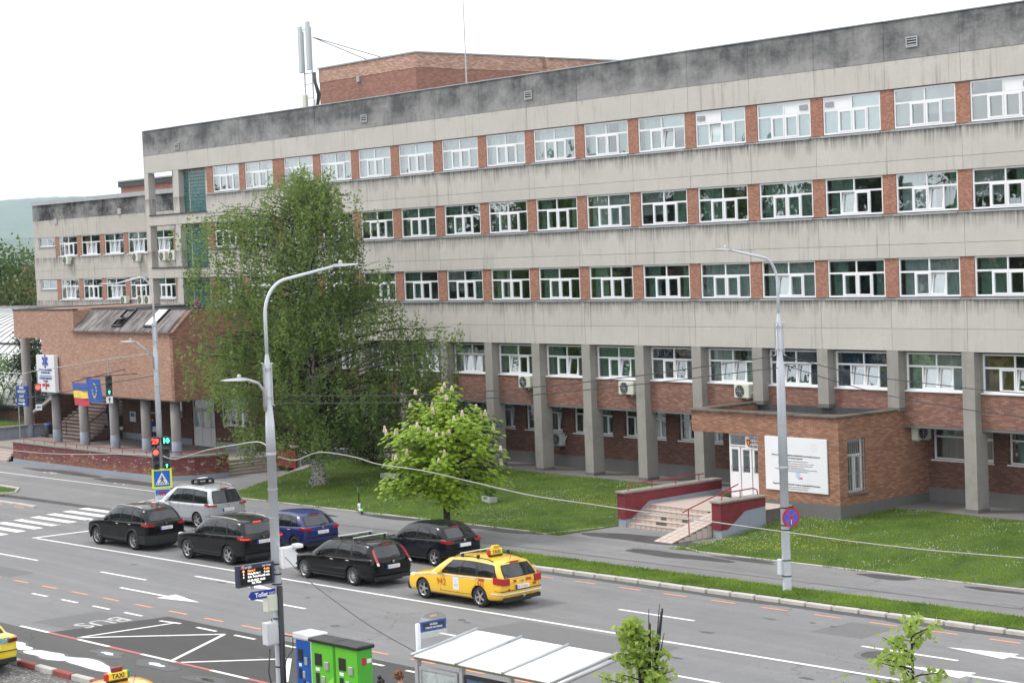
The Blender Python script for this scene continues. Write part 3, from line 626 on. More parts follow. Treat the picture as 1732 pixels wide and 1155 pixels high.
# first floor set back behind the columns
COLX = [3.6*k for k in range(-4, 11)]
b = MB(); b.box(-16.6, XR, .35, .62, 3.80, 5.12); b.build('brick_spandrel', M['brick_span'], BL)
b = MB(); b.box(-16.6, XR, .35, 1.9, 3.70, 3.795); b.build('soffit', M['render'], BL)  # dark render paints the overhang's shade onto the soffit
b = MB(); b.box(-16.6, XR, 3.5, 3.6, .7, 6.66); b.box(-16.6, XR, .62, 3.5, 3.80, 3.9); b.build('interior', M['room'], BL)
b = MB(); b.box(-16.6, XR, .36, .62, 6.60, 6.675); b.build('lintel', M['render'], BL)
c1 = ['curtain_white', 'curtain_blue', 'curtain_white', 'curtain_white', 'curtain_green', 'curtain_white', 'curtain_green']
for i, x in enumerate(COLX):
    k = round(x/3.6); zb = .68 if k not in (5, 6, 7) else 4.36
    q = MB(); q.box(x, x+.565, .0, .67, zb+.13, 6.68); co = q.build('column', M['column'], BL)
    q = MB(); q.box(x-.02, x+.585, -.02, .69, zb-.02, zb+.13); q.build('column_foot', M['render'], co)
    if i+1 < len(COLX):
        cm = 'curtain_ochre' if k == 8 else rw.choice(c1)
        window(BL, x+.66, .40, 5.15, 2.86, 1.45, rw.choice([(0, 0), (T8, T8), (T8, 0), (0, T8)]), x > 2, dress=(('c', .03, rw.choice([.3, .45, .94]), cm), ('c', .72, .25, cm)))
        q = MB(); q.box(x+.6, x+3.56, .29, .42, 5.10, 5.152); q.build('window_sill', M['white'], BL)
        q = MB(); q.box(x+.565, x+.66, .38, .6, 5.152, 6.6); q.build('window_reveal', M['cap'], BL)
# ground floor wall, far back
b = MB(); gw = []
for k in range(-4, 10):
    if k < 7: gw += [(3.6*k+.78, 3.6*k+2.62 if False else 3.6*k+1.85, 1), (3.6*k+2.55, 3.6*k+3.56, 1)]
    else: gw += [(3.6*k+.66, 3.6*k+3.57, 2)]
x = -16.6
for (a, c, kk) in gw:
    b.box(x, a, 1.78, 2.05, 1.24, 3.72); b.box(a, c, 1.78, 2.05, 1.24, 2.34); b.box(a, c, 1.78, 2.05, 3.62, 3.72); x = c
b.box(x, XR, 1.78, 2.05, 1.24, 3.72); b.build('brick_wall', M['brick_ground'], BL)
for (a, c, kk) in gw:
    window(BL, a, 1.92, 2.34, c-a, 1.28, (rw.choice([0, 0, T8]),), False, kind='two', dress=((('c', .05, .9, 'curtain_white'),) if kk == 2 else (('c', .05, .4, 'curtain_white'),) if rw.random() < .5 else None))
    q = MB(); q.box(a-.04, c+.04, 1.74, 1.93, 2.29, 2.338); q.build('window_sill', M['white'], BL)
b = MB(); b.box(-16.6, XR, 1.74, 2.0, .55, 1.24); b.build('plinth', M['render'], BL)
# roof-top brick block
b = MB(); b.box(-21.0, -11.5, 5, 14.1, 18.7, 21.25); rb = b.build('rooftop_block', M['brick_roof_low'], BL)
b = MB(); b.box(-21.02, -11.48, 4.98, 14.12, 21.25, 22.05); b.build('rooftop_brick_band', M['brick_roof'], rb)
b = MB(); b.box(-21.08, -11.42, 4.92, 14.18, 22.05, 22.13); b.build('rooftop_flashing', M['sill'], rb)
b = MB(); b.box(-14.6, -12.4, 4.95, 5.0, 19.2, 19.95); b.build('rooftop_window', M['dark'], rb)
b = MB(); b.box(-17.1, -16.8, 4.9, 5.0, 20.95, 21.25); b.build('vent_grille', M['metal'], rb)
b = MB(); b.box(-13.5, -11.2, 14.1, 24, 18.7, 22.0); r2b = b.build('rooftop_block', M['brick_roof'], BL)
b = MB(); b.box(-13.6, -11.1, 14.15, 24.1, 22.0, 22.08); b.build('rooftop_flashing', M['sill'], r2b)

# ------------------------------------------------------------------ left wing
LW = thing('hospital_wing', 'lower grey concrete wing with black soot streaks under its zinc-edged flat roof', 'building', (-50, 12, 0))
YW = 7.5; LJ = [-65.2, -61.9, -58.3, -54.6, -51.0, -47.4, -43.8, -40.2, -36.6, -31]
panels(14.72, 16.1, 'concrete_wing_top', y=YW, js=LJ, par=LW); panels(13.42, 14.72, 'concrete_wing', y=YW, js=LJ, par=LW)
panels(10.9, 11.9, 'concrete_wing', y=YW, js=LJ, par=LW); panels(10.24, 10.9, 'concrete_wing', y=YW, js=LJ, par=LW); panels(7.2, 8.68, 'concrete_wing', y=YW, js=LJ, par=LW)
b = MB(); b.box(-65.15, -31, YW+.26, 20, 6, 8.6); b.box(-65.15, -31, YW+.26, YW+.34, 10.26, 11.85); b.box(-65.15, -31, YW+.26, YW+.34, 13.45, 16.0); b.box(-65.15, -65, YW+.3, 20, 6, 16); b.box(-65, -31, YW+.34, 20, 15.2, 15.4); b.box(-65, -31, 19.9, 20, 6, 16); b.build('backing_wall', M['concrete_wing'], LW)
b = MB(); b.box(-65, -31, YW+4, YW+4.1, 8, 15)
for x in LJ[1:-1]: b.box(x, x+.12, YW+.35, YW+4, 8, 15)
b.box(-65, -31, YW+.35, YW+4, 10.5, 10.7); b.build('interior', M['room'], LW)
for i, (a, c) in enumerate(zip(LJ, LJ[1:])):
    q = MB(); q.box(a, c-.03, YW-.1, YW+.6, 16.08, 16.2+.004*(i % 2)); q.box(a, c-.03, YW-.12, YW-.1, 15.9, 16.2); q.build('flashing', M['sill'], LW)
M['sill_stain'] = M['sill']
wx = [-60.98, -57.35, -53.7, -50.1, -46.5, -42.9, -39.3, -35.7]
for z in (8.73, 11.94):
    q = MB(); q.box(-65.15, -64.4, YW+.02, YW+.26, z-.05, z+WH); q.build('concrete_panel', M['concrete_wing'], LW)
    q = MB(); q.box(-64.4, -61.55, YW+.02, YW+.26, z-.05, z+.78); q.build('concrete_panel', M['concrete_wing'], LW)
    window(LW, -64.4, YW+.1, z+.80, 2.8, WH-.82, kind='low'); q = MB(); q.box(-64.45, -61.55, YW-.06, YW+.1, z+.74, z+.8); q.build('window_sill', M['sill'], LW)
    for i, x in enumerate(wx):
        q = MB(); q.box(x-.66, x-.02, YW+.05, YW+.3, z, z+WH); q.build('brick_pier', M['brick_pier'], LW)
        if i+1 < len(wx):
            ww = wx[i+1]-x-.68
            window(LW, x, YW+.09, z+.02, ww, WH-.02, rw.choice([(0, 0), (T8, 0), (T8, T8)]), False, dress=(('c', .04, .35, rw.choice(['curtain_green', 'curtain_ochre', 'curtain_white'])), ('c', .76, .2, 'curtain_green')))
            q = MB(); q.box(x-.05, x+ww+.05, YW-.07, YW+.1, z-.05, z-.005); q.build('window_sill', M['white'], LW)
for x, z in ((-61.2, 14.6), (-51, 14.95)):
    q = MB(); q.box(x-.25, x+.25, YW-.08, YW, z-.2, z+.2); q.build('vent_grille', M['metal'], LW)
b = MB(); b.box(-58.3, -46, 11.5, 17, 15.4, 16.95); bx_ = b.build('rooftop_block', M['brick_roof_low'], LW)
b = MB(); b.box(-58.45, -46, 11.35, 17.1, 16.95, 17.35); b.build('rooftop_flashing', M['roofing'], bx_)
b = MB(); b.box(-58.5, -46, 11.3, 17.2, 17.35, 17.45); b.build('rooftop_flashing', M['sill'], bx_)
# ------------------------------------------------------------------ brick canopy over the old entrance
t = MT('flaking_red_paint'); p = t.sep(t.pos()); v = t.comb(t.math('ADD', p[0], p[1]), p[2], 0.)
bt = t.n('TexBrick', Vector=v, Color1=(0, 0, 0), Color2=(1, 1, 1), Mortar=(.5, .5, .5), Scale=1., Mortar__Size=.009, Mortar__Smooth=.2, Bias=0., Brick__Width=.25, Row__Height=.072)
bc = t.mix(bt.outputs['Color'], (.12, .042, .026), (.25, .10, .055)); n1 = t.noise(t.mapv(t.pos(), (1, 1, 2.2)), .95, 7, .68); n2 = t.noise(t.mapv(t.pos(), (1, 1, 2.5)), 2.6, 6, .7); n3 = t.noise(t.mapv(t.pos(), (.9, .9, 3)), 2.4, 7, .68)
hz_ = t.rng(p[2], .35, 1.2, -.10, .09)
f = t.rng(t.math('ADD', t.math('ADD', t.math('MULTIPLY', n1, .6), t.math('MULTIPLY', n2, .4)), hz_), .44, .49)
col = t.mix(f, bc, t.mix(n2, (.085, .010, .016), (.165, .022, .030))); col = t.mix(t.rng(n3, .60, .63), col, (.50, .44, .41)); col = t.mix(t.math('MULTIPLY', bt.outputs['Fac'], .35), col, (.3, .2, .17))
t.P(Base__Color=col, Roughness=.75); t.bump(t.math('SUBTRACT', t.math('MULTIPLY', f, .4), bt.outputs['Fac']), .5, .01); M['flaking'] = t.m
CB = thing('entrance_canopy', 'overhanging pink brick entrance block with corrugated sloping roof on round grey pillars', 'building', (-26, -4, .85))
CY, CX0, CX1, CT = -7.8, -36.1, -16.73, 8.66
b = MB()
b.box(CX0, -32.4, CY, -.02, 7.0, CT)                                    # left raised part over the notch
b.box(-32.4, -28.15, CY, -6.5, 3.84, CT); b.build('brick_wall', M['brick_canopy'], CB)
b = MB(); b.box(-28.15, CX1-.3, CY, CY+.3, 3.84, 7.44); b.build('brick_wall', M['brick_canopy'], CB)
b = MB(); b.prism([(CX1-.3, CY, 3.84), (CX1-.3, CY, 7.44), (CX1-.3, -6.54, 8.64), (CX1-.3, -.02, 8.64), (CX1-.3, -.02, 3.84)], (.3, 0, 0)); b.build('brick_gable', M['brick_annex'], CB)
b = MB(); b.prism([(-28.15, CY+.01, 7.44), (-28.15, -6.5, 8.66), (-28.15, -6.5, 7.2), (-28.15, CY+.01, 7.2)], (-.25, 0, 0)); b.build('brick_gable', M['brick_annex'], CB)
b = MB(); b.box(-32.4, CX1-.3, -6.5, -.02, 3.84, 3.95); b.box(-32.4, -28.2, CY+.02, -6.5, 3.78, 3.84); b.box(-28.2, CX1-.02, CY+.02, -.1, 3.78, 3.84); b.build('soffit', M['render'], CB)
b = MB(); b.box(-36.0, CX1-.3, -6.45, -.05, 7.3, 7.45); b.box(-36.15, -28.1, CY-.05, CY+.3, CT, CT+.06); b.box(-36.15, -35.8, CY+.3, -.1, CT, CT+.06); b.box(-36, -28.3, CY+.3, -.1, CT-.2, CT-.05); b.build('roof_deck', M['roofing'], CB)
b = MB(); b.box(-28.2, CX1-.1, -6.62, -6.35, 8.6, 8.72); b.box(CX1-.38, CX1+.04, -6.5, -.02, 8.64, 8.71); b.build('ridge_coping', M['roofing'], CB)
# corrugated slope
b = MB()
def cor(u, v): 
    x = -28.15+(CX1-.3+28.15)*u; n = math.sin(u*2*math.pi*44); return (x, CY-.12+1.42*v-.03*n, 7.47+1.2*v+.035*n)
b.grid(cor, 440, 2); slope = b.build('corrugated_sheet', M['sheet'], CB, smooth=True)
b = MB(); b.box(-28.25, CX1+.02, CY-.16, CY+.02, 7.40, 7.46); b.build('eaves_flashing', M['sheet_trim'], CB)
b = MB()
for i in range(13): b.bbox(CX1-.62+random.uniform(-.03, .03), CX1+.06, CY+.02+i*.098, CY+.02+i*.098+.13, 7.46+i*.092, 7.52+i*.092+random.uniform(0, .02), .01)
stuff(b.build('verge_tile', plain('mossy_tile', (.27, .18, .14), .9, .5, 6), CB))
sl_a = math.atan2(1.2, 1.42)
def skylight(x, openang):
    q = MB(); e = Vector((0, math.cos(sl_a), math.sin(sl_a))); nrm = Vector((0, -math.sin(sl_a), math.cos(sl_a))); o0 = Vector((x, CY+.12, 7.70))
    def P(a, l, h): return o0+Vector((a, 0, 0))+e*l+nrm*h
    def bar(a0, a1, l0, l1, h0, h1): q.add([P(a0,l0,h0),P(a1,l0,h0),P(a1,l1,h0),P(a0,l1,h0),P(a0,l0,h1),P(a1,l0,h1),P(a1,l1,h1),P(a0,l1,h1)], [(0,3,2,1),(4,5,6,7),(0,1,5,4),(1,2,6,5),(2,3,7,6),(3,0,4,7)])
    bar(0, 1.15, 0, .08, 0, .12); bar(0, 1.15, 1.32, 1.4, 0, .12); bar(0, .08, .08, 1.32, 0, .12); bar(1.07, 1.15, .08, 1.32, 0, .12); so_ = q.build('skylight', M['black'], CB)
    q = MB(); m = .7; ca, sa = math.cos(openang), math.sin(openang)
    q.add([P(.09, m+(l-m)*ca, .09+(m-l)*sa+h) for l in (.1, 1.3) for h in (0, .03)]+[P(1.06, m+(l-m)*ca, .09+(m-l)*sa+h) for l in (.1, 1.3) for h in (0, .03)], [(0,1,3,2),(4,6,7,5),(0,4,5,1),(2,3,7,6),(1,5,7,3),(0,2,6,4)])
    q.build('skylight_pane', M['skyglass'], so_)
M['skyglass'] = pane('skylight_glass', (.2, .22, .24), .45)
skylight(-23.7, R(32)); skylight(-20.0, 0)
# round pillars
PX = [(-36.7+.0, 6.98), (-32.0, 3.84), (-28.5, 3.84), (-24.75, 3.84), (-21.05, 3.84), (-17.75, 3.84)]
pz = .85
for i, (x, h) in enumerate(PX):
    y = -7.25 if i else -6.85
    q = MB(); q.lathe([(.27, pz+.75), (.27, h), (0, h)], (x, y, 0), 'z', 20); po = q.build('pillar', M['pillar'], CB, smooth=True)
    q = MB(); q.lathe([(.275, pz), (.275, pz+.75), (.0, pz+.752)], (x, y, 0), 'z', 20); q.build('pillar_foot', M['bluegrey'], po, smooth=True)
# wall under the canopy with windows and door
WY = -3.9
b = MB(); b.box(-30.2, -26.1, WY, WY+.3, 1.3, 3.84)
def wallrow(b, holes, x0, x1, z0, z1, y):
    x = x0
    for (a, c, s, h) in holes:
        b.box(x, a, y, y+.3, z0, z1); b.box(a, c, y, y+.3, z0, s) if s > z0 else None; b.box(a, c, y, y+.3, h, z1); x = c
    b.box(x, x1, y, y+.3, z0, z1)
b = MB(); wallrow(b, [(-27.9, -26.2, 2.45, 3.7), (-24.4, -23.0, 2.35, 3.7), (-21.9, -19.4, .86, 3.7), (-18.7, -15.9, 2.1, 3.7)], -30.2, -15.2, .86, 3.86, WY)
b.build('brick_wall', M['brick_ground'], CB)
b = MB(); b.box(-30.25, -22, WY-.03, WY, .86, 1.22); b.box(-19.3, -15.15, WY-.03, WY, .86, 1.22); b.build('plinth', M['bluegrey'], CB)
b = MB(); b.box(-15.5, -15.2, WY+.3, 0, .86, 3.78); b.build('brick_wall', M['brick_ground'], CB); b = MB(); b.box(-30.2, -15.5, -1, -.9, .86, 3.78); b.build('brick_wall', M['brick_ground'], CB)
window(CB, -27.9, WY+.1, 2.45, 1.7, 1.25, (0,), kind='low'); window(CB, -24.4, WY+.1, 2.35, 1.4, 1.35, (0,), kind='low'); window(CB, -18.7, WY+.1, 2.1, 2.8, 1.6, (0, 0))
def glazed_door(par, x, y, z, w, h, leaf0=0.0, lw=.95, transom=.72):
    b = MB(); bars(b, 0, w, 0, h, .07, 0, .08); b.box(.07, w-.07, .004, .076, h*transom, h*transom+.07)
    d = link('door_frame', b.mesh('door_frame', M['white']), par, Vector((x, y, z))-WLOC[par]); xs = leaf0; n = 0
    while xs < w-.1:
        x1 = min(w-.05, xs+lw); q = MB(); q.box(xs+.04, x1-.02, -.015, .05, .06, .95); bars(q, xs+.04, x1-.02, .95, h*transom-.02, .1, -.015, .05); lf = link('door_leaf', q.mesh('door_leaf', M['white']), d, (0, 0, 0)); 
        q = MB(); q.box(xs+.12, x1-.1, .0, .012, 1.03, h*transom-.1); link('pane', q.mesh('pane', M['glass']), d, (0, 0, 0)); q = MB(); q.tube((xs+.14, -.05, 1.05), (xs+.14, -.05, 1.3), .012); link('handle', q.mesh('handle', M['galv']), d, (0, 0, 0)); xs = x1
    q = MB(); q.box(.06, w-.06, .03, .042, h*transom+.06, h-.06); link('pane', q.mesh('pane', M['glass']), d, (0, 0, 0)); return d
glazed_door(CB, -21.9, WY+.08, .86, 2.5, 2.84)
# terrace with its painted parapet wall, steps and rails
TR = thing('entrance_terrace', 'raised terrace behind a flaking red brick parapet wall with steps at both ends', 'terrace', (-22, -8, 0))
b = MB(); b.prism([(-36.5, -10.6, 0), (-14.6, -10.35, 0), (-13.3, -9.6, 0), (-12.9, -7.6, 0), (-12.6, -4.6, 0), (-12.6, 0, 0), (-42, 0, 0), (-42, -8, 0), (-36.5, -9.0, 0)], (0, 0, .85)); b.build('terrace_floor', concrete('terrace_paving', (.27, .245, .22)), TR)
wl = [(-29.9, -11.05), (-24, -10.98), (-18, -10.85), (-14.3, -10.62), (-13.1, -10.2), (-12.35, -9.3), (-12.05, -8.2), (-12.0, -7.5)]
def ribbon(pts, th, z0, z1, mat, name, par, grow=0.):
    b = MB(); n = len(pts); L, Rr = [], []
    for i, p_ in enumerate(pts):
        a, c = Vector(pts[max(0, i-1)]), Vector(pts[min(n-1, i+1)]); d = (c-a).normalized(); nn = Vector((-d.y, d.x)); p_ = Vector(p_)
        L.append(p_-nn*grow); Rr.append(p_+nn*(th+grow))
    for i in range(n-1):
        q = [L[i], L[i+1], Rr[i+1], Rr[i]]; b.add([(c.x, c.y, z) for z in (z0, z1) for c in q], [(3,2,1,0),(4,5,6,7),(0,1,5,4),(2,3,7,6)]+([(3,0,4,7)] if i == 0 else [])+([(1,2,6,5)] if i == n-2 else []))
    return b.build(name, mat, par)
ribbon(wl, .3, .34, 1.25, M['flaking'], 'parapet_wall', TR); ribbon(wl, .3, -.1, .34, M['bluegrey'], 'plinth', TR, .03); ribbon(wl, .3, 1.25, 1.33, M['cap'], 'coping', TR, .04)
b = MB(); rl = [(x, y+.15, 1.52) for x, y in [(-29.0, -11.03)]+wl[1:4]]; b.path(rl, .028, 6)
for i in range(12): x = -28.8+i*1.28; b.tube((x, -10.82+(x+24)*.012, 1.33), (x, -10.82+(x+24)*.012, 1.52), .02, n=6)
b.build('rail', M['red_rail'], TR)
b = MB(); b.path([(-13.6, -10.0, 1.33), (-13.6, -10.0, 1.5), (-12.3, -8.2, 1.5), (-12.2, -7.7, 1.5), (-12.2, -7.7, 1.33)], .028, 6); b.build('rail', M['red_rail'], TR)
for i in range(5):       # steps on the right
    z = .85-.165*(i+1)+.165; q = MB(); q.box(-12.75+.0, -12.55+.13*i+.12, -7.5, -4.4, 0, z-.165+.0); q.build('step', M['tile'], TR)
    q = MB(); q.box(-12.55+.13*i+.10, -12.55+.13*i+.14, -7.5, -4.4, max(.01, z-.165-.05), z-.155); q.build('nosing', M['cap'], TR)
for i in range(5):       # steps on the left
    q = MB(); q.box(-40, -30.05-.62+.0, -10.6-.14*i-.12, -10.2, 0, .85-.16*(i+1)+.02); q.build('step', M['tile'], TR)
# red low wall at the far right of the steps
b = MB(); b.box(-12.6, -10.6, -4.35, -4.0, .3, 1.35); b.build('cheek_wall', M['red_paint'], TR); b = MB(); b.box(-12.7, -10.5, -4.4, -3.95, 1.35, 1.43); b.build('coping', M['cap'], TR); b = MB(); b.path([(-12.4, -4.2, 1.43), (-12.4, -4.2, 1.62), (-10.8, -4.2, 1.62), (-10.8, -4.2, 1.43)], .028, 6); b.build('rail', M['red_rail'], TR)
b = MB(); b.box(-12.6, -10.3, -4.2, -1.2, .3, 1.05); b.build('cheek_wall', M['bluegrey'], TR)
# grand outside stair under the canopy
ST = thing('outside_stair', 'worn pink stone stair climbing behind the pillars', 'stairs', (-33, -4, .85))
M['stair'] = plain('stair_stone', (.13, .082, .075), .7, .35, 2.5)
M['stair_nose'] = plain('stair_tread', (.22, .17, .155), .7, .25, 2.5)
for i in range(15):
    q = MB(); z0 = .86+i*.17; y0 = -6.3+i*.30; x1 = -30.2-(.02*i if i < 3 else .06); r_ = .35 if i < 4 else 0
    q.box(-36.2, x1+r_, y0, y0+.9 if i < 14 else 0, z0-.1, z0+.125); so_ = q.build('step', M['stair'], ST); q = MB(); q.box(-36.2, x1+r_+.02, y0-.03, y0+.3, z0+.125, z0+.172); q.build('tread', M['stair_nose'], so_)
b = MB(); b.prism([(-37.1, -6.4, .85), (-37.1, -6.4, 2.2), (-37.1, -1.6, 5.0), (-37.1, -1.6, .85)], (.3, 0, 0)); b.build('balustrade_wall', M['brick_ground'], ST)
b = MB(); b.prism([(-37.15, -6.5, 2.2), (-37.15, -6.5, 2.34), (-37.15, -1.5, 5.25), (-37.15, -1.5, 5.1)], (.42, 0, 0)); b.build('balustrade_cap', M['cap'], ST)
for x in (-33.4, -30.3):
    b = MB(); b.path([(x, -6.0, .95), (x, -6.0, 1.95), (x, -2.4, 4.0), (x, -2.4, 3.0)], .03, 6); b.build('handrail', M['black'], ST)

# ------------------------------------------------------------------ emergency entrance annex
AX = thing('entrance_annex', 'small orange brick entrance annex with flat roof, white door and side window', 'building', (22, -1, .68))
b = MB(); b.box(17.8, 21.45, -3.4, -3.1, 3.52, 4.34); b.box(21.45, 25.65, -3.4, -3.1, 1.04, 4.34); b.build('brick_wall', M['brick_annex'], AX)
b = MB(); y = -3.1; b.box(25.35, 25.65, -3.1, -2.92, 1.04, 4.34); b.box(25.35, 25.65, -1.9, 1.78, 1.04, 4.34); b.box(25.35, 25.65, -2.92, -1.9, 1.04, 1.46); b.box(25.35, 25.65, -2.92, -1.9, 3.5, 4.34); b.build('brick_wall', M['brick_annex'], AX)
b = MB(); b.box(17.8, 18.1, -3.1, .3, 3.52, 4.34); b.box(21.45, 21.75, -3.1, 1.7, .9, 3.6); b.build('brick_wall', M['brick_annex'], AX)
b = MB(); b.box(21.42, 25.69, -3.44, -3.2, .4, 1.035); b.box(25.4, 25.69, -3.2, 1.76, .4, 1.035); b.build('plinth', M['render'], AX)
b = MB(); b.box(18.1, 25.35, -3.1, .33, 3.53, 3.6); b.build('soffit', M['white'], AX)
b = MB(); b.box(18.1, 25.35, -3.1, .33, 4.02, 4.1); b.box(18.1, 25.35, .15, .34, 4.1, 4.36); b.build('roof_deck', M['roofing'], AX)
for i in range(7):
    q = MB(); a = 17.72+i*1.145; q.bbox(a, a+1.13, -3.5+random.uniform(-.02, .02), -3.0, 4.34+random.uniform(0, .008), 4.42+random.uniform(0, .02), .012); q.build('coping_slab', M['slab'], AX)
for x in (17.72, 25.3):
    for i in range(3): q = MB(); q.bbox(x, x+.42, -3.0+i*1.1, -3.0+i*1.1+1.09, 4.345, 4.425+random.uniform(0, .012), .012); q.build('coping_slab', M['slab'], AX)
wn = window(AX, 25.45, -2.92, 1.47, 1.02, 2.02, (0,), kind='two', dress=None, rotz=R(90))
q = MB(); q.box(25.42, 25.74, -2.97, -1.86, 1.40, 1.455); q.build('window_sill', M['render'], AX)
b = MB()
for i in range(9): b.tube((25.6, -2.88+i*.115, 1.48), (25.6, -2.88+i*.115, 3.48), .012, n=5)
for z in (1.55, 2.2, 2.85, 3.4): b.tube((25.6, -2.92, z), (25.6, -1.9, z), .012, n=5)
b.build('window_grille', M['galv'], AX)
dr_ = glazed_door(AX, 19.62, -3.12, .92, 1.83, 2.58, 0.0, .62, .80)
b = MB(); b.box(25.0, 25.05, -3.0, .2, .9, 3.5); b.build('interior', M['room'], AX)
b = MB(); b.box(19.62, 19.72, -3.05, .2, .92, 3.52); b.build('vestibule_side', M['white'], AX); b = MB(); b.box(19.75, 21.45, -.6, -.5, .9, 3.5); b.build('interior', M['room'], AX)
q = MB(); q.box(20.55, 21.44, -3.16, -3.135, 2.92, 3.42); sg = q.build('door_sign', plain('sign_white', (.74, .74, .75), .4, .03), AX)
M['ink'] = plain('sign_ink', (.05, .055, .07), .6, .1); M['ink_pale'] = plain('sign_ink_pale', (.40, .40, .42), .6, .1); M['ink_blue'] = plain('sign_blue', (.02, .07, .30), .5, .08); M['ink_red'] = plain('sign_red', (.40, .02, .03), .5, .08); M['yellow'] = plain('sign_yellow', (.75, .55, .03), .5, .08); M['signwhite'] = plain('sign_face', (.68, .695, .725), .4, .03)
for i, s_ in enumerate(('SPITALUL', 'JUDETEAN', 'URGENTA')): lettering(s_, .15, M['ink'], AX, Vector((21.1, -3.168, 3.33-i*.155))-WLOC[AX], bold=.003)
q = MB(); q.prism([(20.62, -3.165, 3.30), (20.84, -3.165, 3.30), (20.84, -3.165, 3.12), (20.73, -3.165, 2.98), (20.62, -3.165, 3.12)], (0, .004, 0)); q.build('coat_of_arms', M['ink_red'], AX)
q = MB(); q.prism([(20.67, -3.168, 3.2), (20.79, -3.168, 3.26), (20.79, -3.168, 3.14), (20.73, -3.168, 3.05)], (0, .002, 0)); q.build('coat_of_arms', M['yellow'], AX)
# steps, ramp and side walls
ES = thing('entrance_steps', 'beige tiled steps with a narrow wheelchair ramp and dark red side walls', 'steps', (20.5, -6, .12))
b = MB(); b.box(18.2, 23.2, -6.35, -3.06, .1, .89); b.build('landing_base', M['tile_joint'], ES)
tl_ = MB(); tl_.bbox(-.137, .137, -.137, .137, -.012, .012, .003); tme = tl_.mesh('tile', M['tile']); rt_ = random.Random(3)
rs_ = MB(); rs_.bbox(-.137, .137, -.012, .012, -.068, .068, .003); rme = rs_.mesh('tile', M['tile'])
tiles = 0
for i in range(17):
    for j in range(11):
        link('tile', tme, ES, Vector((18.4+i*.295, -6.2+j*.295, .892))-WLOC[ES], (0, 0, 0)); tiles += 1
for s_ in range(5):
    z = .12+.155*s_; y = -7.45+.27*s_; x1 = 23.15
    b = MB(); b.box(18.05, x1, y+.02, -6.3, max(0, z-.13), z+.125); b.build('step', M['tile_joint'], ES)
    b = MB(); b.box(18.05, x1, y-.015, y+.275, z+.127, z+.152); b.build('tread', M['tile'], ES)
    for i in range(16):
        if s_ in (1, 2) and rt_.random() < .22: continue
        x = 18.22+i*.295
        if x < 21.6 or x > 23.0: link('tile', rme, ES, Vector((x, y+.012, z+.05))-WLOC[ES]); tiles += 1
ra0, ra1 = (-9.5, .125), (-6.3, .9); sl2 = math.atan2(.775, 3.2)
b = MB(); b.prism([(21.85, ra0[0], .1), (21.85, ra1[0], .1), (21.85, ra1[0], ra1[1]-.02), (21.85, ra0[0], ra0[1]-.005)], (1.0, 0, 0)); b.build('ramp', M['tile_joint'], ES)
for i in range(3):
    for j in range(11):
        y = -9.35+j*.287; z = .125+(y+9.5)*.775/3.2; link('tile', tme, ES, Vector((22.02+i*.325, y, z+.004))-WLOC[ES], (sl2, 0, 0)).scale = (1.08, 1.0, 1)
for j in range(10):
    y = -9.0+j*.3; h_ = (y+9.5)*.775/3.2
    q = MB(); q.box(22.845, 22.865, y-.14, y+.14, .12, .11+max(.03, h_-.03)); q.build('tile', M['tile'], ES)
def cheek(x0, x1, y0, y1, name):
    b = MB(); b.prism([(x0, y0, .42), (x0, y0, 1.42), (x0, y1, 1.42), (x0, y1, 1.08), (x0, y0+1.3, 1.02), (x0, y0+.35, .42)], (x1-x0, 0, 0)); o = b.build(name, M['red_brick'], ES)
    b = MB(); b.prism([(x0+.01, y0+.03, .1), (x0+.01, y0+.03, .42), (x0+.01, y0+.33, .42), (x0+.01, y0+1.28, 1.02), (x0+.01, y1, 1.08), (x0+.01, y1, .1)], (x1-x0-.02, 0, 0)); b.build('cheek_base', M['bluegrey'], ES)
    b = MB(); b.bbox(x0-.06, x1+.06, y0-.06, y1, 1.42, 1.50, .012); b.build('cheek_coping', M['cap'], ES)
t = MT('painted_red_brick'); p = t.sep(t.pos()); v = t.comb(t.math('ADD', p[0], p[1]), p[2], 0.); bt = t.n('TexBrick', Vector=v, Scale=1., Mortar__Size=.008, Mortar__Smooth=.3, Brick__Width=.25, Row__Height=.075); n_ = t.noise(t.pos(), 1.3, 6, .65); n2_ = t.noise(t.mapv(t.pos(), (1, 1, 2)), 2.3, 6, .7)
t.P(Base__Color=t.mix(t.rng(n2_, .64, .70), t.mix(t.rng(n_, .3, .7), (.135, .014, .022), (.215, .026, .036)), (.34, .13, .055)), Roughness=.6); t.bump(t.math('SUBTRACT', 0., bt.outputs['Fac']), .8, .015); M['red_brick'] = t.m
cheek(17.75, 18.2, -7.55, -2.2, 'cheek_wall'); cheek(22.95, 23.42, -7.5, -5.1, 'cheek_wall')
def rail(pts, posts, r=.024):
    b = MB(); b.path(pts, r, 6)
    for a, c in posts: b.tube(a, c, r*.9, n=6)
    return b.build('handrail', M['red_rail'], ES)
rail([(18.0, -7.2, 1.5), (18.0, -7.15, 1.68), (18.0, -6.9, 1.75), (18.0, -3.0, 1.75)], [((18.0, y, 1.5), (18.0, y, 1.75)) for y in (-5.9, -4.6, -3.3)])
rail([(23.18, -7.2, 1.5), (23.18, -7.15, 1.68), (23.18, -6.9, 1.76), (23.18, -5.5, 1.78), (23.18, -5.3, 1.7), (23.18, -5.25, 1.5)], [((23.18, -6.2, 1.5), (23.18, -6.2, 1.77))])
rail([(22.8, -8.85, 1.2), (22.8, -8.6, 1.28), (22.8, -5.9, 1.95)], [((22.8, -8.55, .3), (22.8, -8.55, 1.3)), ((22.8, -6.3, .9), (22.8, -6.3, 1.86))])
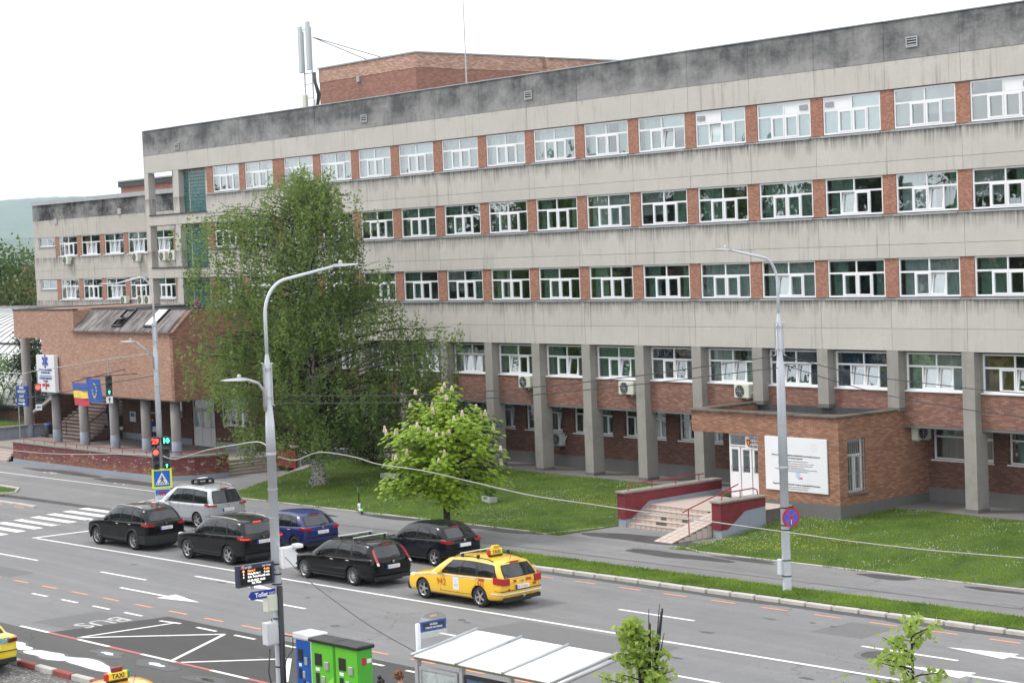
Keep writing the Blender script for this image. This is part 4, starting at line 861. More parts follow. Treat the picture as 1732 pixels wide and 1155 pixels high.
# white information board on the annex wall
IB = thing('information_board', 'large faded white project board fixed to the annex wall', 'sign', (23.5, -3.42, 1.44))
q = MB(); q.bbox(21.89, 25.1, -3.46, -3.41, 1.45, 3.53, .01); q.build('panel', M['signwhite'], IB)
def bl(s_, z, sz, m='ink_pale', x=23.5): lettering(s_, sz, M[m], IB, Vector((x, -3.466, z))-WLOC[IB])
bl('Proiect cofinantat de UNIUNEA EUROPEANA prin Fondul European de', 2.83, .085, 'ink'); bl('Dezvoltare Regionala', 2.73, .085, 'ink'); bl('Investitii pentru viitorul dumneavoastra', 2.62, .08)
for i, s_ in enumerate(('Cresterea calitatii serviciilor medicale prin asistenta bucuriei si a bunurilor', 'Reabilitarea si dotarea ambulatoriului si a sectiei de primire urgente', 'Spitalul Clinic Judetean de Urgenta', 'ORGANISMUL INTERMEDIAR PENTRU PROGRAMUL OPERATIONAL REGIONAL', 'AGENTIA PENTRU DEZVOLTARE REGIONALA')): bl(s_, 2.53-i*.075, .062)
bl('Programul Operational Sectorial Cresterea Competitivitatii Economice', 1.72, .085, 'ink'); bl('Valoarea totala a proiectului 22.328.056,78 lei', 1.63, .075); bl('Beneficiar Spitalul Clinic Judetean de Urgenta', 1.55, .065)
q = MB(); q.lathe([(0, 0), (.12, 0), (.12, .004)], (23.6, -3.466, 2.10), 'y', 16); q.build('emblem', plain('pale_blue_print', (.42, .55, .72), .5, .05), IB)
q = MB(); q.prism([(23.58, -3.466, 1.95), (23.85, -3.466, 1.95), (23.80, -3.466, 2.02)], (0, .004, 0)); q.build('emblem', M['ink_red'], IB)
q = MB(); q.prism([(24.3, -3.464, 3.35), (24.6, -3.464, 3.35), (24.6, -3.464, 3.1), (24.45, -3.464, 2.98), (24.3, -3.464, 3.1)], (0, .003, 0)); q.build('emblem', plain('faded_print', (.66, .63, .66), .5, .05), IB)
q = MB(); q.box(22.25, 22.75, -3.466, -3.462, 3.0, 3.38); q.build('emblem', plain('faded_blue', (.68, .71, .78), .5, .05), IB)
# ------------------------------------------------------------------ cars
def lerp(a, b, t): return a+(b-a)*t
def interp(tab, t):
    for (a, c) in zip(tab, tab[1:]):
        if t <= c[0]: k = (t-a[0])/(c[0]-a[0]); k = k*k*(3-2*k)*.5+k*.5; return [lerp(x, y, k) for x, y in zip(a[1:], c[1:])]
    return list(tab[-1][1:])
M['tail'] = plain('tail_light', (.34, .012, .014), .12, .1, spec=.8); M['tail_dark'] = plain('tail_light_dark', (.13, .008, .010), .12, .1, spec=.8); M['tail_white'] = plain('clear_lens', (.55, .50, .50), .12, .1, spec=.8)
M['brake'] = emit('brake_lit', (.75, .03, .02), 1.6); M['plate'] = plain('number_plate', (.74, .75, .76), .4, .03); M['chrome'] = plain('chrome', (.6, .6, .62), .15, .08, metal=.9); M['head'] = plain('head_lamp', (.5, .52, .55), .1, .1, spec=.9)
M['clad'] = plain('grey_cladding', (.016, .016, .017), .65, .25); M['seam'] = plain('panel_gap', (.004, .004, .004), .9, .1); M['seat'] = plain('seat_cloth', (.03, .03, .032), .9, .2)
_wheel = {}
def wheel_meshes(r, spokes, rimmat='alloy'):
    k = (r, spokes, rimmat)
    if k in _wheel: return _wheel[k]
    t_ = MB(); t_.lathe([(r*.66, -.10), (r*.95, -.105), (r, -.075), (r, .075), (r*.95, .105), (r*.66, .10)], (0, 0, 0), 'y', 28); tm = t_.mesh('tyre', M['rubber'], True)
    q = MB(); q.lathe([(r*.66, .098), (r*.62, .085), (r*.60, .0), (0, .0)], (0, 0, 0), 'y', 28); q.lathe([(r*.15, .085), (r*.10, .095), (0, .095)], (0, 0, 0), 'y', 12)
    for i in range(spokes):
        a = 2*math.pi*i/spokes; w = .062 if spokes <= 5 else .030; ca, sa = math.cos(a), math.sin(a)
        pts = []
        for rr, ww in ((r*.1, w*1.1), (r*.63, w*.8)):
            pts += [(ca*rr-sa*s*ww*.5, sa*rr+ca*s*ww*.5) for s in (-1, 1)]
        q.prism([(pts[0][0], .06, pts[0][1]), (pts[1][0], .06, pts[1][1]), (pts[3][0], .07, pts[3][1]), (pts[2][0], .07, pts[2][1])], (0, .028, 0))
    rm = q.mesh('rim', M[rimmat]); d = MB(); d.lathe([(0, .012), (r*.60, .012)], (0, 0, 0), 'y', 20); dm = d.mesh('brake_disc', M['clad'])
    _wheel[k] = (tm, rm, dm); return _wheel[k]
TYPES = {
 # ring table: t, z_bottom, z_shoulder, half width factor ; greenhouse: base front/rear t, roof front/rear t
 'wagon': dict(L=4.75, W=1.82, H=1.48, wb=2.72, fo=.93, r=.325, body=[(0, .34, .60, .66), (.012, .25, .68, .84), (.05, .19, .74, .94), (.14, .18, .82, .985), (.26, .18, .90, 1), (.5, .18, .93, 1), (.75, .19, .955, 1), (.92, .22, .97, .98), (.978, .27, .96, .94), (1, .36, .92, .90)],
               gh=(.255, .985, .415, .915), zr=(1.40, 1.48, 1.40), win=[(.17, .405), (.425, .66), (.70, .93)], rear=(.12, .86), tl=(.66, 1.02), rails=True),
 'hatch': dict(L=4.10, W=1.75, H=1.47, wb=2.56, fo=.82, r=.315, body=[(0, .34, .60, .66), (.012, .25, .68, .84), (.05, .19, .74, .94), (.14, .18, .82, .985), (.26, .18, .90, 1), (.5, .18, .94, 1), (.75, .19, .97, 1), (.90, .22, .985, .985), (.972, .27, .97, .945), (1, .36, .93, .90)],
               gh=(.25, .965, .43, .865), zr=(1.40, 1.47, 1.38), win=[(.17, .45), (.48, .74), (.77, .88)], rear=(.12, .86), tl=(.74, .98), rails=False),
 'suv': dict(L=4.60, W=1.86, H=1.66, wb=2.70, fo=.90, r=.365, body=[(0, .42, .72, .68), (.012, .30, .82, .85), (.05, .25, .90, .95), (.14, .24, .98, .985), (.26, .24, 1.05, 1), (.5, .24, 1.08, 1), (.75, .25, 1.11, 1), (.91, .28, 1.13, .98), (.975, .33, 1.12, .95), (1, .42, 1.07, .91)],
             gh=(.25, .975, .405, .905), zr=(1.57, 1.66, 1.57), win=[(.165, .42), (.445, .70), (.73, .90)], rear=(.14, .86), tl=(.86, 1.10), rails=True),
 'mpv': dict(L=4.85, W=1.90, H=1.72, wb=2.92, fo=.95, r=.34, body=[(0, .36, .66, .68), (.012, .26, .76, .85), (.05, .20, .84, .95), (.12, .19, .93, .985), (.22, .19, 1.02, 1), (.5, .19, 1.04, 1), (.75, .20, 1.06, 1), (.92, .22, 1.07, .985), (.98, .28, 1.06, .95), (1, .38, 1.02, .92)],
             gh=(.20, .99, .375, .93), zr=(1.62, 1.72, 1.64), win=[(.17, .39), (.41, .66), (.69, .93)], rear=(.10, .88), tl=(.86, 1.08), rails=True),
 'sedan': dict(L=4.35, W=1.76, H=1.50, wb=2.63, fo=.83, r=.31, body=[(0, .36, .62, .66), (.012, .26, .70, .84), (.05, .20, .78, .94), (.14, .19, .86, .985), (.26, .19, .93, 1), (.5, .19, .96, 1), (.75, .20, .99, 1), (.90, .22, 1.0, .985), (.975, .28, .99, .95), (1, .36, .95, .91)],
               gh=(.25, .90, .42, .74), zr=(1.42, 1.50, 1.42), win=[(.17, .46), (.49, .80)], rear=(.12, .88), tl=(.72, .98), rails=False),
}
def car(name, label, kind, colour, F, plate='', spokes=5, rail_mat='clad', clad=False, tail='tail', scale=1., rear_wheel=None, yaw=None, lit=False, group='cars waiting on the road', extra=None, rimmat='alloy', opening=False):
    """F: ground point under the left rear tyre's outer face (or rear_wheel); nose points down the road (-u)"""
    T = TYPES[kind]; L, W, H, wb, r = T['L']*scale, T['W'], T['H'], T['wb'], T['r']; hw = W/2
    ang = RA+math.pi if yaw is None else yaw
    c, s = math.cos(ang), math.sin(ang)
    xr = L/2-T['fo']-wb                          # rear axle in local x (nose +x)
    lx, ly = xr, hw-.03
    loc = (F[0]-(c*lx-s*ly), F[1]-(s*lx+c*ly), 0.002)
    tg = thing(name, label, 'car' if 'taxi' not in label else 'taxi', loc, ang, group, local=True)
    X = lambda t: L/2-t*L
    body = [tuple([a[0], a[1], a[2], a[3]]) for a in T['body']]
    # lower body loft
    ts = sorted(set([a[0] for a in body]+[.09, .2, .33, .42, .58, .66, .84, .95])); rings = []
    for t in ts:
        zb, zs, w = interp(body, t); w *= hw; x = X(t); cr = .05 if t < .27 else .02
        half = [(0, zb), (.80*w, zb), (.955*w, zb+.05), (.992*w, zb+.20), (1.0*w, lerp(zb, zs, .55)), (.985*w, zs-.13), (.955*w, zs-.03), (.90*w, zs+.005), (.5*w, zs+cr*.8), (0, zs+cr)]
        rings.append([(x, y, z) for y, z in half]+[(x, -y, z) for y, z in reversed(half[1:-1])])
    b = MB(); n = len(rings[0])
    for rg in rings: b.v += rg
    for i in range(len(rings)-1):
        for k in range(n): k2 = (k+1) % n; b.f.append((i*n+k, i*n+k2, (i+1)*n+k2, (i+1)*n+k)); b.m.append(0)
    b.f.append(tuple(range(n))); b.f.append(tuple((len(rings)-1)*n+k for k in reversed(range(n)))); b.m += [0, 0]
    me = b.mesh('body', [colour, M['clad']], True)
    bm = bmesh.new(); bm.from_mesh(me); bmesh.ops.recalc_face_normals(bm, faces=bm.faces); bm.to_mesh(me); bm.free()
    o = bpy.data.objects.new('body', me)
    m_ = o.modifiers.new('s', 'SUBSURF'); m_.levels = 2; m_.render_levels = 2
    q = MB()
    for ax in (xr, xr+wb):
        for sg in (-1, 1): q.lathe([(0, sg*.52), (r+.045, sg*.52), (r+.045, sg*1.3), (0, sg*1.3)], (ax, 0, r), 'y', 32)
    cme = q.mesh('cut', [M['clad']]); bm = bmesh.new(); bm.from_mesh(cme); bmesh.ops.remove_doubles(bm, verts=bm.verts, dist=1e-4); bmesh.ops.recalc_face_normals(bm, faces=bm.faces); bm.to_mesh(cme); bm.free()
    co = bpy.data.objects.new('cut', cme)
    m_ = o.modifiers.new('b', 'BOOLEAN'); m_.object = co; m_.operation = 'DIFFERENCE'; m_.solver = 'EXACT'
    try: m_.material_mode = 'TRANSFER'
    except Exception: pass
    fin = baked(o, co); bpy.data.objects.remove(o); bpy.data.objects.remove(co)
    bo = link('body', fin, tg, (0, 0, 0))
    # greenhouse surface
    g0, g1, q0, q1 = T['gh']; zr = T['zr']
    def P(u, v, off=0.):
        xb, xt = lerp(X(g0), X(g1), u), lerp(X(q0), X(q1), u); tb = lerp(g0, g1, u)
        zbelt = interp(body, tb)[1]-.015; zroof = (zr[0]*(1-2*u)**2 if u < .5 else zr[2]*(2*u-1)**2)+zr[1]*(1-(1-2*u)**2)
        e = abs(2*u-1)**3.2; wbt = hw*.935*(1-.12*e); wtp = hw*.735*(1-.10*e)
        vv = v; y = lerp(wbt, wtp, vv)+.055*math.sin(math.pi*vv)*(1-.3*e)+off; z = lerp(zbelt, zroof-.03, v); return Vector((lerp(xb, xt, v), y, z))
    def E(sgn, sv, v, off=0.):                    # end surface: sgn 0 windscreen, 1 rear
        p_ = P(sgn, v); bow = (.10 if sgn == 0 else -.07)*(1-sv*sv)*(1-.4*v); return Vector((p_.x+bow+(off if sgn == 0 else -off), p_.y*sv, p_.z+.02*(1-sv*sv)*v))
    def RF(u, sv):
        p_ = P(u, 1.0); k = 1-sv*sv; x = p_.x+(.06*k*max(0, 1-u*5) if u < .2 else -.042*k*max(0, u*5-4)); return Vector((x, p_.y*sv, p_.z+.045*(k**.8)))
    b = MB()
    for sg in (1, -1):
        b.grid(lambda u, v: (P(u, v).x, sg*P(u, v).y, P(u, v).z), 20, 6)
    b.grid(lambda u, v: E(0, 2*u-1, v), 10, 6); b.grid(lambda u, v: E(1, 2*u-1, v), 10, 6); b.grid(lambda u, v: RF(u, 2*v-1), 20, 10)
    cab = MB(); cab.v = b.v; cab.f = b.f; cab.m = b.m
    me = cab.mesh('cabin', colour, True); bm = bmesh.new(); bm.from_mesh(me); bmesh.ops.remove_doubles(bm, verts=bm.verts, dist=.02); bmesh.ops.recalc_face_normals(bm, faces=bm.faces); bm.to_mesh(me); bm.free()
    cb = link('cabin', me, tg, (0, 0, 0))
    # glazing: dark surround, then the panes
    sh = M['black']; gm = M['cabglass']
    for sg in (1, -1):
        q = MB(); ws = T['win']; q.grid(lambda u, v: (lambda p_: (p_.x, sg*p_.y, p_.z))(P(lerp(ws[0][0]-.02, ws[-1][1]+.015, u), lerp(.03, .90, v), .006)), 20, 5); q.build('window_surround', sh, cb, True)
        for (a, c_) in ws:
            q = MB(); q.grid(lambda u, v: (lambda p_: (p_.x, sg*p_.y, p_.z))(P(lerp(a, c_, u), lerp(.07, .86, v), .012)), 8, 5); w_ = q.build('side_window', gm, cb, True)
    q = MB(); q.grid(lambda u, v: E(0, lerp(-.93, .93, u), lerp(.02, .96, v), .012), 10, 6); q.build('windscreen', gm, cb, True)
    ra_, rb_ = T['rear']; q = MB(); q.grid(lambda u, v: E(1, lerp(-.90, .90, u), lerp(ra_-.05, rb_+.05, v), .010), 10, 6); q.build('window_surround', sh, cb, True)
    q = MB(); q.grid(lambda u, v: E(1, lerp(-.84, .84, u), lerp(ra_, rb_, v), .016), 10, 6); q.build('rear_window', gm, cb, True)
    # plan outline used for the wrap-around pieces
    def plan(a):                                  # a: 0 centre rear .. 1 corner .. 2 side at t=.86
        zb, zs, w = interp(body, 1.0); we = w*hw
        if a <= 1: y = we*.99*a; return Vector((X(1.0)-.035*(1-a*a)+.0, y))
        t = 1-(a-1)*.14; w_ = interp(body, t)[2]*hw; return Vector((X(t), w_*.992))
    def wrap(nm, a0, a1, z0, z1, mat, off=.012, sides=(1, -1), n=8, par=tg, zt=0.):
        outs = []
        for sg in sides:
            q = MB(); A, B_ = [], []
            for i in range(n+1):
                a = lerp(a0, a1, i/n); p_ = plan(a); d = (plan(min(2, a+.02))-plan(max(0, a-.02))); nn = Vector((-d.y, d.x)).normalized() if d.length else Vector((-1, 0)); nn = Vector((d.y, -d.x)).normalized()
                if nn.x > .3: nn = -nn
                if a > 1.2 and nn.y < 0: nn = -nn
                o_ = p_+nn*off; i_ = p_-nn*.06; dz = zt*(i/n); A.append((o_, dz)); B_.append((i_, dz))
            for i in range(n):
                q.add([(p_[0].x, sg*p_[0].y, z+p_[1]) for z in (z0, z1) for p_ in (A[i], A[i+1], B_[i+1], B_[i])], [(3,2,1,0),(4,5,6,7),(0,1,5,4),(2,3,7,6),(3,0,4,7),(1,2,6,5)])
            outs.append(q.build(nm, mat, par, fix=True))
        return outs
    tz0, tz1 = T['tl']
    if extra != 'tall':
        wrap('tail_light', .66, 1.55, tz0+.08, tz1-.07, M[tail], .016, zt=.05)
        if lit: wrap('brake_lamp', .78, 1.25, tz0+.11, tz1-.10, M['brake'], .024, zt=.03)
    else:
        for sg in (1, -1):
            for (v0, v1, mt) in ((-.42, -.22, 'tail_white'), (-.22, .74, 'tail')):
                q = MB(); q.grid(lambda u, v: (lambda p_: (p_.x-.012, sg*(p_.y), p_.z))(E(1, lerp(.845, .965, u), lerp(v0, v1, v), .022)), 2, 5); q.build('tail_light', M[mt], tg, True)
    zb = interp(body, .97)[0]
    if clad: wrap('rear_bumper', 0, 2, zb-.06, zb+.28, M['clad'], .014, n=14)
    wrap('bumper_valance', 0, .95, zb-.02, zb+.10, M['clad'], .010, n=8)
    q = MB(); q.box(X(1)-.045, X(1)+.02, -.27, .27, tz0-.06 if kind != 'mpv' else .72, tz0+.06 if kind != 'mpv' else .84); pl = q.build('number_plate', M['plate'], tg)
    zpl = tz0 if kind != 'mpv' else .78
    if plate: link('plate_lettering', text_mesh(plate, .092, M['ink_pale'], .002), tg, (X(1)-.052, 0, zpl), (0, 0, R(-90)))
    q = MB(); q.box(X(1)-.047, X(1)+.02, .23, .272, zpl-.06, zpl+.06); q.build('plate_band', M['ink_blue'], pl)
    q = MB(); q.lathe([(.045, 0), (.045, -.012), (0, -.012)], (X(1)-.035, 0, zpl+.17), 'x', 12); q.build('badge', M['chrome'], tg)
    wrap('bumper_crease', 0, 1.5, zb+.30, zb+.312, M['seam'], .008, n=12)
    # head lamps, grille
    for sg in (1, -1):
        q = MB(); q.ball((L/2-.26, sg*hw*.74, body[3][2]-.115), .17, 10, (1.1, .75, .42)); q.build('headlight', M['head'], tg, True)
    q = MB(); q.box(L/2-.09, L/2-.005, -.45, .45, .34, .56); q.build('grille', M['clad'], tg)
    # seams, handles, sills, mirrors
    q = MB(); 
    def side(t, k):                               # point on the body side
        zb_, zs_, w_ = interp(body, t); prof = [(.992, zb_+.20), (1.0, lerp(zb_, zs_, .55)), (.985, zs_-.13), (.955, zs_-.03)]; i = min(2, int(k*3)); f = k*3-i; return (X(t), lerp(prof[i][0], prof[i+1][0], f)*w_*hw*.992+.001, lerp(prof[i][1], prof[i+1][1], f))
    for sg in (1, -1):
        for t in (lerp(g0, g1, ws[0][0]+.015), lerp(g0, g1, ws[1][0]-.01), lerp(g0, g1, ws[1][1]+.015)):
            pts = [side(t, k/5) for k in range(6)]; q.path([(x, sg*y, z) for x, y, z in pts], .0075, 5)
        pts = [side(lerp(lerp(g0, g1, ws[0][0]), lerp(g0, g1, ws[1][1]), i/8), 0) for i in range(9)]; q.path([(x, sg*y, z-.01) for x, y, z in pts], .0075, 5)
    q.build('panel_gaps', M['seam'], tg)
    for sg in (1, -1):
        for t in (lerp(g0, g1, ws[1][0]-.045), lerp(g0, g1, ws[1][1]-.03)):
            x, y, z = side(t, .72); q = MB(); q.bbox(x-.09, x+.09, sg*y-.02, sg*y+.02, z-.015, z+.015, .008); q.build('door_handle', M['chrome'] if spokes != 5 else colour, tg)
        x, y, z = side(lerp(g0, g1, ws[0][0]+.02), 1); q = MB(); q.ball((x-.02, sg*(y+.10), z+.075), .11, 10, (.55, 1.0, .72)); q.tube((x, sg*(y-.05), z+.02), (x-.01, sg*(y+.06), z+.05), .025, n=6); q.build('mirror', colour if not clad else M['black'], tg, True)
        q = MB(); q.bbox(xr+r+.09, xr+wb-r-.09, sg*hw*.955-.03, sg*hw*.955+.03, zb+.0 if clad else zb-.03, zb+.09 if clad else zb+.0, .01); q.build('sill', M['clad'], tg)
    if clad:
        for ax in (xr, xr+wb):
            for sg in (1, -1):
                q = MB(); pts = [(ax+(r+.075)*math.cos(a), sg*(hw-.012), r+(r+.075)*math.sin(a)) for a in [R(-12)+R(204)*i/16 for i in range(17)]]; q.path(pts, .04, 6); q.build('arch_trim', M['clad'], tg, True)
    if T['rails']:
        for sg in (1, -1):
            q = MB(); q.path([tuple(P(u, 1.0)+Vector((0, (-.035)*1, .03 if u in (.10, .90) else .062))) if sg == 1 else (lambda p_: (p_.x, -p_.y+.035, p_.z+(.03 if u in (.10, .90) else .062)))(P(u, 1.0)) for u in (.10, .16, .32, .5, .68, .84, .90)], .018, 6); q.build('roof_rail', M[rail_mat], tg, True)
    # rear wiper, third lamp, aerial, exhaust
    p_ = E(1, 0, T['rear'][0]+.02, .03); q = MB(); q.path([tuple(p_), tuple(E(1, -.42, T['rear'][0]+.10, .03))], .013, 5); q.build('wiper', M['black'], tg)
    p_ = E(1, 0, .985, .0); q = MB(); q.bbox(p_.x-.03, p_.x+.02, -.17, .17, p_.z-.03, p_.z+.01, .006); q.build('brake_lamp', M['brake'] if lit else M['tail'], tg)
    q = MB(); pr_ = RF(.93, 0); q.path([(pr_.x, 0, pr_.z), (pr_.x-.16, 0, pr_.z+.32)], [.008, .004], 5); q.build('aerial', M['black'], tg)
    q = MB(); q.tube((X(1)-.01, -.45, zb+.02), (X(1)+.2, -.45, zb+.04), .035, n=8); q.build('exhaust', M['galv'], tg)
    q = MB(); q.box(-L*.455, L*.43, -hw*.62, hw*.62, .155, .30); q.build('underbody_light_block', M['clad'], tg)  # lowered and lengthened to block light and deepen the shade beneath
    tm, rm, dm = wheel_meshes(r, spokes, rimmat)
    for ax in (xr, xr+wb):
        for sg in (1, -1):
            we = bpy.data.objects.new('wheel', None); COL.objects.link(we); we.parent = tg; we.location = (ax, sg*(hw-.135), r); we.rotation_euler = (0, random.uniform(0, 6), 0 if sg == 1 else math.pi)
            for nm, mm in (('tyre', tm), ('rim', rm), ('brake_disc', dm)): ch = bpy.data.objects.new(nm, mm); COL.objects.link(ch); ch.parent = we
    tg_api = dict(t=tg, P=P, E=E, RF=RF, side=side, X=X, wrap=wrap, hw=hw, H=H, L=L, T=T, body=body, colour=colour, tz=zpl, zb=zb)
    return tg_api
t = MT('car_window'); fr = schlick(t, .055, 1.1); gl_ = t.n('BsdfGlossy', Color=(.92, .95, 1), Roughness=.015); df = t.n('BsdfDiffuse', Color=(.012, .014, .015))
ms = t.n('MixShader', Fac=fr); t.t.links.new(df.outputs[0], ms.inputs[1]); t.t.links.new(gl_.outputs[0], ms.inputs[2]); t.t.links.new(ms.outputs[0], t.out.inputs['Surface']); M['cabglass'] = t.m
BLK = paint('paint_black', (.005, .005, .0055), 0, .25, .07, .05, .6); BLK2 = paint('paint_charcoal', (.006, .0065, .0075), 0, .25, .07, .05, .65); NAVY = paint('paint_dark_navy', (.005, .0065, .011), 0, .25, .07, .05, .6); BLUE = paint('paint_blue', (.008, .016, .11), 0., .3, .12, .4, .5); SILV = paint('paint_silver', (.44, .46, .49), .55, .3, .12); YEL = paint('paint_taxi_yellow', (.78, .46, .02), 0., .3, .08); ORA = paint('paint_taxi_orange', (.80, .36, .02), 0., .3, .05)
YEL2 = paint('paint_lemon_yellow', (.78, .60, .03), 0., .3, .05)
car('parked_car', 'black off-road car with silver roof rails first in line at the crossing', 'suv', BLK, (6.41, -22.76), 'B 101 ERG', 6, 'alloy', clad=True)
mpv = car('parked_car', 'silver people carrier with a black roof light box beside the signal pole', 'mpv', SILV, (3.16, -18.05), 'SB 44 VLS', 5, 'alloy')
car('parked_car', 'black off-road car with five-spoke wheels and lit brake lamps, second in line', 'suv', BLK2, (12.82, -22.3), 'SB 35 LDS', 5, 'alloy', lit=True)
car('parked_car', 'dark blue small hatchback in the kerb lane behind the lamp post', 'hatch', BLUE, (12.25, -19.05), 'SB 77 BT', 10, rimmat='clad', scale=.98)
est = car('parked_car', 'black estate car with silver crossbars on its roof, third in line', 'wagon', BLK, (20.3, -21.9), 'SB 12 DEV', 10, 'clad', extra='tall')
car('parked_car', 'dark navy hatchback in the kerb lane next to the chestnut tree', 'hatch', NAVY, (19.25, -17.7), '', 5)
tx = car('taxi', 'yellow estate taxi with red lettering and roof sign, last in line', 'wagon', YEL, (26.87, -21.59), 'SB 29 BUG', 5, 'clad', scale=.985)
# roof light box on the people carrier
q = MB(); p_ = mpv['RF'](.45, 0); q.bbox(p_.x-.28, p_.x+.28, -.42, .42, p_.z, p_.z+.05, .02); q.bbox(p_.x-.22, p_.x+.22, -.38, .38, p_.z+.17, p_.z+.24, .03)
for sx in (-.22, .22): 
    for sy in (-.36, .36): q.bbox(p_.x+sx-.05, p_.x+sx+.05, sy-.06, sy+.06, p_.z+.04, p_.z+.19, .02)
rs = q.build('roof_light_box', M['clad'], mpv['t']); q = MB(); q.bbox(p_.x-.12, p_.x+.12, -.2, .2, p_.z+.238, p_.z+.26, .01); q.build('roof_light_lens', M['white'], rs)
def crossbars(A, us, mat):
    for u in us:
        a, c_ = A['P'](u, 1), A['P'](u, 1); q = MB(); z = a.z+.14; q.bbox(a.x-.03, a.x+.03, -a.y-.06, a.y+.06, z, z+.03, .008); cbx = q.build('crossbar', M[mat], A['t'])
        for sg in (1, -1): q = MB(); q.bbox(a.x-.045, a.x+.045, sg*(a.y-.03)-.035, sg*(a.y-.03)+.035, a.z+.03, z+.005, .01); q.build('crossbar_foot', M['black'], cbx)
crossbars(est, (.34, .68), 'pole'); crossbars(tx, (.30, ), 'pole')
# taxi dress
q = MB(); a = tx['P'](.62, 1)
for sg in (1, -1): q = MB(); q.bbox(a.x-.045, a.x+.045, sg*(a.y-.03)-.04, sg*(a.y-.03)+.04, a.z+.03, a.z+.15, .01); q.build('crossbar_foot', M['black'], tx['t'])
def roof_sign(A, u, sv=0., small=False, num='TAXI'):
    p_ = A['RF'](u, sv); q = MB(); z = p_.z+.05
    q.bbox(p_.x-.06, p_.x+.06, p_.y-.30, p_.y+.30, z, z+.18, .02); ts_ = q.build('taxi_sign', M['yellow'], A['t'])
    q = MB(); q.bbox(p_.x-.065, p_.x+.065, p_.y+.22, p_.y+.33, z-.005, z+.185, .03); q.build('sign_end', plain('sign_end_red', (.42, .03, .03), .3, .1), ts_); q = MB(); q.bbox(p_.x-.065, p_.x+.065, p_.y-.33, p_.y-.22, z-.005, z+.185, .03); q.build('sign_end', plain('sign_end_green', (.02, .22, .12), .3, .1), ts_)
    q = MB(); q.bbox(p_.x-.05, p_.x+.05, p_.y-.14, p_.y+.14, z+.185, z+.29, .012); q.build('sign_top', M['yellow'] if not small else plain('sign_top_maroon', (.16, .03, .04), .4, .1), ts_)
    q = MB(); q.bbox(p_.x-.08, p_.x+.08, p_.y-.25, p_.y+.25, z-.05, z, .01); q.build('sign_foot', M['black'], ts_)
    link('sign_lettering', text_mesh('TAXI', .15, M['ink'], .002, bold=.004), ts_, (p_.x-.064, p_.y, z+.09), (0, 0, R(-90))); link('sign_lettering', text_mesh('TAXI', .10, M['ink_red'], .002), ts_, (p_.x-.054, p_.y, z+.24), (0, 0, R(-90)))
    return ts_
roof_sign(tx, .66)
# chequered belt and lettering on both flanks
for sg in (1, -1):
    q = MB(); q2 = MB()
    for i in range(88):
        t0 = .10+i*.0092
        for j in range(3):
            k0, k1 = .83+.045*j, .83+.045*(j+1); tgt = q if (i+j) % 2 else q2; cs = [tx['side'](t0, k0), tx['side'](t0+.0092, k0), tx['side'](t0+.0092, k1), tx['side'](t0, k1)]; cs = [(x, sg*(y+.008), z) for x, y, z in cs]
            tgt.add(cs if sg == -1 else cs[::-1], [(0, 1, 2, 3)])
    stuff(q.build('chequer_band', M['ink'], tx['t'])); stuff(q2.build('chequer_band', M['signwhite'], tx['t']))
    for txt, t_, k_, sz in (('942', .40, .42, .30), ('TAXI', .80, .80, .13), ('942', .80, .52, .22)):
        x, y, z = tx['side'](t_, k_); link('flank_lettering', text_mesh(txt, sz, M['ink_red'], .003, bold=.006 if sz < .2 else -.004), tx['t'], (x, sg*(y+.016), z), (0, 0, math.pi if sg == 1 else 0))
    x, y, z = tx['side'](.55, .42); q = MB(); q.box(x-.14, x+.14, sg*(y+.005)-.004, sg*(y+.005)+.004, z-.2, z+.2); dc = q.build('door_notice', M['signwhite'], tx['t']); link('door_notice_lettering', text_mesh('T\n942', .12, M['ink_pale'], .002), dc, (x, sg*(y+.011), z), (0, 0, math.pi if sg == 1 else 0))
for txt, y, z, sz in (('24', .30, .17, .12), ('2942', -.28, .17, .12), ('942', -.52, .0, .09), ('SIB', .55, -.08, .07)):
    link('tail_lettering', text_mesh(txt, sz, M['ink_red'], .003, bold=.005), tx['t'], (tx['X'](1)-.012, y, tx['tz']+z+.02), (0, 0, R(-90)))
tx['wrap']('bumper_strip', 0, 1.7, tx['zb']+.2, tx['zb']+.23, M['signwhite'], .016, n=12)
q = MB(); q.ball((tx['X'](1)-.09, 0, tx['zb']+.12), .04, 10); q.tube((tx['X'](1)-.09, 0, tx['zb']+.1), (tx['X'](1)+.05, 0, tx['zb']+.02), .02, n=6); q.build('tow_ball', M['galv'], tx['t'], True)
q = MB(); q.bbox(tx['L']/2-.2, tx['L']/2+.02, -tx['hw']*.84, tx['hw']*.84, .22, .50, .05); q.build('front_bumper', M['clad'], tx['t'])
# two taxis on the near forecourt
sx = car('taxi', 'lemon yellow saloon taxi numbered 953 cut off by the left edge', 'sedan', YEL2, (23.45, -37.5), 'SB 53 UKP', 5, group='taxis on the forecourt', tail='tail_dark', yaw=RA+math.pi-.02)
link('tail_lettering', text_mesh('953', .22, plain('light_blue_ink', (.05, .30, .62), .5, .1), .003, bold=.006), sx['t'], (sx['X'](1)-.03, -.42, sx['tz']+.15), (0, 0, R(-90)))
ox = car('taxi', 'orange saloon taxi with roof sign at the bottom edge', 'sedan', ORA, (35.2, -38.66), 'SB 84 TAX', 5, group='taxis on the forecourt', yaw=RA+math.pi)
roof_sign(ox, .55, .1, True)
q = MB(); p_ = ox['RF'](.82, .55); q.path([tuple(p_), (p_.x-.12, p_.y, p_.z+.22)], [.008, .005], 5); q.build('aerial', M['black'], ox['t'])
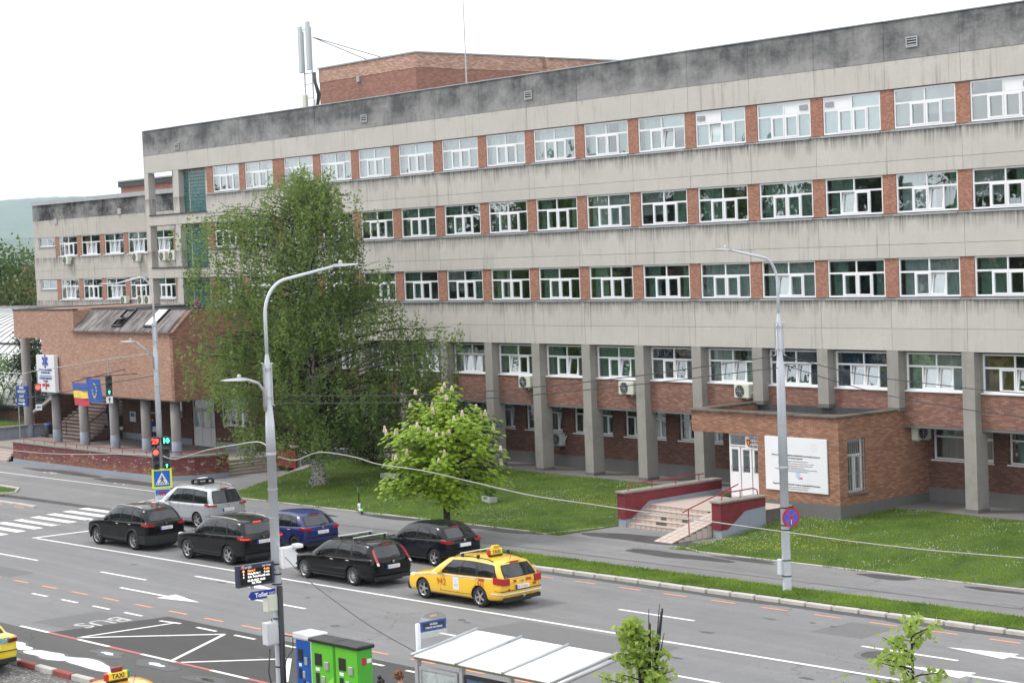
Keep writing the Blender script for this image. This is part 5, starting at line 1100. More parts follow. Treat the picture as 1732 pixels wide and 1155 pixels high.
# ------------------------------------------------------------------ lamp posts
def lamp_head(b, p, d, L=.75):
    """flat LED luminaire from p along d"""
    d = Vector(d).normalized(); n = Vector((-d.y, d.x, 0)); p = Vector(p); upv = d.cross(n)*-1
    if upv.z < 0: upv = -upv
    secs = ((0, .05, .04), (.1, .09, .055), (.35*L, .15, .05), (.75*L, .15, .028), (L, .09, .012)); base = len(b.v)
    for l, w, h in secs:
        c = p+d*l; b.v += [tuple(c-n*w-upv*.012), tuple(c+n*w-upv*.012), tuple(c+n*w*.7+upv*h), tuple(c-n*w*.7+upv*h)]
    for i in range(len(secs)-1):
        for k in range(4): k2 = (k+1) % 4; b.f.append((base+i*4+k, base+(i+1)*4+k, base+(i+1)*4+k2, base+i*4+k2)); b.m.append(0)
    b.f.append((base, base+1, base+2, base+3)); e = base+4*(len(secs)-1); b.f.append((e+3, e+2, e+1, e)); b.m += [0, 0]
    b.lathe([(.05, 0), (.05, .06), (.03, .09), (0, .09)], tuple(p+d*.25+upv*.05), 'z', 8)
def street_lamp(label, loc, arm_dir, arm_len, second=None, joint=3.9, ztop=10.72, r=.14, straps=()):
    t_ = thing('street_lamp', label, 'street lamp', loc, 0, 'street lamps', local=True); d = Vector((*arm_dir, 0)).normalized()
    b = MB(); b.lathe([(r, 0), (r*.95, joint), (r*1.04, joint), (r*.92, 6.95), (r*.68, 7.35), (r*.66, 8.35), (r*.28, 8.72)], n=18); b.build('post', M['pole'], t_, True)
    b = MB(); b.lathe([(r*1.06, joint-.05), (r*1.1, joint), (r*1.02, joint+.03)], n=18); b.build('post_collar', M['galv'], t_, True)
    for z in straps: b = MB(); b.lathe([(r*1.0, z), (r*1.07, z), (r*1.07, z+.035), (r*1.0, z+.035)], n=18); b.build('strap', M['galv'] if z > 3.5 else M['clad'], t_)
    b = MB()
    for z in (7.55, 8.25): 
        b.lathe([(r*.95, z), (r*.95, z+.06), (r*.55, z+.06), (r*.55, z), (r*.95, z)], n=8)
    for k in range(4):
        a = math.pi*k/2+.4; x, y = r*1.0*math.cos(a), r*1.0*math.sin(a); b.tube((x, y, 7.4), (x, y, 8.4), .018, n=5); b.tube((x, y, 8.4), (x*1.5, y*1.5, 8.42), .015, n=5); b.tube((x, y, 7.4), (x*1.5, y*1.5, 7.38), .015, n=5)
    b.build('bracket_cage', M['galv'], t_)
    b = MB(); pts = [(0, 0, 8.6), (0, 0, 9.6)]
    for i in range(1, 9):
        a = i/8*R(78); q = .75; pts.append(tuple(d*(q*(1-math.cos(a)))+Vector((0, 0, 9.6+q*1.15*math.sin(a)))))
    e = Vector(pts[-1]); f = d*(arm_len-.8)+Vector((0, 0, ztop)); pts.append(tuple(f)); b.path(pts, [.045]*2+[.042]*8+[.035], 8); b.build('arm', M['pole'], t_, True)
    b = MB(); lamp_head(b, f, d*1+Vector((0, 0, .06))); b.build('lamp_head', M['galv'], t_)
    if second:
        d2 = Vector((*second[0], 0)).normalized(); z2, l2 = second[1], second[2]; b = MB(); b.path([tuple(d2*.12+Vector((0, 0, z2-.7))), tuple(d2*.13+Vector((0, 0, z2-.2))), tuple(d2*.3+Vector((0, 0, z2))), tuple(d2*(l2-.75)+Vector((0, 0, z2+second[3])))], .04, 8); b.build('arm', M['galv'], t_, True)
        b = MB(); lamp_head(b, d2*(l2-.75)+Vector((0, 0, z2+second[3])), d2+Vector((0, 0, .05))); b.build('lamp_head', M['galv'], t_)
    return t_
VV = (-math.sin(RA), math.cos(RA)); NV = (math.sin(RA), -math.cos(RA)); UU = (math.cos(RA), math.sin(RA))
PL, PR, PF = Vector((33.84, -33.25, .13)), Vector((32.75, -13.93, .12)), Vector((-1.95, -16.85, .1))
street_lamp('white lamp post with two lamps beside the bus display', PL, VV, 2.95, (NV, 7.95, 1.35, .1), 6.2, r=.12, straps=(.9, 1.5, 2.1, 2.35, 2.7, 2.95, 3.2, 3.45, 4.1, 4.6, 5.3))
street_lamp('white lamp post with a single lamp on the verge before the brick annex', PR, NV, 2.95, straps=(.45, .95, 1.9, 2.05, 2.6, 5.2))
street_lamp('white lamp post with two lamps and traffic signals at the crossing', PF, NV, 2.7, (NV, 7.1, 1.75, .55), 3.1, 10.2, .125, straps=(3.3, 4.4, 5.6, 6.3))
# ------------------------------------------------------------------ traffic signals
M['lens_off'] = plain('lens_off', (.02, .02, .022), .25, .1); M['lit_red'] = emit('signal_red', (1., .03, .02), 5.); M['lit_green'] = emit('signal_green', (.05, .9, .55), 3.5)
M['sgreen'] = plain('signal_housing', (.055, .065, .07), .45, .15)
FD = Vector((.93, -.37, 0)).normalized()     # signal faces look back along the queue
def sig(label, loc, lit, arrow_txt, hanger=None, count=None):
    ry = math.atan2(FD.y, FD.x)+R(90); t_ = thing('traffic_light', label, 'traffic light', loc, ry, 'traffic lights at the crossing', local=True)
    b = MB(); b.bbox(-.15, .15, -.02, .16, -.48, .48, .02); b.build('housing', M['sgreen'], t_)
    for k, z in enumerate((.31, 0, -.31)):
        m_ = M['lens_off'];
        if lit == 'r' and k == 0: m_ = M['lit_red']
        b = MB(); b.lathe([(0, -.03), (.105, -.03), (.115, -.018)], (0, 0, z), 'y', 16); b.build('lens', m_, t_)
        if lit == 'g' and k == 2: b = MB(); b.prism([(-.02, -.036, z-.08), (.02, -.036, z-.08), (.02, -.036, z+.02), (.06, -.036, z+.02), (0, -.036, z+.09), (-.06, -.036, z+.02), (-.02, -.036, z+.02)], (0, .004, 0)); b.build('lens_arrow', M['lit_green'], t_)
        b = MB(); b.grid(lambda u, v: (.125*math.cos(R(200)-R(220)*u), -.02-.17*v*(.4+.6*math.sin(math.pi*u)), z+.125*math.sin(R(200)-R(220)*u)), 14, 2); b.build('visor', M['black'], t_, True)
    b = MB(); b.box(-.15, .15, .0, .015, -.82, -.52); ap = b.build('arrow_plate', M['signwhite'], t_); b = MB()
    if arrow_txt == 'l': b.prism([(.11, -.004, -.645), (.11, -.004, -.695), (-.02, -.004, -.695), (-.02, -.004, -.74), (-.12, -.004, -.67), (-.02, -.004, -.60), (-.02, -.004, -.645)], (0, .003, 0))
    else: b.prism([(-.025, -.004, -.78), (.025, -.004, -.78), (.025, -.004, -.65), (.07, -.004, -.65), (0, -.004, -.55), (-.07, -.004, -.65), (-.025, -.004, -.65)], (0, .003, 0))
    b.build('arrow', M['ink'], ap)
    if hanger: b = MB(); b.tube((0, .07, .48), (0, .07, hanger), .03, n=6); b.build('hanger', M['galv'], t_)
    if count:
        b = MB(); b.bbox(-.19, .19, -.02, .16, .60, .98, .04); cb_ = b.build('countdown_box', M['black'], t_); link('countdown_digits', text_mesh(count[0], .30, M['lit_red'] if count[1] == 'r' else M['lit_green'], .003, bold=.008), cb_, (0, -.028, .79))
        b = MB(); b.grid(lambda u, v: (.2*math.cos(R(180)-R(180)*u), -.02-.16*v, .79+.2*math.sin(R(180)-R(180)*u)), 12, 1); b.build('visor', M['black'], cb_, True)
    return t_
sidev = Vector((-FD.y, FD.x, 0)); pc = PF+Vector((FD.x*.18, FD.y*.18, 0))
sig('traffic light on the lamp post with a red 29 countdown', tuple(pc+Vector((0, 0, 2.42))-sidev*.22), 'r', 'l', None, ('29', 'r'))
sig('traffic light on the lamp post with a green 10 countdown', tuple(pc+Vector((0, 0, 2.42))+sidev*.24), 'g', 'u', None, ('10', 'g'))
sig('red traffic light hanging from a span wire before the ambulance sign', (-14.05, -16.8, 5.0), 'r', 'l', 1.15)
sig('green traffic light hanging from a span wire before the brick canopy', (-6.6, -16.8, 5.62), 'g', 'u', 1.2)
# pedestrian crossing and towing signs
yr = math.atan2(FD.y, FD.x)+R(90)
PS = thing('crossing_sign', 'blue square pedestrian crossing sign with yellow border on lamp post', 'road sign', tuple(PF+FD*.2+Vector((0, 0, 1.56))), yr, local=True)
b = MB(); b.bbox(-.44, .44, 0, .02, -.44, .44, .01); b.build('border', plain('fluorescent_yellow', (.72, .78, .03), .4, .05), PS); b = MB(); b.box(-.35, .35, -.006, 0, -.35, .35); b.build('face', plain('sign_face_blue', (.01, .12, .50), .4, .05), PS)
b = MB(); b.prism([(-.30, -.010, -.27), (.30, -.010, -.27), (0, -.010, .28)], (0, .003, 0)); b.build('triangle', M['signwhite'], PS)
b = MB(); b.ball((0, -.014, .10), .035, 8, (1, .2, 1)); b.prism([(-.03, -.014, .06), (.04, -.014, .06), (.04, -.014, -.06), (.10, -.014, -.2), (.05, -.014, -.2), (0, -.014, -.1), (-.06, -.014, -.2), (-.10, -.014, -.2), (-.03, -.014, -.05)], (0, .003, 0)); b.prism([(-.03, -.0135, .05), (-.10, -.0135, -.04), (-.085, -.0135, -.06), (0, -.0135, .02)], (0, .002, 0)); b.prism([(.03, -.0135, .05), (.10, -.0135, -.03), (.085, -.0135, -.05), (0, -.0135, .02)], (0, .002, 0))
for i in range(5): x = -.22+i*.11; b.prism([(x-.035, -.0135, -.25), (x+.015, -.0135, -.25), (x+.025, -.0135, -.18), (x, -.0135, -.18)], (0, .002, 0))
b.build('pictogram', M['ink'], PS)
TS = thing('tow_sign', 'small blue and white towing sign under the crossing sign', 'road sign', tuple(PF+FD*.2+Vector((0, 0, .80))), yr, local=True)
b = MB(); b.bbox(-.33, .33, 0, .015, -.36, .30, .008); b.build('face', M['signwhite'], TS); b = MB(); b.box(-.31, .31, -.004, 0, 0, .28); b.build('blue_field', plain('tow_blue', (.02, .14, .50), .4, .06), TS)
b = MB(); b.bbox(-.2, .2, -.012, -.006, .06, .13, .003); b.bbox(-.11, .11, -.012, -.006, .13, .19, .003); b.build('car_pictogram', M['ink_red'], TS)
b = MB()
for i in range(5): b.lathe([(.03, 0), (.05, 0), (.05, .003)], (-.22+i*.11, -.008, .03), 'y', 10)
b.build('chain_pictogram', M['signwhite'], TS); link('sign_lettering', text_mesh('RIDICARE\nAUTO', .10, M['ink_pale'], .002), TS, (0, -.006, -.15))
NS = thing('no_stopping_sign', 'round red and blue no stopping sign on the right lamp post', 'road sign', tuple(PR+FD*.2+Vector((.05, .1, 2.32))), yr, local=True)
b = MB(); b.lathe([(0, 0), (.30, 0), (.30, .02), (0, .02)], (0, 0, 0), 'y', 28); b.build('disc', M['ink_red'], NS); b = MB(); b.lathe([(0, -.004), (.235, -.004)], (0, 0, 0), 'y', 28); b.build('face', plain('no_stop_blue', (.02, .10, .55), .4, .05), NS)
b = MB()
for s_ in (-1, 1): b.prism([(-.19, -.008, s_*-.155), (-.155, -.008, s_*-.19), (.19, -.008, s_*.155), (.155, -.008, s_*.19)], (0, .003, 0))
b.build('cross', plain('no_stop_red', (.55, .02, .03), .4, .05), NS); link('sign_arrow', text_mesh('1', .2, M['signwhite'], .002), NS, (0, -.013, -.15))
b = MB(); b.bbox(-.09, .09, -.06, .08, -.25, .25, .02); jb = b.build('junction_box', M['pole']); jb.location = PR+Vector((-.12, -.16, .75)); tag(jb, 'small white meter box low on the right lamp post', 'box')
# ------------------------------------------------------------------ bus display, signs and boxes on the left post
def facing_x(name, label, cat, loc): return thing(name, label, cat, loc, R(90)+RA*0, local=True)   # local x -> +y, face (-y) -> +x
DP = facing_x('bus_display', 'dark bus departure display with white and orange lines on the post', 'display', tuple(PL+Vector((.16, -.68, 3.30)))); DP.scale = (.84, .84, .84)
b = MB(); b.bbox(-.62, .62, 0, .16, -.32, .32, .012); b.build('casing', plain('display_casing', (.035, .037, .07), .4, .1), DP); b = MB(); b.box(-.53, .53, -.006, 0, -.26, .20); b.build('screen', plain('display_screen', (.006, .006, .006), .3, .1), DP)
M['led_w'] = emit('led_white', (.9, .9, .85), .8); M['led_o'] = emit('led_orange', (1., .28, .05), 1.4)
for tx_, x, z, sz, m_, al in (('Tursib', -.30, .255, .12, M['signwhite'], 'CENTER'), ('Zavoi 1', -.28, .145, .085, M['led_o'], 'LEFT'), ('Hula-Barie 1', -.28, .055, .085, M['led_w'], 'LEFT'), ('Sala Transilvania', -.28, -.035, .085, M['led_w'], 'LEFT'), ('4 min', .36, .145, .085, M['led_o'], 'CENTER'), ('4 min', .36, .055, .085, M['led_w'], 'CENTER'), ('8 min', .36, -.035, .085, M['led_w'], 'CENTER'), ('18-05-2022 16:05', 0, -.145, .085, M['led_w'], 'CENTER'), ('Sala Thalia', 0, -.22, .075, M['led_w'], 'CENTER'), ('Sala Thalia', .36, .24, .07, M['signwhite'], 'CENTER'), ('5', -.42, .055, .085, M['led_w'], 'CENTER'), ('9', -.42, -.035, .085, M['led_w'], 'CENTER')):
    link('display_line', text_mesh(tx_, sz, m_, .001, al, .002), DP, (x, -.009, z))
b = MB(); b.ball((-.42, -.009, .145), .035, 8, (1, .1, 1)); b.build('route_dot', M['led_o'], DP); b = MB(); b.bbox(-.50, -.42, -.006, 0, .215, .30, .003); b.build('crest', plain('display_crest', (.55, .16, .12), .5, .1), DP)
b = MB(); b.ball((-.1, .08, -.36), .06, 10); b.build('camera_dome', M['galv'], DP, True); b = MB(); b.tube((.5, .12, .05), (.75, .12, .05), .03, n=6); b.build('bracket', M['black'], DP)
TO = facing_x('toilet_sign', 'small blue arrow sign reading Toilet under the display', 'sign', tuple(PL+Vector((.2, -.52, 2.80))))
b = MB(); b.prism([(-.42, 0, 0), (-.34, 0, .10), (.34, 0, .10), (.34, 0, -.10), (-.34, 0, -.10)], (0, .02, 0)); b.build('panel', plain('toilet_blue', (.01, .03, .26), .4, .05), TO); link('sign_lettering', text_mesh('Toilet', .15, M['signwhite'], .002, bold=.005), TO, (-.06, -.006, 0))
for x in (.20, .29): b = MB(); b.lathe([(.025, -.004), (.038, -.004)], (x, 0, 0), 'y', 12); b.build('symbol', M['signwhite'], TO)
def boxthing(label, loc, sx, sy, sz, mat, lidmat=None):
    t_ = thing('cabinet', label, 'box', loc, R(90), 'cabinets on the left post', local=True); b = MB(); b.bbox(-sx/2, sx/2, -sy/2, sy/2, -sz/2, sz/2, .012); b.build('case', mat, t_); b = MB(); b.bbox(-sx/2+.02, sx/2-.02, -sy/2-.012, -sy/2, -sz/2+.02, sz/2-.02, .006); dr = b.build('lid', lidmat or mat, t_)
    for s_ in (-.3, .3): b = MB(); b.box(sx/2-.05, sx/2-.02, -sy/2-.02, -sy/2-.012, s_*sz-.02, s_*sz+.02); b.build('latch', M['black'], dr)
M['boxcream'] = plain('cream_box', (.52, .54, .46), .5, .06); M['boxgrey'] = plain('grey_box', (.50, .51, .54), .5, .08)
boxthing('white square cabinet strapped to the right of the left post', tuple(PL+Vector((.2, .22, 3.62))), .40, .22, .52, M['white'])
boxthing('cream cabinet on the left post under the toilet sign', tuple(PL+Vector((.12, -.26, 2.55))), .34, .25, .42, M['boxcream'])
boxthing('grey cabinet on the left post below the cream one', tuple(PL+Vector((.12, -.3, 1.80))), .36, .25, .55, M['boxgrey'])
b = MB(); b.lathe([(.075, 0), (.075, 2.95), (0, 2.96)], (0, 0, 0), 'z', 14); bp = b.build('black_post', plain('anthracite_steel', (.018, .02, .024), .4, .15), smooth=True); bp.location = (34.10, -33.34, .13); tag(bp, 'short black tube standing against the left lamp post', 'post')
for lab, pts, r_ in (('loose black cable looping down the left post', [(34.0, -33.55, 2.3), (34.05, -33.5, 1.9), (34.15, -33.05, 1.8), (34.05, -33.0, 1.45), (34.0, -33.2, 1.2), (34.05, -33.3, .2)], .014), ('grey cable hanging from the lowest cabinet', [(33.95, -33.6, 1.55), (33.98, -33.68, 1.0), (34.0, -33.6, .5), (34.0, -33.5, .15)], .02)):
    b = MB(); b.path(pts, r_, 6); tag(b.build('cable', M['cable'], smooth=True), lab, 'cable', 'cables on the left post')
b = MB(); b.path([(34.05, -33.0, 3.9), (34.2, -32.85, 4.05)], .025, 6); b.bbox(34.1, 34.35, -32.95, -32.75, 3.98, 4.08, .02); tag(b.build('camera_bracket', M['white']), 'white bracket and small camera above the white cabinet', 'camera')
# ------------------------------------------------------------------ cables across the street
def cable(label, pts, r_=.016, mat='cable', sub=6):
    P_ = [Vector(p) for p in pts]; out = []
    for i in range(len(P_)-1):
        p0, p1, p2, p3 = P_[max(0, i-1)], P_[i], P_[i+1], P_[min(len(P_)-1, i+2)]
        for k in range(sub): t_ = k/sub; out.append(.5*((2*p1)+(p2-p0)*t_+(2*p0-5*p1+4*p2-p3)*t_*t_+(3*p1-p0-3*p2+p3)*t_**3))
    out.append(P_[-1]); b = MB(); b.path(out, r_, 5); return tag(b.build('cable', M[mat], smooth=True), label, 'cable', 'overhead cables')
cable('pale sagging cable from the left post across to the right edge', [(33.98, -33.15, 6.25), (34.39, -32.9, 6.16), (34.94, -32.56, 6.35), (35.73, -32.06, 6.23), (36.26, -31.74, 6.06), (37.29, -31.09, 5.89), (38.31, -30.46, 5.63), (39.56, -29.69, 5.32), (40.79, -28.92, 5.12), (42.71, -27.73, 4.82), (44.67, -26.51, 4.52), (46.58, -25.33, 4.25), (49.08, -23.78, 4.02), (60, -17, 3.2)], .014, 'cable_white')
cable('pale sagging cable from the left post to the signal pole', [(33.9, -33.2, 6.32), (31.35, -32.03, 6.36), (26.13, -29.64, 5.8), (17.69, -25.77, 4.82), (4.85, -19.89, 3.2), (-2.0, -16.75, 2.65)], .018, 'cable_white')
cable('pale cable drooping in front of the terrace wall', [(-2.0, -16.8, 2.6), (-7.38, -14.0, 2.08), (-11.12, -14.0, 1.93), (-17.23, -14.0, 1.58), (-23, -14.0, 1.44), (-33, -14.0, 1.5)], .02, 'cable_white')
cable('upper thin wire between the two big lamp posts', [(33.88, -32.93, 7.73), (33.63, -28.7, 7.41), (33.38, -24.49, 7.3), (33.1, -19.78, 7.33), (32.76, -14.13, 7.5)], .014)
cable('lower thin wire between the two big lamp posts', [(33.88, -32.94, 7.54), (33.63, -28.71, 7.23), (33.38, -24.5, 7.09), (33.1, -19.79, 7.07), (32.76, -14.07, 7.13)], .014)
cable('upper wire from the right lamp post to the right edge', [(32.75, -13.9, 7.52), (35.06, -12.98, 6.92), (37.62, -11.95, 6.56), (39.78, -11.09, 6.34), (46, -8.6, 6)], .014)
cable('lower wire from the right lamp post to the right edge', [(32.74, -13.9, 7.24), (35.91, -12.64, 6.27), (39.76, -11.09, 5.64), (46, -8.6, 5.1)], .014)
cable('upper span wire carrying the hanging traffic lights', [(-2.0, -16.8, 7.18), (-6.73, -16.8, 6.81), (-14.1, -16.8, 6.12), (-18.34, -16.8, 5.93), (-40, -17.5, 6.2)], .02, 'cable_white')
cable('lower span wire behind the hanging traffic lights', [(-2.0, -16.8, 6.21), (-6.25, -16.8, 5.76), (-18.5, -16.8, 4.57), (-40, -17, 4.2)], .022)
cable('thin black cable from the white cabinet to the bus shelter', [(34.24, -33.23, 3.79), (35.72, -33.45, 3.35), (37.98, -33.77, 2.89), (39.43, -33.98, 2.67), (40.98, -34.19, 2.5)], .011)
# ------------------------------------------------------------------ ticket machines
GK = plain('machine_green', (.10, .42, .03), .4, .08); GD = plain('machine_green_side', (.06, .34, .03), .45, .08); GL = plain('machine_leaf', (.24, .55, .07), .4, .08); BK = plain('machine_blue', (.01, .09, .38), .4, .06)
def kiosk(label, u0, v0, w, d, h, front, side, cap, n=0):
    p = rd(u0, v0, .13); t_ = thing('ticket_machine', label, 'ticket machine', p, RA, 'ticket machines', local=True)
    b = MB(); b.bbox(0, w, 0, d, 0, h, .015); b.build('case', side, t_); b = MB(); b.box(.03, w-.03, -.012, 0, .05, h-.03); b.build('front_panel', front, t_)
    b = MB(); b.bbox(-.05, w+.05, -.06, d+.05, h, h+(.09 if cap is M['black'] else .14), .02); b.build('top', cap, t_)
    b = MB(); b.bbox(w*.18, w*.48, -.03, -.012, h-.55, h-.25, .008); b.build('screen', M['black'], t_)
    b = MB(); b.bbox(w*.60, w*.78, -.04, -.012, h-.62, h-.42, .008); b.build('card_reader', M['galv'], t_); b = MB(); b.bbox(w*.2, w*.36, -.03, -.012, h-.98, h-.72, .008); b.build('coin_slot', M['black'], t_); b = MB(); b.bbox(w*.45, w*.6, -.03, -.012, h-.95, h-.78, .008); b.build('note_slot', M['galv'], t_); b = MB(); b.bbox(w*.46, w*.62, -.03, -.012, h-1.15, h-1.0, .008); b.build('receipt_slot', M['black'], t_)
    b = MB(); b.bbox(w*.2, w*.38, -.02, -.012, h-.68, h-.6, .004); b.build('label', M['signwhite'], t_); b = MB(); b.lathe([(.08, -.016), (.10, -.016)], (w*.3, 0, h-1.3), 'y', 18); b.build('symbol', M['signwhite'], t_)
    for i in range(5): link('print_line', text_mesh(('BILETE', 'ABONAMENTE', 'CARD', 'INFO', 'TURSIB')[i], .05, M['signwhite'], .001), t_, (w*.68, -.016, h-1.05-.07*i))
    return t_
u_, v_ = uv(35.58, -33.45)
k1 = kiosk('left green ticket machine with leaf pattern', u_, v_, .90, .42, 1.80, GK, GD, M['black'])
k2 = kiosk('right green ticket machine with white lettering on its side', u_+.93, v_, .90, .42, 1.80, GK, GD, M['black'])
for k_ in (k1, k2):
    b = MB(); b.prism([(.04, -.015, .4), (.86, -.015, .75), (.86, -.015, 1.05), (.5, -.015, .8), (.04, -.015, .62)], (0, .002, 0)); b.build('leaf_print', GL, k_)
link('side_lettering', text_mesh('Tursib', .20, M['signwhite'], .002, bold=.005), k2, (.906, .22, .75), (0, 0, R(90))); b = MB(); b.bbox(.9, .906, .10, .22, 1.42, 1.60, .002); b.build('side_crest', M['ink_red'], k2); b = MB(); b.bbox(.9, .905, .25, .38, 1.46, 1.56, .002); b.build('side_print', M['signwhite'], k2)
kiosk('blue payment machine with a white cap', u_-1.0, v_+.28, .62, .45, 1.72, BK, M['white'], M['white'])
# ------------------------------------------------------------------ bus shelter
BS = thing('bus_shelter', 'bus shelter with a white panelled roof and grey steel posts', 'bus shelter', rd(uv(41.2, -34.45)[0], uv(41.2, -34.45)[1], .13), RA, local=True)
t = MT('milky_roof'); t.P(Base__Color=t.mix(t.rng(t.noise(t.objc(), 2, 6), .35, .7), (.52, .545, .56), (.76, .78, .79)), Roughness=.3); M['milky'] = t.m
LZ = lambda y: 2.38+.14*y
for i in range(3):
    a, c = .02+i*1.44, 1.44*(i+1)-.02; b = MB(); b.prism([(a, -.05, LZ(-.05)), (c, -.05, LZ(-.05)), (c, 1.78, LZ(1.78)), (a, 1.78, LZ(1.78))], (0, 0, .02)); b.build('roof_panel', M['milky'], BS)
for i in range(4):
    x = 1.44*i; b = MB(); b.path([(x, -.08, LZ(-.08)+.04), (x, 1.82, LZ(1.82)+.04)], .035, 8); b.build('roof_bar', M['galv'], BS, True)
b = MB(); b.path([(4.42, -.08, LZ(-.08)-.03), (4.42, 1.85, LZ(1.85)-.03)], .05, 8); b.build('roof_tube', M['galv'], BS, True)
b = MB(); b.box(-.02, 4.4, .0, .06, LZ(0)-.07, LZ(0)-.005); b.box(-.02, 4.4, 1.7, 1.76, LZ(1.7)-.07, LZ(1.7)-.005); b.build('roof_rail', plain('shelter_rail', (.22, .20, .12), .5, .2), BS)
for x in (.05, 1.5, 3.0, 4.3): b = MB(); b.box(x-.05, x+.05, .0, .1, 0, LZ(0)-.07); b.build('post', M['galv'], BS)
for i, (a, c) in enumerate(((.18, 1.4), (1.62, 2.92), (3.1, 4.2))):
    b = MB(); bars(b, a, c, .25, 2.18, .06, -.02, .08); pf = b.build('poster_frame', M['galv'] if i == 0 else M['black'], BS); b = MB(); b.box(a+.06, c-.06, -.005, .05, .31, 2.12); b.build('poster', plain('poster_%d' % i, (.30, .34, .33) if i == 0 else (.05, .09, .16), .25, .6, 1.2), pf)
b = MB(); b.bbox(.6, 4.0, .5, .85, .42, .47, .01); b.build('bench', M['galv'], BS)
b = MB(); b.box(1.0, 1.08, .5, .85, 0, .42); b.box(3.5, 3.58, .5, .85, 0, .42); b.build('bench_leg', M['galv'], BS)
ps = rd(uv(41.0, -34.18)[0], uv(41.0, -34.18)[1], .13)
SSn = thing('stop_name_sign', 'blue stop name plate reading MUZEUL STIINTE NATURALE on a white post', 'sign', ps, R(90), local=True)
b = MB(); b.lathe([(.055, 0), (.055, 3.0), (0, 3.02)], n=12); b.build('post', M['pole'], SSn, True)
b = MB(); b.box(.08, .76, -.01, .015, 2.80, 3.02); b.build('name_plate', plain('stop_blue', (.02, .06, .22), .4, .06), SSn); b = MB(); b.box(.13, .71, -.014, -.01, 2.84, 2.98); b.build('name_field', plain('stop_navy', (.008, .012, .045), .4, .06), SSn)
link('sign_lettering', text_mesh('MUZEUL', .055, M['signwhite'], .001, bold=.001), SSn, (.42, -.017, 2.945)); link('sign_lettering', text_mesh('STIINTE NATURALE', .052, M['signwhite'], .001, bold=.001), SSn, (.42, -.017, 2.875))
t = MT('clear_plastic'); gs = t.n('BsdfGlossy', Roughness=.05); tr = t.n('BsdfTransparent', Color=(.88, .9, .9)); ms = t.n('MixShader', Fac=.16); t.t.links.new(tr.outputs[0], ms.inputs[1]); t.t.links.new(gs.outputs[0], ms.inputs[2]); t.t.links.new(ms.outputs[0], t.out.inputs['Surface'])
b = MB(); b.prism([(.06, 0, 2.66), (.78, 0, 2.66), (.78, 0, 3.03)]+[(.42+.36*math.cos(a), 0, 3.03+.17*math.sin(a)) for a in [math.pi*k/10 for k in range(1, 10)]]+[(.06, 0, 3.03)], (0, .008, 0)); b.build('clear_plate', t.m, SSn); link('sign_lettering', text_mesh('WIRTZ', .06, M['yellow'], .001), SSn, (.42, -.012, 3.12))
# ------------------------------------------------------------------ signs, flags by the terrace
AS = thing('ambulance_sign', 'tall white medical sign with blue star and red cross on the brick canopy', 'sign', (-31.4, -7.95, 3.9))
b = MB(); b.bbox(-32.62, -30.25, -8.1, -7.85, 3.86, 6.03, .02); b.build('panel', M['signwhite'], AS)
b = MB()
for k in range(3):
    a = R(90)+k*R(60); d = Vector((math.cos(a), 0, math.sin(a)))*.40; n = Vector((-math.sin(a), 0, math.cos(a)))*.10; c = Vector((-31.43, -8.115-.001*k, 5.68)); b.prism([c-d-n, c+d-n, c+d+n, c-d+n], (0, .004, 0))
b.build('star_of_life', plain('medical_blue', (.02, .10, .42), .5, .06), AS)
b = MB(); b.box(-31.9, -30.98, -8.118, -8.11, 4.20, 4.36); b.box(-31.53, -31.35, -8.12, -8.111, 4.02, 4.52); b.build('red_cross', M['ink_red'], AS); b = MB(); b.path([(-31.44+.03*math.sin(i*1.2), -8.124, 4.03+i*.05) for i in range(10)], .022, 5); b.build('staff_emblem', M['signwhite'], AS)
b = MB(); b.path([(-31.43+.03*math.sin(i*1.2), -8.124, 5.32+i*.08) for i in range(10)], .022, 5); b.build('staff_emblem', plain('pale_red_print', (.5, .25, .3), .5, .05), AS)
for s_, z, sz in (('SPITALUL CLINIC JUDETEAN', 5.16, .135), ('DE URGENTA SIBIU', 5.0, .135), ('ACADEMIC EMERGENCY', 4.67, .15), ('HOSPITAL', 4.51, .135)): lettering(s_, sz, M['ink_blue'], AS, Vector((-31.43, -8.112, z))-WLOC[AS], bold=.004)
b = MB(); b.box(-32.2, -30.6, -8.116, -8.111, 4.79, 4.83); b.build('rule', M['ink_blue'], AS)
def flag(label, top, w, h, rot, stripes, slant=0.):
    t_ = thing('flag', label, 'flag', top, rot, 'flags on the terrace', local=True)
    for i, (m_, f0, f1) in enumerate(stripes):
        b = MB(); b.grid(lambda u, v: (u*w+slant*(1-v if False else (f1-(f1-f0)*v)), .07*math.sin(u*7+v*.6)*(.4+u), -h*lerp(f0, f1, 1-v)), 16, 6); b.build('cloth', m_, t_, True)
    return t_
FM = lambda n, c: plain(n, c, .75, .08, 1.5)
fl = flag('hanging blue, yellow and red striped flag', (-23.6, -10.3, 4.8), 1.62, 1.22, 0, ((FM('flag_blue', (.05, .10, .36)), 0, .333), (FM('flag_yellow', (.72, .56, .10)), .333, .667), (FM('flag_red', (.48, .05, .09)), .667, 1)), .25)
fe = flag('blue flag with a ring of gold stars', (-21.75, -10.4, 5.08), 1.35, 1.25, R(4), ((FM('flag_eu_blue', (.035, .10, .38)), 0, 1),), .25)
for k in range(12):
    a = 2*math.pi*k/12; x, z = .95+.30*math.cos(a), -.62+.36*math.sin(a); y = .07*math.sin((x-.15)/1.55*7)*(.4+(x-.15)/1.55)-.02; pts = []
    for i in range(10): rr = .075 if i % 2 == 0 else .032; aa = R(90)+i*R(36); pts.append((x+rr*math.cos(aa), y-.02, z+rr*math.sin(aa)))
    b = MB(); b.prism(pts, (0, .008, 0)); b.build('star', M['yellow'], fe)
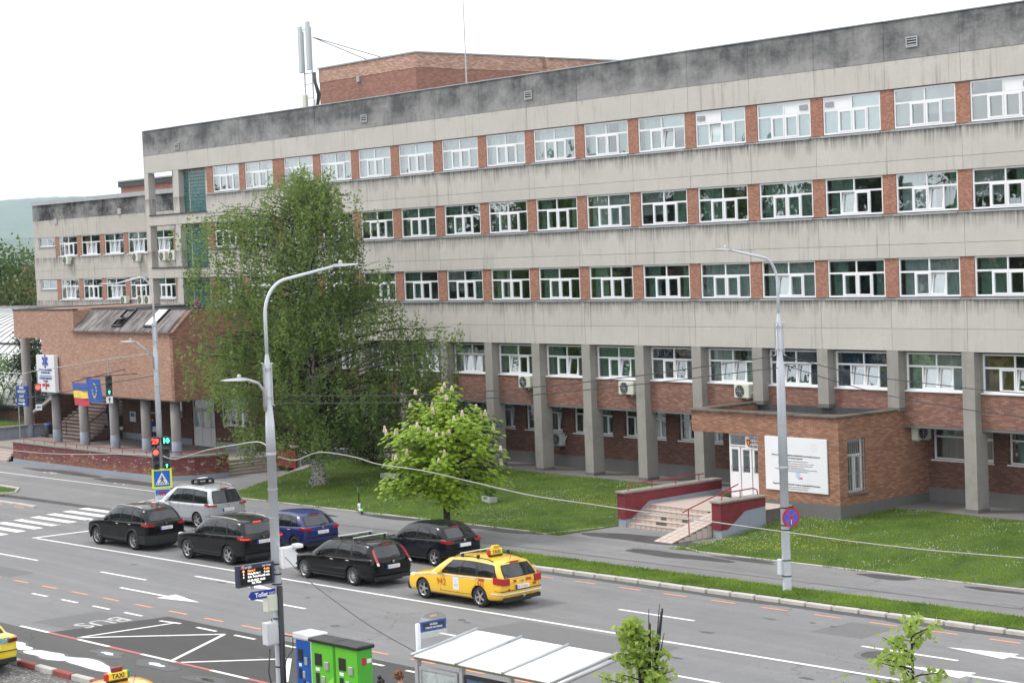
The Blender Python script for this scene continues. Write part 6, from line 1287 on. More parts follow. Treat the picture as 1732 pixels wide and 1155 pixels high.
for lab, p0, p1 in (('thin pole of the striped flag', (-21.9, -7.4, 5.5), (-23.6, -10.3, 4.82)), ('thin pole of the starred flag', (-20.6, -7.4, 5.2), (-21.95, -10.5, 5.12))):
    b = MB(); b.tube(p0, p1, .022, n=6); tag(b.build('flag_pole', M['black']), lab, 'pole', 'flag poles')
MK = thing('market_sign', 'blue double sided MINI MARKET FAST FOOD sign left of the pillars', 'sign', (-33.6, -9.0, 3.05), R(8), local=True)
b = MB(); b.bbox(0, 1.15, 0, .12, 0, 1.2, .01); b.build('panel', plain('market_blue', (.02, .06, .24), .4, .06), MK)
for i, s_ in enumerate(('MINI', 'MARKET', 'FAST', 'FOOD')): link('sign_lettering', text_mesh(s_, .22, M['signwhite'], .002, bold=.006), MK, (.57, -.008, 1.08-.23*i-(.06 if i > 1 else 0)))
b = MB(); b.prism([(.15, -.008, .10), (.7, -.008, .10), (.7, -.008, .04), (.95, -.008, .13), (.7, -.008, .22), (.7, -.008, .16), (.15, -.008, .16)], (0, .003, 0)); b.build('arrow', M['signwhite'], MK); b = MB(); b.tube((1.0, .06, 1.2), (1.0, .06, 1.5), .03, n=6); b.tube((.1, .06, -2.95), (.1, .06, 0), .04, n=6); b.build('post', M['galv'], MK)
b = MB(); b.bbox(-29.1, -28.4, -4.0, -3.96, 1.9, 2.5, .005); nb = b.build('panel', M['signwhite']); nb.name = 'notice_board'; tag(nb, 'small white notice with a blue heading by the stair', 'notice'); b = MB(); b.box(-28.98, -28.52, -4.008, -4.0, 2.2, 2.42); b.build('heading', M['ink_blue'], nb)
# ------------------------------------------------------------------ air conditioners
def ac(label, x, y, z, w=.86, h=.58, rotz=0, dark=False):
    t_ = thing('air_conditioner', label, 'air conditioner', (x, y, z), rotz, 'air conditioners on the walls', local=True)
    b = MB(); b.bbox(0, w, 0, .30, 0, h, .02); b.build('case', M['boxcream'] if not dark else M['boxgrey'], t_); b = MB(); b.lathe([(0, -.006), (h*.40, -.006), (h*.42, -.014), (h*.45, -.014)], (w*.40, 0, h*.5), 'y', 20); b.build('fan_guard', M['clad'], t_)
    b = MB()
    for r_ in (.1, .17, .23): b.lathe([(r_, -.016), (r_+.008, -.016)], (w*.40, 0, h*.5), 'y', 20)
    for i in range(4): a = i*R(45); b.tube((w*.4-.24*math.cos(a), -.016, h*.5-.24*math.sin(a)), (w*.4+.24*math.cos(a), -.016, h*.5+.24*math.sin(a)), .006, n=4)
    b.build('fan_grille', M['galv'], t_); b = MB()
    for s_ in (.12, w-.12): b.box(s_-.02, s_+.02, .0, .4, -.06, -.02)
    b.build('bracket', M['galv'], t_); b = MB(); b.path([(w-.08, .15, h*.3), (w+.06, .15, h*.35), (w+.1, .3, h*.8)], .02, 6); b.build('pipe', M['white'], t_)
    return t_
for lab, x, y, z, kw in (('air conditioner left of the first column right of the chestnut tree', 2.55, -.02, 4.55, {}), ('air conditioner on the brick band midway to the annex', 9.65, -.02, 4.48, dict(w=.98)), ('air conditioner on the brick band above the annex roof', 16.9, -.02, 4.57, {}), ('air conditioner half hidden by the birch on the brick band', -5.9, -.02, 4.6, {}), ('air conditioner low on the wall behind a column', 3.25, 1.38, 1.72, dict(w=.62, dark=True)),
    ('air conditioner under the far left window of the wing', -59.6, 7.08, 11.36, {}), ('air conditioner beneath the upper windows beside the corner post', -48.8, 7.08, 11.36, {}), ('left of two air conditioners seen through the corner frame', -44.9, 7.08, 11.34, {}), ('right of two air conditioners seen through the corner frame', -43.6, 7.08, 11.34, {}), ('air conditioner low on the wing beside the lamp arm', -50.8, 7.08, 8.36, {}), ('left of the twin air conditioners above the canopy roof', -48.3, 7.08, 8.36, {}), ('right of the twin air conditioners above the canopy roof', -47.3, 7.08, 8.36, {})):
    ac(lab, x, y, z, **kw)
ac('air conditioner in the corner between annex and main block', 25.98, .75, 3.16, rotz=R(90))
# ------------------------------------------------------------------ roof aerials
AN = thing('cell_antenna', 'pair of tall grey cellular antenna panels on a rooftop mast', 'antenna', (-19.0, 3, 18.75))
for x, z0, z1 in ((-19.75, 21.65, 24.3), (-18.95, 21.75, 24.5)):
    b = MB(); b.bbox(x-.16, x+.16, 2.9, 3.06, z0, z1, .03); b.build('antenna_panel', plain('antenna_grey', (.42, .46, .47), .5, .06), AN)
    b = MB(); b.tube((x+.05, 3.15, 18.7), (x+.05, 3.15, z1-.3), .045, n=8); b.build('mast', M['galv'], AN)
b = MB()
for z in (20.2, 21.0, 21.6, 24.1): b.tube((-19.8, 3.15, z), (-18.9, 3.15, z), .03, n=6)
b.build('cross_tube', M['galv'], AN); b = MB(); b.bbox(-19.7, -19.35, 2.9, 3.1, 19.5, 20.4, .02); b.build('radio_unit', M['boxcream'], AN); b = MB(); b.bbox(-18.75, -18.6, 2.95, 3.1, 19.7, 20.1, .02); b.build('radio_unit', M['white'], AN)
b = MB(); b.tube((-18.8, 3.2, 23.6), (-15.2, 6.2, 22.0), .025, n=6); b.tube((-18.8, 3.2, 23.6), (-16.3, 5.6, 22.0), .025, n=6); b.build('stay', M['clad'], AN)
b = MB()
for i in range(6): b.path([(-18.8+.06*i, 3.1, 21.6), (-18.55+.05*i, 3.0, 21.0), (-18.35+.07*i, 3.05, 20.3), (-18.6+.05*i, 3.1, 19.6), (-18.6, 3.1, 18.8)], .022, 5)
b.build('cable_bundle', M['cable'], AN, True)
b = MB(); b.path([(-7.05, 5.0, 18.7), (-7.05, 5.0, 22.2), (-7.1, 5.0, 27)], [.05, .035, .02], 6); tag(b.build('lightning_rod', M['galv']), 'thin tall lightning rod beside the rooftop brick block', 'rod')
WA = thing('cell_antenna', 'single grey antenna panel at the left edge of the main roof', 'antenna', (-52.3, 10.5, 15.4)); b = MB(); b.bbox(-52.5, -52.15, 10.4, 10.6, 17.9, 20.1, .03); b.build('antenna_panel', plain('antenna_pale', (.5, .53, .54), .5, .06), WA); b = MB(); b.tube((-52.2, 10.7, 15.4), (-52.2, 10.7, 19.8), .05, n=8); b.tube((-52.3, 10.6, 19.3), (-54.6, 11.6, 17.5), .025, n=6); b.build('mast', M['galv'], WA)
# ------------------------------------------------------------------ scooter and planters
SC = thing('electric_scooter', 'white and black electric scooter with green trim parked at the lawn edge', 'scooter', (5.35, -11.35, .12), R(-28), local=True)
b = MB(); b.bbox(.0, .78, -.075, .075, .11, .155, .02); b.build('deck', M['white'], SC)
for x in (-.12, .86): b = MB(); b.lathe([(.04, -.025), (.105, -.03), (.115, -.015), (.115, .015), (.105, .03), (.04, .025)], (x, 0, .115), 'y', 18); b.build('wheel', M['rubber'], SC, True)
b = MB(); b.path([(.06, 0, .14), (-.06, 0, .36)], .035, 8); b.path([(-.12, .05, .115), (-.07, .05, .35)], .018, 6); b.path([(-.12, -.05, .115), (-.07, -.05, .35)], .018, 6); b.build('fork', M['white'], SC, True); b = MB(); b.path([(-.065, 0, .33), (.02, 0, 1.16)], .028, 8); b.build('stem', M['black'], SC, True); b = MB(); b.tube((.03, -.26, 1.17), (.03, .26, 1.17), .018, n=8); b.build('handlebar', M['black'], SC, True)
SG = plain('scooter_green', (.12, .60, .12), .4, .05); b = MB(); b.bbox(-.055, .0, -.04, .04, .82, 1.06, .015); b.build('control_box', SG, SC); b = MB(); b.grid(lambda u, v: (.86+.13*math.cos(R(150)-R(130)*u), -.04+.08*v, .115+.13*math.sin(R(150)-R(130)*u)), 8, 2); b.build('mudguard', SG, SC, True)
for lab, x, y, lv in (('broken white concrete trough with leafy plant under the birch', -1.2, -5.1, .35), ('white concrete trough with strap-leaved plant right of the chestnut', 8.9, -7.0, .9)):
    z = lawn_z(x, y)+.02; t_ = thing('planter', lab, 'planter', (x, y, z), R(20 if lv < .5 else -15), 'planters on the lawn', local=True); b = MB(); b.bbox(-.42, .42, -.2, .2, 0, .26, .03); b.build('trough', plain('trough_white', (.34, .34, .32), .85, .15), t_)
    b = MB(); rr = random.Random(5)
    for i in range(70):
        a = rr.uniform(0, 6.28); l = rr.uniform(.5, .95)*lv+.1; x0, y0 = rr.uniform(-.4, .4), rr.uniform(-.15, .15); d = Vector((math.cos(a), math.sin(a), 0)); w = Vector((-d.y, d.x, 0))*.025; pts = [Vector((x0, y0, .3))+d*l*.75*k*k**.5+Vector((0, 0, l*1.25*k*(1-.55*k))) for k in (0, .33, .66, 1)]
        for p_, q_ in zip(pts, pts[1:]): b.quad(p_-w, p_+w, q_+w*.7, q_-w*.7)
    b.build('leaves', leaf('strap_leaf', (.04, .09, .02), (.10, .18, .05), .3), t_)
# ------------------------------------------------------------------ vegetation
import numpy as np
def leaf_mesh(name, C, A, B, mat):
    """one kite-shaped leaf per row: centre C, half length vector A, half width vector B"""
    C, A, B = (np.asarray(q, dtype=np.float32) for q in (C, A, B)); n = len(C)
    V = np.stack([C-A, C+B-A*.1, C+A, C-B-A*.1], 1).reshape(-1, 3); me = bpy.data.meshes.new(name)
    me.vertices.add(4*n); me.vertices.foreach_set('co', V.ravel()); me.loops.add(4*n); me.loops.foreach_set('vertex_index', np.arange(4*n, dtype=np.int32))
    me.polygons.add(n); me.polygons.foreach_set('loop_start', np.arange(0, 4*n, 4, dtype=np.int32)); me.polygons.foreach_set('loop_total', np.full(n, 4, dtype=np.int32)); me.materials.append(mat); me.update(calc_edges=True); return me
def rand_axes(rng, n, L, W, down=0., flat=0.):
    a = rng.normal(size=(n, 3)); a[:, 2] = a[:, 2]*(1-flat)-down; a /= np.linalg.norm(a, axis=1)[:, None]; b = np.cross(a, rng.normal(size=(n, 3))); 
    if flat: b[:, 2] *= (1-flat)
    b /= np.linalg.norm(b, axis=1)[:, None]; s = rng.uniform(.7, 1.25, (n, 1)); return a*L*s, b*W*s
def branch(b, p0, p1, r0, r1, rnd, n=6, wob=.08, sag=0.):
    p0, p1 = Vector(p0), Vector(p1); L = (p1-p0).length; pts = []
    for i in range(n+1):
        k = i/n; q = p0.lerp(p1, k)+Vector((rnd.uniform(-1, 1), rnd.uniform(-1, 1), rnd.uniform(-.6, .6)))*wob*L*(0 if i in (0,) else .35)+Vector((0, 0, sag*L*math.sin(math.pi*k))); pts.append(q)
    b.path(pts, [lerp(r0, r1, i/n) for i in range(n+1)], 6); return pts
RT = Vector((.627, .779, 0)); FWD = Vector((-.779, .627, 0))
# ---- weeping birch
BI = thing('birch_tree', 'tall weeping birch with white bark in front of the facade', 'tree', (-3.75, -7.5, lawn_z(-3.75, -7.5)-.05), local=True)
rnd = random.Random(21); rng = np.random.default_rng(21)
tb = MB(); tpts = [(0, 0, 0), (.05, .05, .25), (.02, .0, 1.2), (-.1, .05, 3.5), (-.05, -.1, 6), (.1, .0, 8.5), (.0, .1, 11), (.1, 0, 13), (.05, .05, 14.3)]
tb.path(tpts, [.50, .36, .27, .24, .20, .16, .11, .06, .02], 12)
for k in range(6): a = k*1.05; tb.path([(math.cos(a)*.6, math.sin(a)*.6, -.08), (math.cos(a)*.35, math.sin(a)*.35, .10), (math.cos(a)*.18, math.sin(a)*.18, .5)], [.08, .13, .08], 6)
M['birch_bark'] = bark('birch_bark', (.03, .027, .025), (.36, .345, .32), (2.5, 2.5, 3.5), (.42, .5)); tb.build('trunk', M['birch_bark'], BI, True)
def env(h):        # crown reach to image left, image right and in depth
    T_ = [(0, 0, 0, 0), (1.3, 3.2, 2.6, 2.0), (2.6, 4.6, 4.3, 3.2), (4.2, 5.0, 5.3, 3.6), (5.8, 5.4, 7.1, 3.7), (7.2, 5.1, 6.1, 3.5), (8.6, 5.0, 4.4, 3.3), (9.8, 5.2, 3.4, 3.0), (11.2, 5.5, 2.6, 2.7), (12.4, 5.6, 2.2, 2.3), (13.5, 5.0, 1.9, 1.8), (14.3, 3.0, 1.4, 1.2), (15.0, .8, .6, .6)]
    return interp(T_, h)
def trunk_at(h):
    for a, c in zip(tpts, tpts[1:]):
        if h <= c[2]: return Vector(a).lerp(Vector(c), (h-a[2])/(c[2]-a[2]))
    return Vector(tpts[-1])
bb = MB(); LC, LA = [], []; strands = MB(); tips = 0
def hang(p, n, spread, lmin, lmax):
    if math.sin(p.x*1.9+p.z*1.3)+math.sin(p.y*2.1-p.z*1.7)+math.sin(p.z*2.3+p.x) < -.85: return
    for _ in range(n):
        q = p+Vector((rnd.gauss(0, spread), rnd.gauss(0, spread), rnd.gauss(0, spread*.6))); L = rnd.uniform(lmin, lmax)*1.1; sw = Vector((rnd.uniform(-.12, .12), rnd.uniform(-.12, .12), 0)); m = int(L/.062)
        if q.z-L < 1.0: L = max(.3, q.z-1.0); m = int(L/.055)
        for i in range(m):
            k = i/m; w = .10*(1-.3*k); LC.append((q.x+sw.x*k*k*2+rnd.gauss(0, w), q.y+sw.y*k*k*2+rnd.gauss(0, w), q.z-L*k+rnd.gauss(0, .05)))
for i in range(215):
    h = 1.9+12.9*((i+rnd.random())/215)**.85; a = rnd.uniform(0, 2*math.pi); l_, r_, dp = env(h); ca, sa = math.cos(a), math.sin(a); ext = (r_ if ca > 0 else l_)
    R_ = 1/math.sqrt((ca/ext)**2+(sa/dp)**2)*(rnd.choice([1.0, .95, .85, .7, .5]) if h < 9.5 else rnd.choice([1.0, 1.05, .95, .85, .7, .55])); tip = RT*(R_*ca)+FWD*(R_*sa)+Vector((0, 0, h+rnd.uniform(-.3, .3))); h0 = max(1.2, h-rnd.uniform(.25, .55)*R_); s0 = trunk_at(h0)
    pts = branch(bb, s0, tip, max(.02, .075*(1-h0/16)), .012, rnd, 6, .10, .10)
    big = h < 9.5
    for k in ((3, 4, 5, 6) if big else (4, 5, 6)):
        q = pts[k]; hang(q, rnd.randint(4, 6) if big else rnd.randint(2, 4), .30 if k < 6 else .36, .35, 1.5 if big else 2.5)
        if rnd.random() < .7:
            e = q+Vector((rnd.gauss(0, .6), rnd.gauss(0, .6), rnd.uniform(-.1, .5))); branch(bb, q, e, .016, .006, rnd, 3, .15); hang(e, rnd.randint(3, 5) if big else rnd.randint(2, 4), .28, .35, 1.4)
for i in range(26):
    h = rnd.uniform(4.2, 7.6); s_ = 1 if i % 3 else -1; l_, r_, dp = env(h); R_ = (r_ if s_ > 0 else l_)*rnd.uniform(.8, 1.06); tip = RT*(R_*s_)+FWD*rnd.uniform(-1.6, 1.6)+Vector((0, 0, h)); pts = branch(bb, trunk_at(h-.3*R_*.6), tip, .05, .012, rnd, 6, .08, .08)
    for k in (3, 4, 5, 6): hang(pts[k], rnd.randint(4, 7), .34, .5, 1.8)
for i in range(24):
    h = rnd.uniform(9.3, 13.4); l_, r_, dp = env(h); R_ = l_*rnd.uniform(.72, 1.04); tip = RT*-R_+FWD*rnd.uniform(-1.3, 1.3)+Vector((0, 0, h)); pts = branch(bb, trunk_at(h-.3*R_), tip, .035, .010, rnd, 6, .08, .10)
    for k in (4, 5, 6): hang(pts[k], rnd.randint(2, 4), .30, .6, 2.2)
bb.build('branches', bark('birch_twig', (.03, .025, .022), (.20, .19, .175), (2.5, 2.5, 3), (.5, .7)), BI, True)
A_, B_ = rand_axes(rng, len(LC), .070, .050, .5)
link('crown', leaf_mesh('crown', LC, A_, B_, leaf('birch_leaf', (.046, .092, .022), (.215, .295, .08), .45, .5)), BI, (0, 0, 0))
# ---- horse chestnut
CH = thing('chestnut_tree', 'young chestnut with bright green leaves and cream flower candles on the verge', 'tree', (14.55, -13.55, .13), local=True)
rnd = random.Random(5); rng = np.random.default_rng(5); tb = MB(); tb.path([(0, 0, -.05), (.02, 0, .8), (-.04, .02, 1.6), (-.1, .0, 1.9)], [.17, .13, .12, .11], 10); tb.path([(-.06, 0, 1.8), (.1, .05, 2.8), (.05, 0, 4.4), (0, 0, 5.4)], [.10, .08, .04, .015], 8)
M['dark_bark'] = bark('dark_bark', (.018, .015, .012), (.06, .05, .042)); CC, CA, CB_ = [], [], []; fl_pts = []
for i in range(120):
    a = rnd.uniform(0, 6.283); zc = rnd.uniform(-1, 1); rr = math.sqrt(max(0, 1-zc*zc)) if zc > 0 else math.sqrt(max(0, 1-zc**4)); e = 1+.16*math.sin(3*a+1)+.10*math.sin(5*a+zc*4)
    if i % 4 == 0: e *= .62
    tip = Vector((math.cos(a)*rr*2.05*e, math.sin(a)*rr*2.05*e, 3.45+zc*(2.05 if zc > 0 else 1.9)*e)); s0 = Vector((0, 0, min(4.6, max(1.9, 1.7+.45*(tip.z-1.2))))); pts = branch(tb, s0, tip, .045, .012, rnd, 4, .08, .06)
    for k in range(40):
        q = pts[-1].lerp(pts[2], rnd.random()**1.5*.95)+Vector((rnd.gauss(0, .22), rnd.gauss(0, .22), rnd.gauss(0, .15))); d = Vector((q.x, q.y, .35*(q.z-3.2))); d = (d.normalized() if d.length > .1 else Vector((0, 0, 1)))+Vector((rnd.gauss(0, .35), rnd.gauss(0, .35), .35)); d.normalize(); n_ = (Vector((0, 0, 1))+d*.5).normalized(); u_ = (d-n_*d.dot(n_)).normalized(); v_ = n_.cross(u_)
        for j in range(7):
            an = (j-3)*R(38); dd = (u_*math.cos(an)+v_*math.sin(an)-n_*.45).normalized(); L = .078*(1-.09*abs(j-3)); c = q+dd*L; CC.append(c[:]); CA.append((dd*L)[:]); CB_.append((dd.cross(n_).normalized()*.031)[:])
    if zc > -.35 and i % 4 != 0 and rnd.random() < .75: fl_pts.append(pts[-1])
tb.build('trunk', M['dark_bark'], CH, True); link('crown', leaf_mesh('crown', CC, CA, CB_, leaf('chestnut_leaf', (.10, .20, .014), (.40, .54, .06), .42, 1.6)), CH, (0, 0, 0))
M['petal'] = plain('candle_petal', (.66, .55, .46), .7, .2, 20)
for p_ in fl_pts[:44]:
    b = MB(); h = rnd.uniform(.16, .25); t0 = p_+Vector((0, 0, .10))
    for k in range(26):
        z = h*k/26; w = .055*(1-k/30)+.008; a = k*2.4; c = t0+Vector((math.cos(a)*w, math.sin(a)*w, z)); b.ball(tuple(c), .024, 5)
    b.build('flower_candle', M['petal'], CH)
# ---- young limes at the bus stop
def lime(label, loc, H, W, seed, dead=False, n_br=26, per=16, shoots=None):
    t_ = thing('lime_sapling', label, 'tree', loc, local=True, group='young trees at the bus stop'); rnd = random.Random(seed); rng = np.random.default_rng(seed); tb = MB(); tb.path([(0, 0, 0), (.03, .02, H*.5), (0, 0, H)], [.055, .04, .012], 8); LC = []
    for i in range(n_br):
        h = H*(.5+.48*i/n_br); a = rnd.uniform(0, 6.283); L = W*(1.1-.75*(i/n_br))*rnd.uniform(.55, 1.1); tip = Vector((math.cos(a)*L, math.sin(a)*L, h+rnd.uniform(.15, .55)*L)); pts = branch(tb, (0, 0, h), tip, .018, .005, rnd, 4, .12)
        for k in range(per): q = pts[-1].lerp(pts[1], rnd.random()**1.3)+Vector((rnd.gauss(0, .075), rnd.gauss(0, .075), rnd.gauss(0, .075)-.03)); LC.append(q[:])
    for k in range(60): LC.append((rnd.gauss(0, .09), rnd.gauss(0, .09), H*rnd.uniform(.62, 1.02)))
    tb.build('trunk', M['dark_bark'], t_, True); A_, B_ = rand_axes(rng, len(LC), .062, .054, .45); link('crown', leaf_mesh('crown', LC, A_, B_, leaf('lime_leaf_%d' % seed, (.11, .20, .02), (.36, .46, .10), .45, 1.5)), t_, (0, 0, 0))
    if dead:
        b = MB()
        for i in range(9): a = rnd.uniform(0, 6.28); x = .32+rnd.uniform(-.06, .12); b.path([(.05*RT.x, .05*RT.y, H*.5), (RT.x*x*.7, RT.y*x*.7, H*.68), (RT.x*(x+rnd.uniform(-.1, .12)), RT.y*(x+rnd.uniform(-.1, .12)), H*rnd.uniform(.86, 1.08))], [.035, .028, .006 if i % 2 else .02], 6)
        b.build('dead_branches', plain('dead_wood', (.028, .022, .022), .9, .3, 8), t_, True)
lime('bushy young lime with bare dark pruned stems beside the shelter', (47.55, -33.75, .13), 3.85, .85, 8, True, 44, 26)
lime('thin open young lime near the right bottom corner', (52.05, -31.15, .13), 3.98, 1.45, 14, False, 26, 22)
# ---- other trees and shrubs
def blob_tree(name, label, loc, H, rx, ry, zlo, n, ls, mat, seed, group=None, trunk_r=.2, cl=40):
    t_ = thing(name, label, 'tree' if 'tree' in name or 'conifer' in name else 'shrub', loc, local=True, group=group); rnd = random.Random(seed); rng = np.random.default_rng(seed); tb = MB(); tb.path([(0, 0, 0), (.1, .05, H*.45), (0, 0, H*.9)], [trunk_r, trunk_r*.7, trunk_r*.15], 8); LC = []
    for i in range(cl):
        a = rnd.uniform(0, 6.283); k = rnd.uniform(-1, 1); rr = math.sqrt(1-k*k)*rnd.choice([1, .95, .8, .55]); c = Vector((rx*rr*math.cos(a), ry*rr*math.sin(a), (zlo+H)/2+k*(H-zlo)/2*.92)); branch(tb, (0, 0, max(.1, c.z*.55)), c, trunk_r*.25, .01, rnd, 4, .08); s_ = .20*min(rx, (H-zlo)/2)+.08
        LC += [(c.x+rnd.gauss(0, s_), c.y+rnd.gauss(0, s_), c.z+rnd.gauss(0, s_*.8)) for _ in range(n//cl)]
    tb.build('trunk', M['dark_bark'], t_, True); A_, B_ = rand_axes(rng, len(LC), ls, ls*.62, .2); link('crown', leaf_mesh('crown', LC, A_, B_, mat), t_, (0, 0, 0)); return t_
LF1 = leaf('broadleaf', (.022, .055, .010), (.085, .14, .03), .35, .25); LF2 = leaf('dark_leaf', (.014, .032, .012), (.05, .078, .028), .2, .8); LF3 = leaf('mid_leaf', (.05, .11, .025), (.15, .24, .06), .35, .7)
blob_tree('leafy_tree', 'broad green tree beyond the white hall at the left edge', (-108, 24, 0), 12.9, 6.2, 6, 2, 9000, .22, LF1, 31, 'trees at the left edge', .4, 90)
blob_tree('leafy_tree', 'lower bushy tree touching the end of the wing', (-100.5, 22, 0), 9.6, 4.2, 4, 1.5, 5200, .20, leaf('olive_leaf', (.035, .06, .014), (.11, .14, .04), .35, .4), 32, 'trees at the left edge', .3, 60)
blob_tree('dark_conifer', 'dark bushy evergreen behind the leftmost pillar', (-43.2, -3.4, .9), 6.0, 1.35, 1.35, .4, 5000, .085, LF2, 33, None, .15, 60)
blob_tree('small_tree', 'light green small tree before the white hall at the left edge', (-48.5, -4.2, .9), 5.0, 1.5, 1.5, .9, 2600, .10, LF3, 34, None, .1, 40)
for i, (x, y, h, r_, lab) in enumerate(((-6.8, -2.2, 3.2, 1.5, 'dark shrub behind the birch trunk by the wall'), (-1.0, -2.0, 3.6, 1.6, 'tall dark shrub between birch and chestnut by the columns'), (2.0, -2.6, 3.0, 1.2, 'dark shrub against the columns behind the chestnut'))):
    blob_tree('dark_shrub', lab, (x, y, lawn_z(x, y)), h, r_, 1.0, .1, 4200, .07, LF2 if i < 2 else leaf('shrub_leaf', (.02, .05, .014), (.06, .11, .03), .3, .8), 50+i, 'shrubs by the wall', .08, 50)
rnd = random.Random(77); LC = []
for i in range(14):
    x = -29.0+rnd.random()*2.2; z = 10.75; L = rnd.uniform(.5, 2.2)
    LC += [(x+rnd.gauss(0, .1), -.12+rnd.gauss(0, .06), z-L*k/26+rnd.gauss(0, .05)) for k in range(26)]
A_, B_ = rand_axes(np.random.default_rng(3), len(LC), .07, .05, .4); tag(link('ivy', leaf_mesh('ivy', LC, A_, B_, LF3)), 'trailing climber hanging from the concrete ledge over the glass blocks', 'plant')
# trees and houses across the street: they stand behind the camera's left and show in the panes
for i, (x, y, h) in enumerate(((-90, -60, 18), (-77, -57, 17), (-64, -60, 19), (-52, -58, 17.5), (-40, -61, 18.5), (-27, -58, 17), (-14, -60, 18.5), (0, -61, 18), (-104, -61, 19), (-119, -58, 18), (-134, -62, 19.5), (-150, -59, 18), (-167, -62, 19), (-185, -60, 19))):
    blob_tree('street_tree', ('broad', 'dark broad')[i % 2]+' tree across the street mirrored in the window panes', (x, y, 0), h, 5.8, 4.5, 2.0, 3000, .48, LF2 if i % 2 else LF1, 90+i, 'trees across the street', .3, 46)
for i, (x, w, h, wc, rc) in enumerate(((-80, 22, 6.5, (.42, .36, .27), (.20, .075, .05)), (-50, 18, 8, (.40, .38, .33), (.16, .06, .045)), (-20, 24, 7, (.45, .38, .25), (.18, .08, .06)))):
    t_ = thing('town_house', ('low cream house across the street mirrored in the panes', 'tall grey house across the street mirrored in the panes', 'long ochre house across the street mirrored in the panes')[i], 'house', (x, -76, 0), local=True); b = MB(); b.box(-w/2, w/2, -6, 4, 0, h); b.build('wall', plain('house_wall_%d' % i, wc, .9, .1), t_)
    b = MB(); b.prism([(-w/2-.5, -6.6, h), (-w/2-.5, 4.6, h), (-w/2-.5, -1, h+5)], (w+1, 0, 0)); b.build('roof', plain('house_roof_%d' % i, rc, .85, .25, 1), t_)
    for k in range(int(w/3)-1): b = MB(); b.box(-w/2+2+k*3, -w/2+3.2+k*3, 3.98, 4.05, 1.2, 2.9); b.build('window', M['dark'], t_)
# ---- grass
def sow(name, label, n, areaf, hmin, hmax, w, mat, seed, parent=None):
    rng = np.random.default_rng(seed); pts = areaf(rng, n); n = len(pts); a = rng.uniform(0, 6.283, n); h = rng.uniform(hmin, hmax, n); ln = rng.normal(0, .35, (n, 2)); V = np.zeros((n, 3, 3), np.float32); V[:, 0] = pts; V[:, 1] = pts; V[:, 2] = pts
    V[:, 0, 0] -= np.cos(a)*w; V[:, 0, 1] -= np.sin(a)*w; V[:, 1, 0] += np.cos(a)*w; V[:, 1, 1] += np.sin(a)*w; V[:, 2, 0] += ln[:, 0]*h; V[:, 2, 1] += ln[:, 1]*h; V[:, 2, 2] += h
    me = bpy.data.meshes.new(name); me.vertices.add(3*n); me.vertices.foreach_set('co', V.ravel()); me.loops.add(3*n); me.loops.foreach_set('vertex_index', np.arange(3*n, dtype=np.int32)); me.polygons.add(n); me.polygons.foreach_set('loop_start', np.arange(0, 3*n, 3, dtype=np.int32)); me.polygons.foreach_set('loop_total', np.full(n, 3, dtype=np.int32)); me.materials.append(mat); me.update(calc_edges=True)
    return tag(stuff(link(name, me)), label, name.split('_')[-1])
t = MT('grass_blade'); rr = t.n('NewGeometry').outputs['Random Per Island']; n_ = t.noise(t.pos(), .55, 6, .65); n2_ = t.noise(t.pos(), 2.6, 4, .6); col = t.mix(t.rng(n_, .38, .62), (.065, .14, .008), (.23, .345, .03)); col = t.mix(t.math('MULTIPLY', rr, .4), col, (.20, .32, .035)); col = t.mix(t.rng(n2_, .58, .74, 0, .55), col, (.19, .165, .06)); t.P(Base__Color=col, Roughness=.6, Specular__IOR__Level=.25)
tr = t.n('BsdfTranslucent', Color=col); ms = t.n('MixShader', Fac=.3); t.t.links.new(t.b.outputs[0], ms.inputs[1]); t.t.links.new(tr.outputs[0], ms.inputs[2]); t.t.links.new(ms.outputs[0], t.out.inputs['Surface']); M['grass'] = t.m
def on_lawn(rng, n):
    out = []; X_ = rng.uniform(-11.5, 37.5, n); U = rng.uniform(0, 1, n)
    for x, u in zip(X_, U):
        e = lawn_edge(x)-.10+.16*math.sin(x*3.1)*math.sin(x*1.37+1); y = e+(-.45-e)*u
        if x < left_edge(y)+.1 or (17.65 < x < 23.5 and y < -1.9) or (17.6 < x < 25.75 and y > -3.5): continue
        out.append((x, y, lawn_z(x, y)-.01))
    return np.array(out, np.float32)
def on_verge(rng, n):
    u = rng.uniform(-8.4, 24, n); v = rng.uniform(6.34, 7.93, n)+.14*np.sin(u*2.3)*np.sin(u*.9+1)*(rng.uniform(0, 1, n) > .75); c, s = math.cos(RA), math.sin(RA); return np.stack([RO.x+u*c-v*s, RO.y+u*s+v*c, np.full(n, .13)], 1).astype(np.float32)
def on_isle(rng, n): 
    x = rng.uniform(-29, -16, n); y = rng.uniform(-18.4, -17.1, n); return np.stack([x, y+.05*(x+16), np.full(n, .12)], 1).astype(np.float32)
sow('lawn_grass', 'mown green grass on the bank before the columns', 150000, on_lawn, .04, .11, .011, M['grass'], 1); sow('verge_grass', 'ragged green grass on the strip along the kerb', 26000, on_verge, .03, .11, .012, M['grass'], 2); sow('island_grass', 'green grass on the small island at the left', 4000, on_isle, .05, .12, .012, M['grass'], 3)
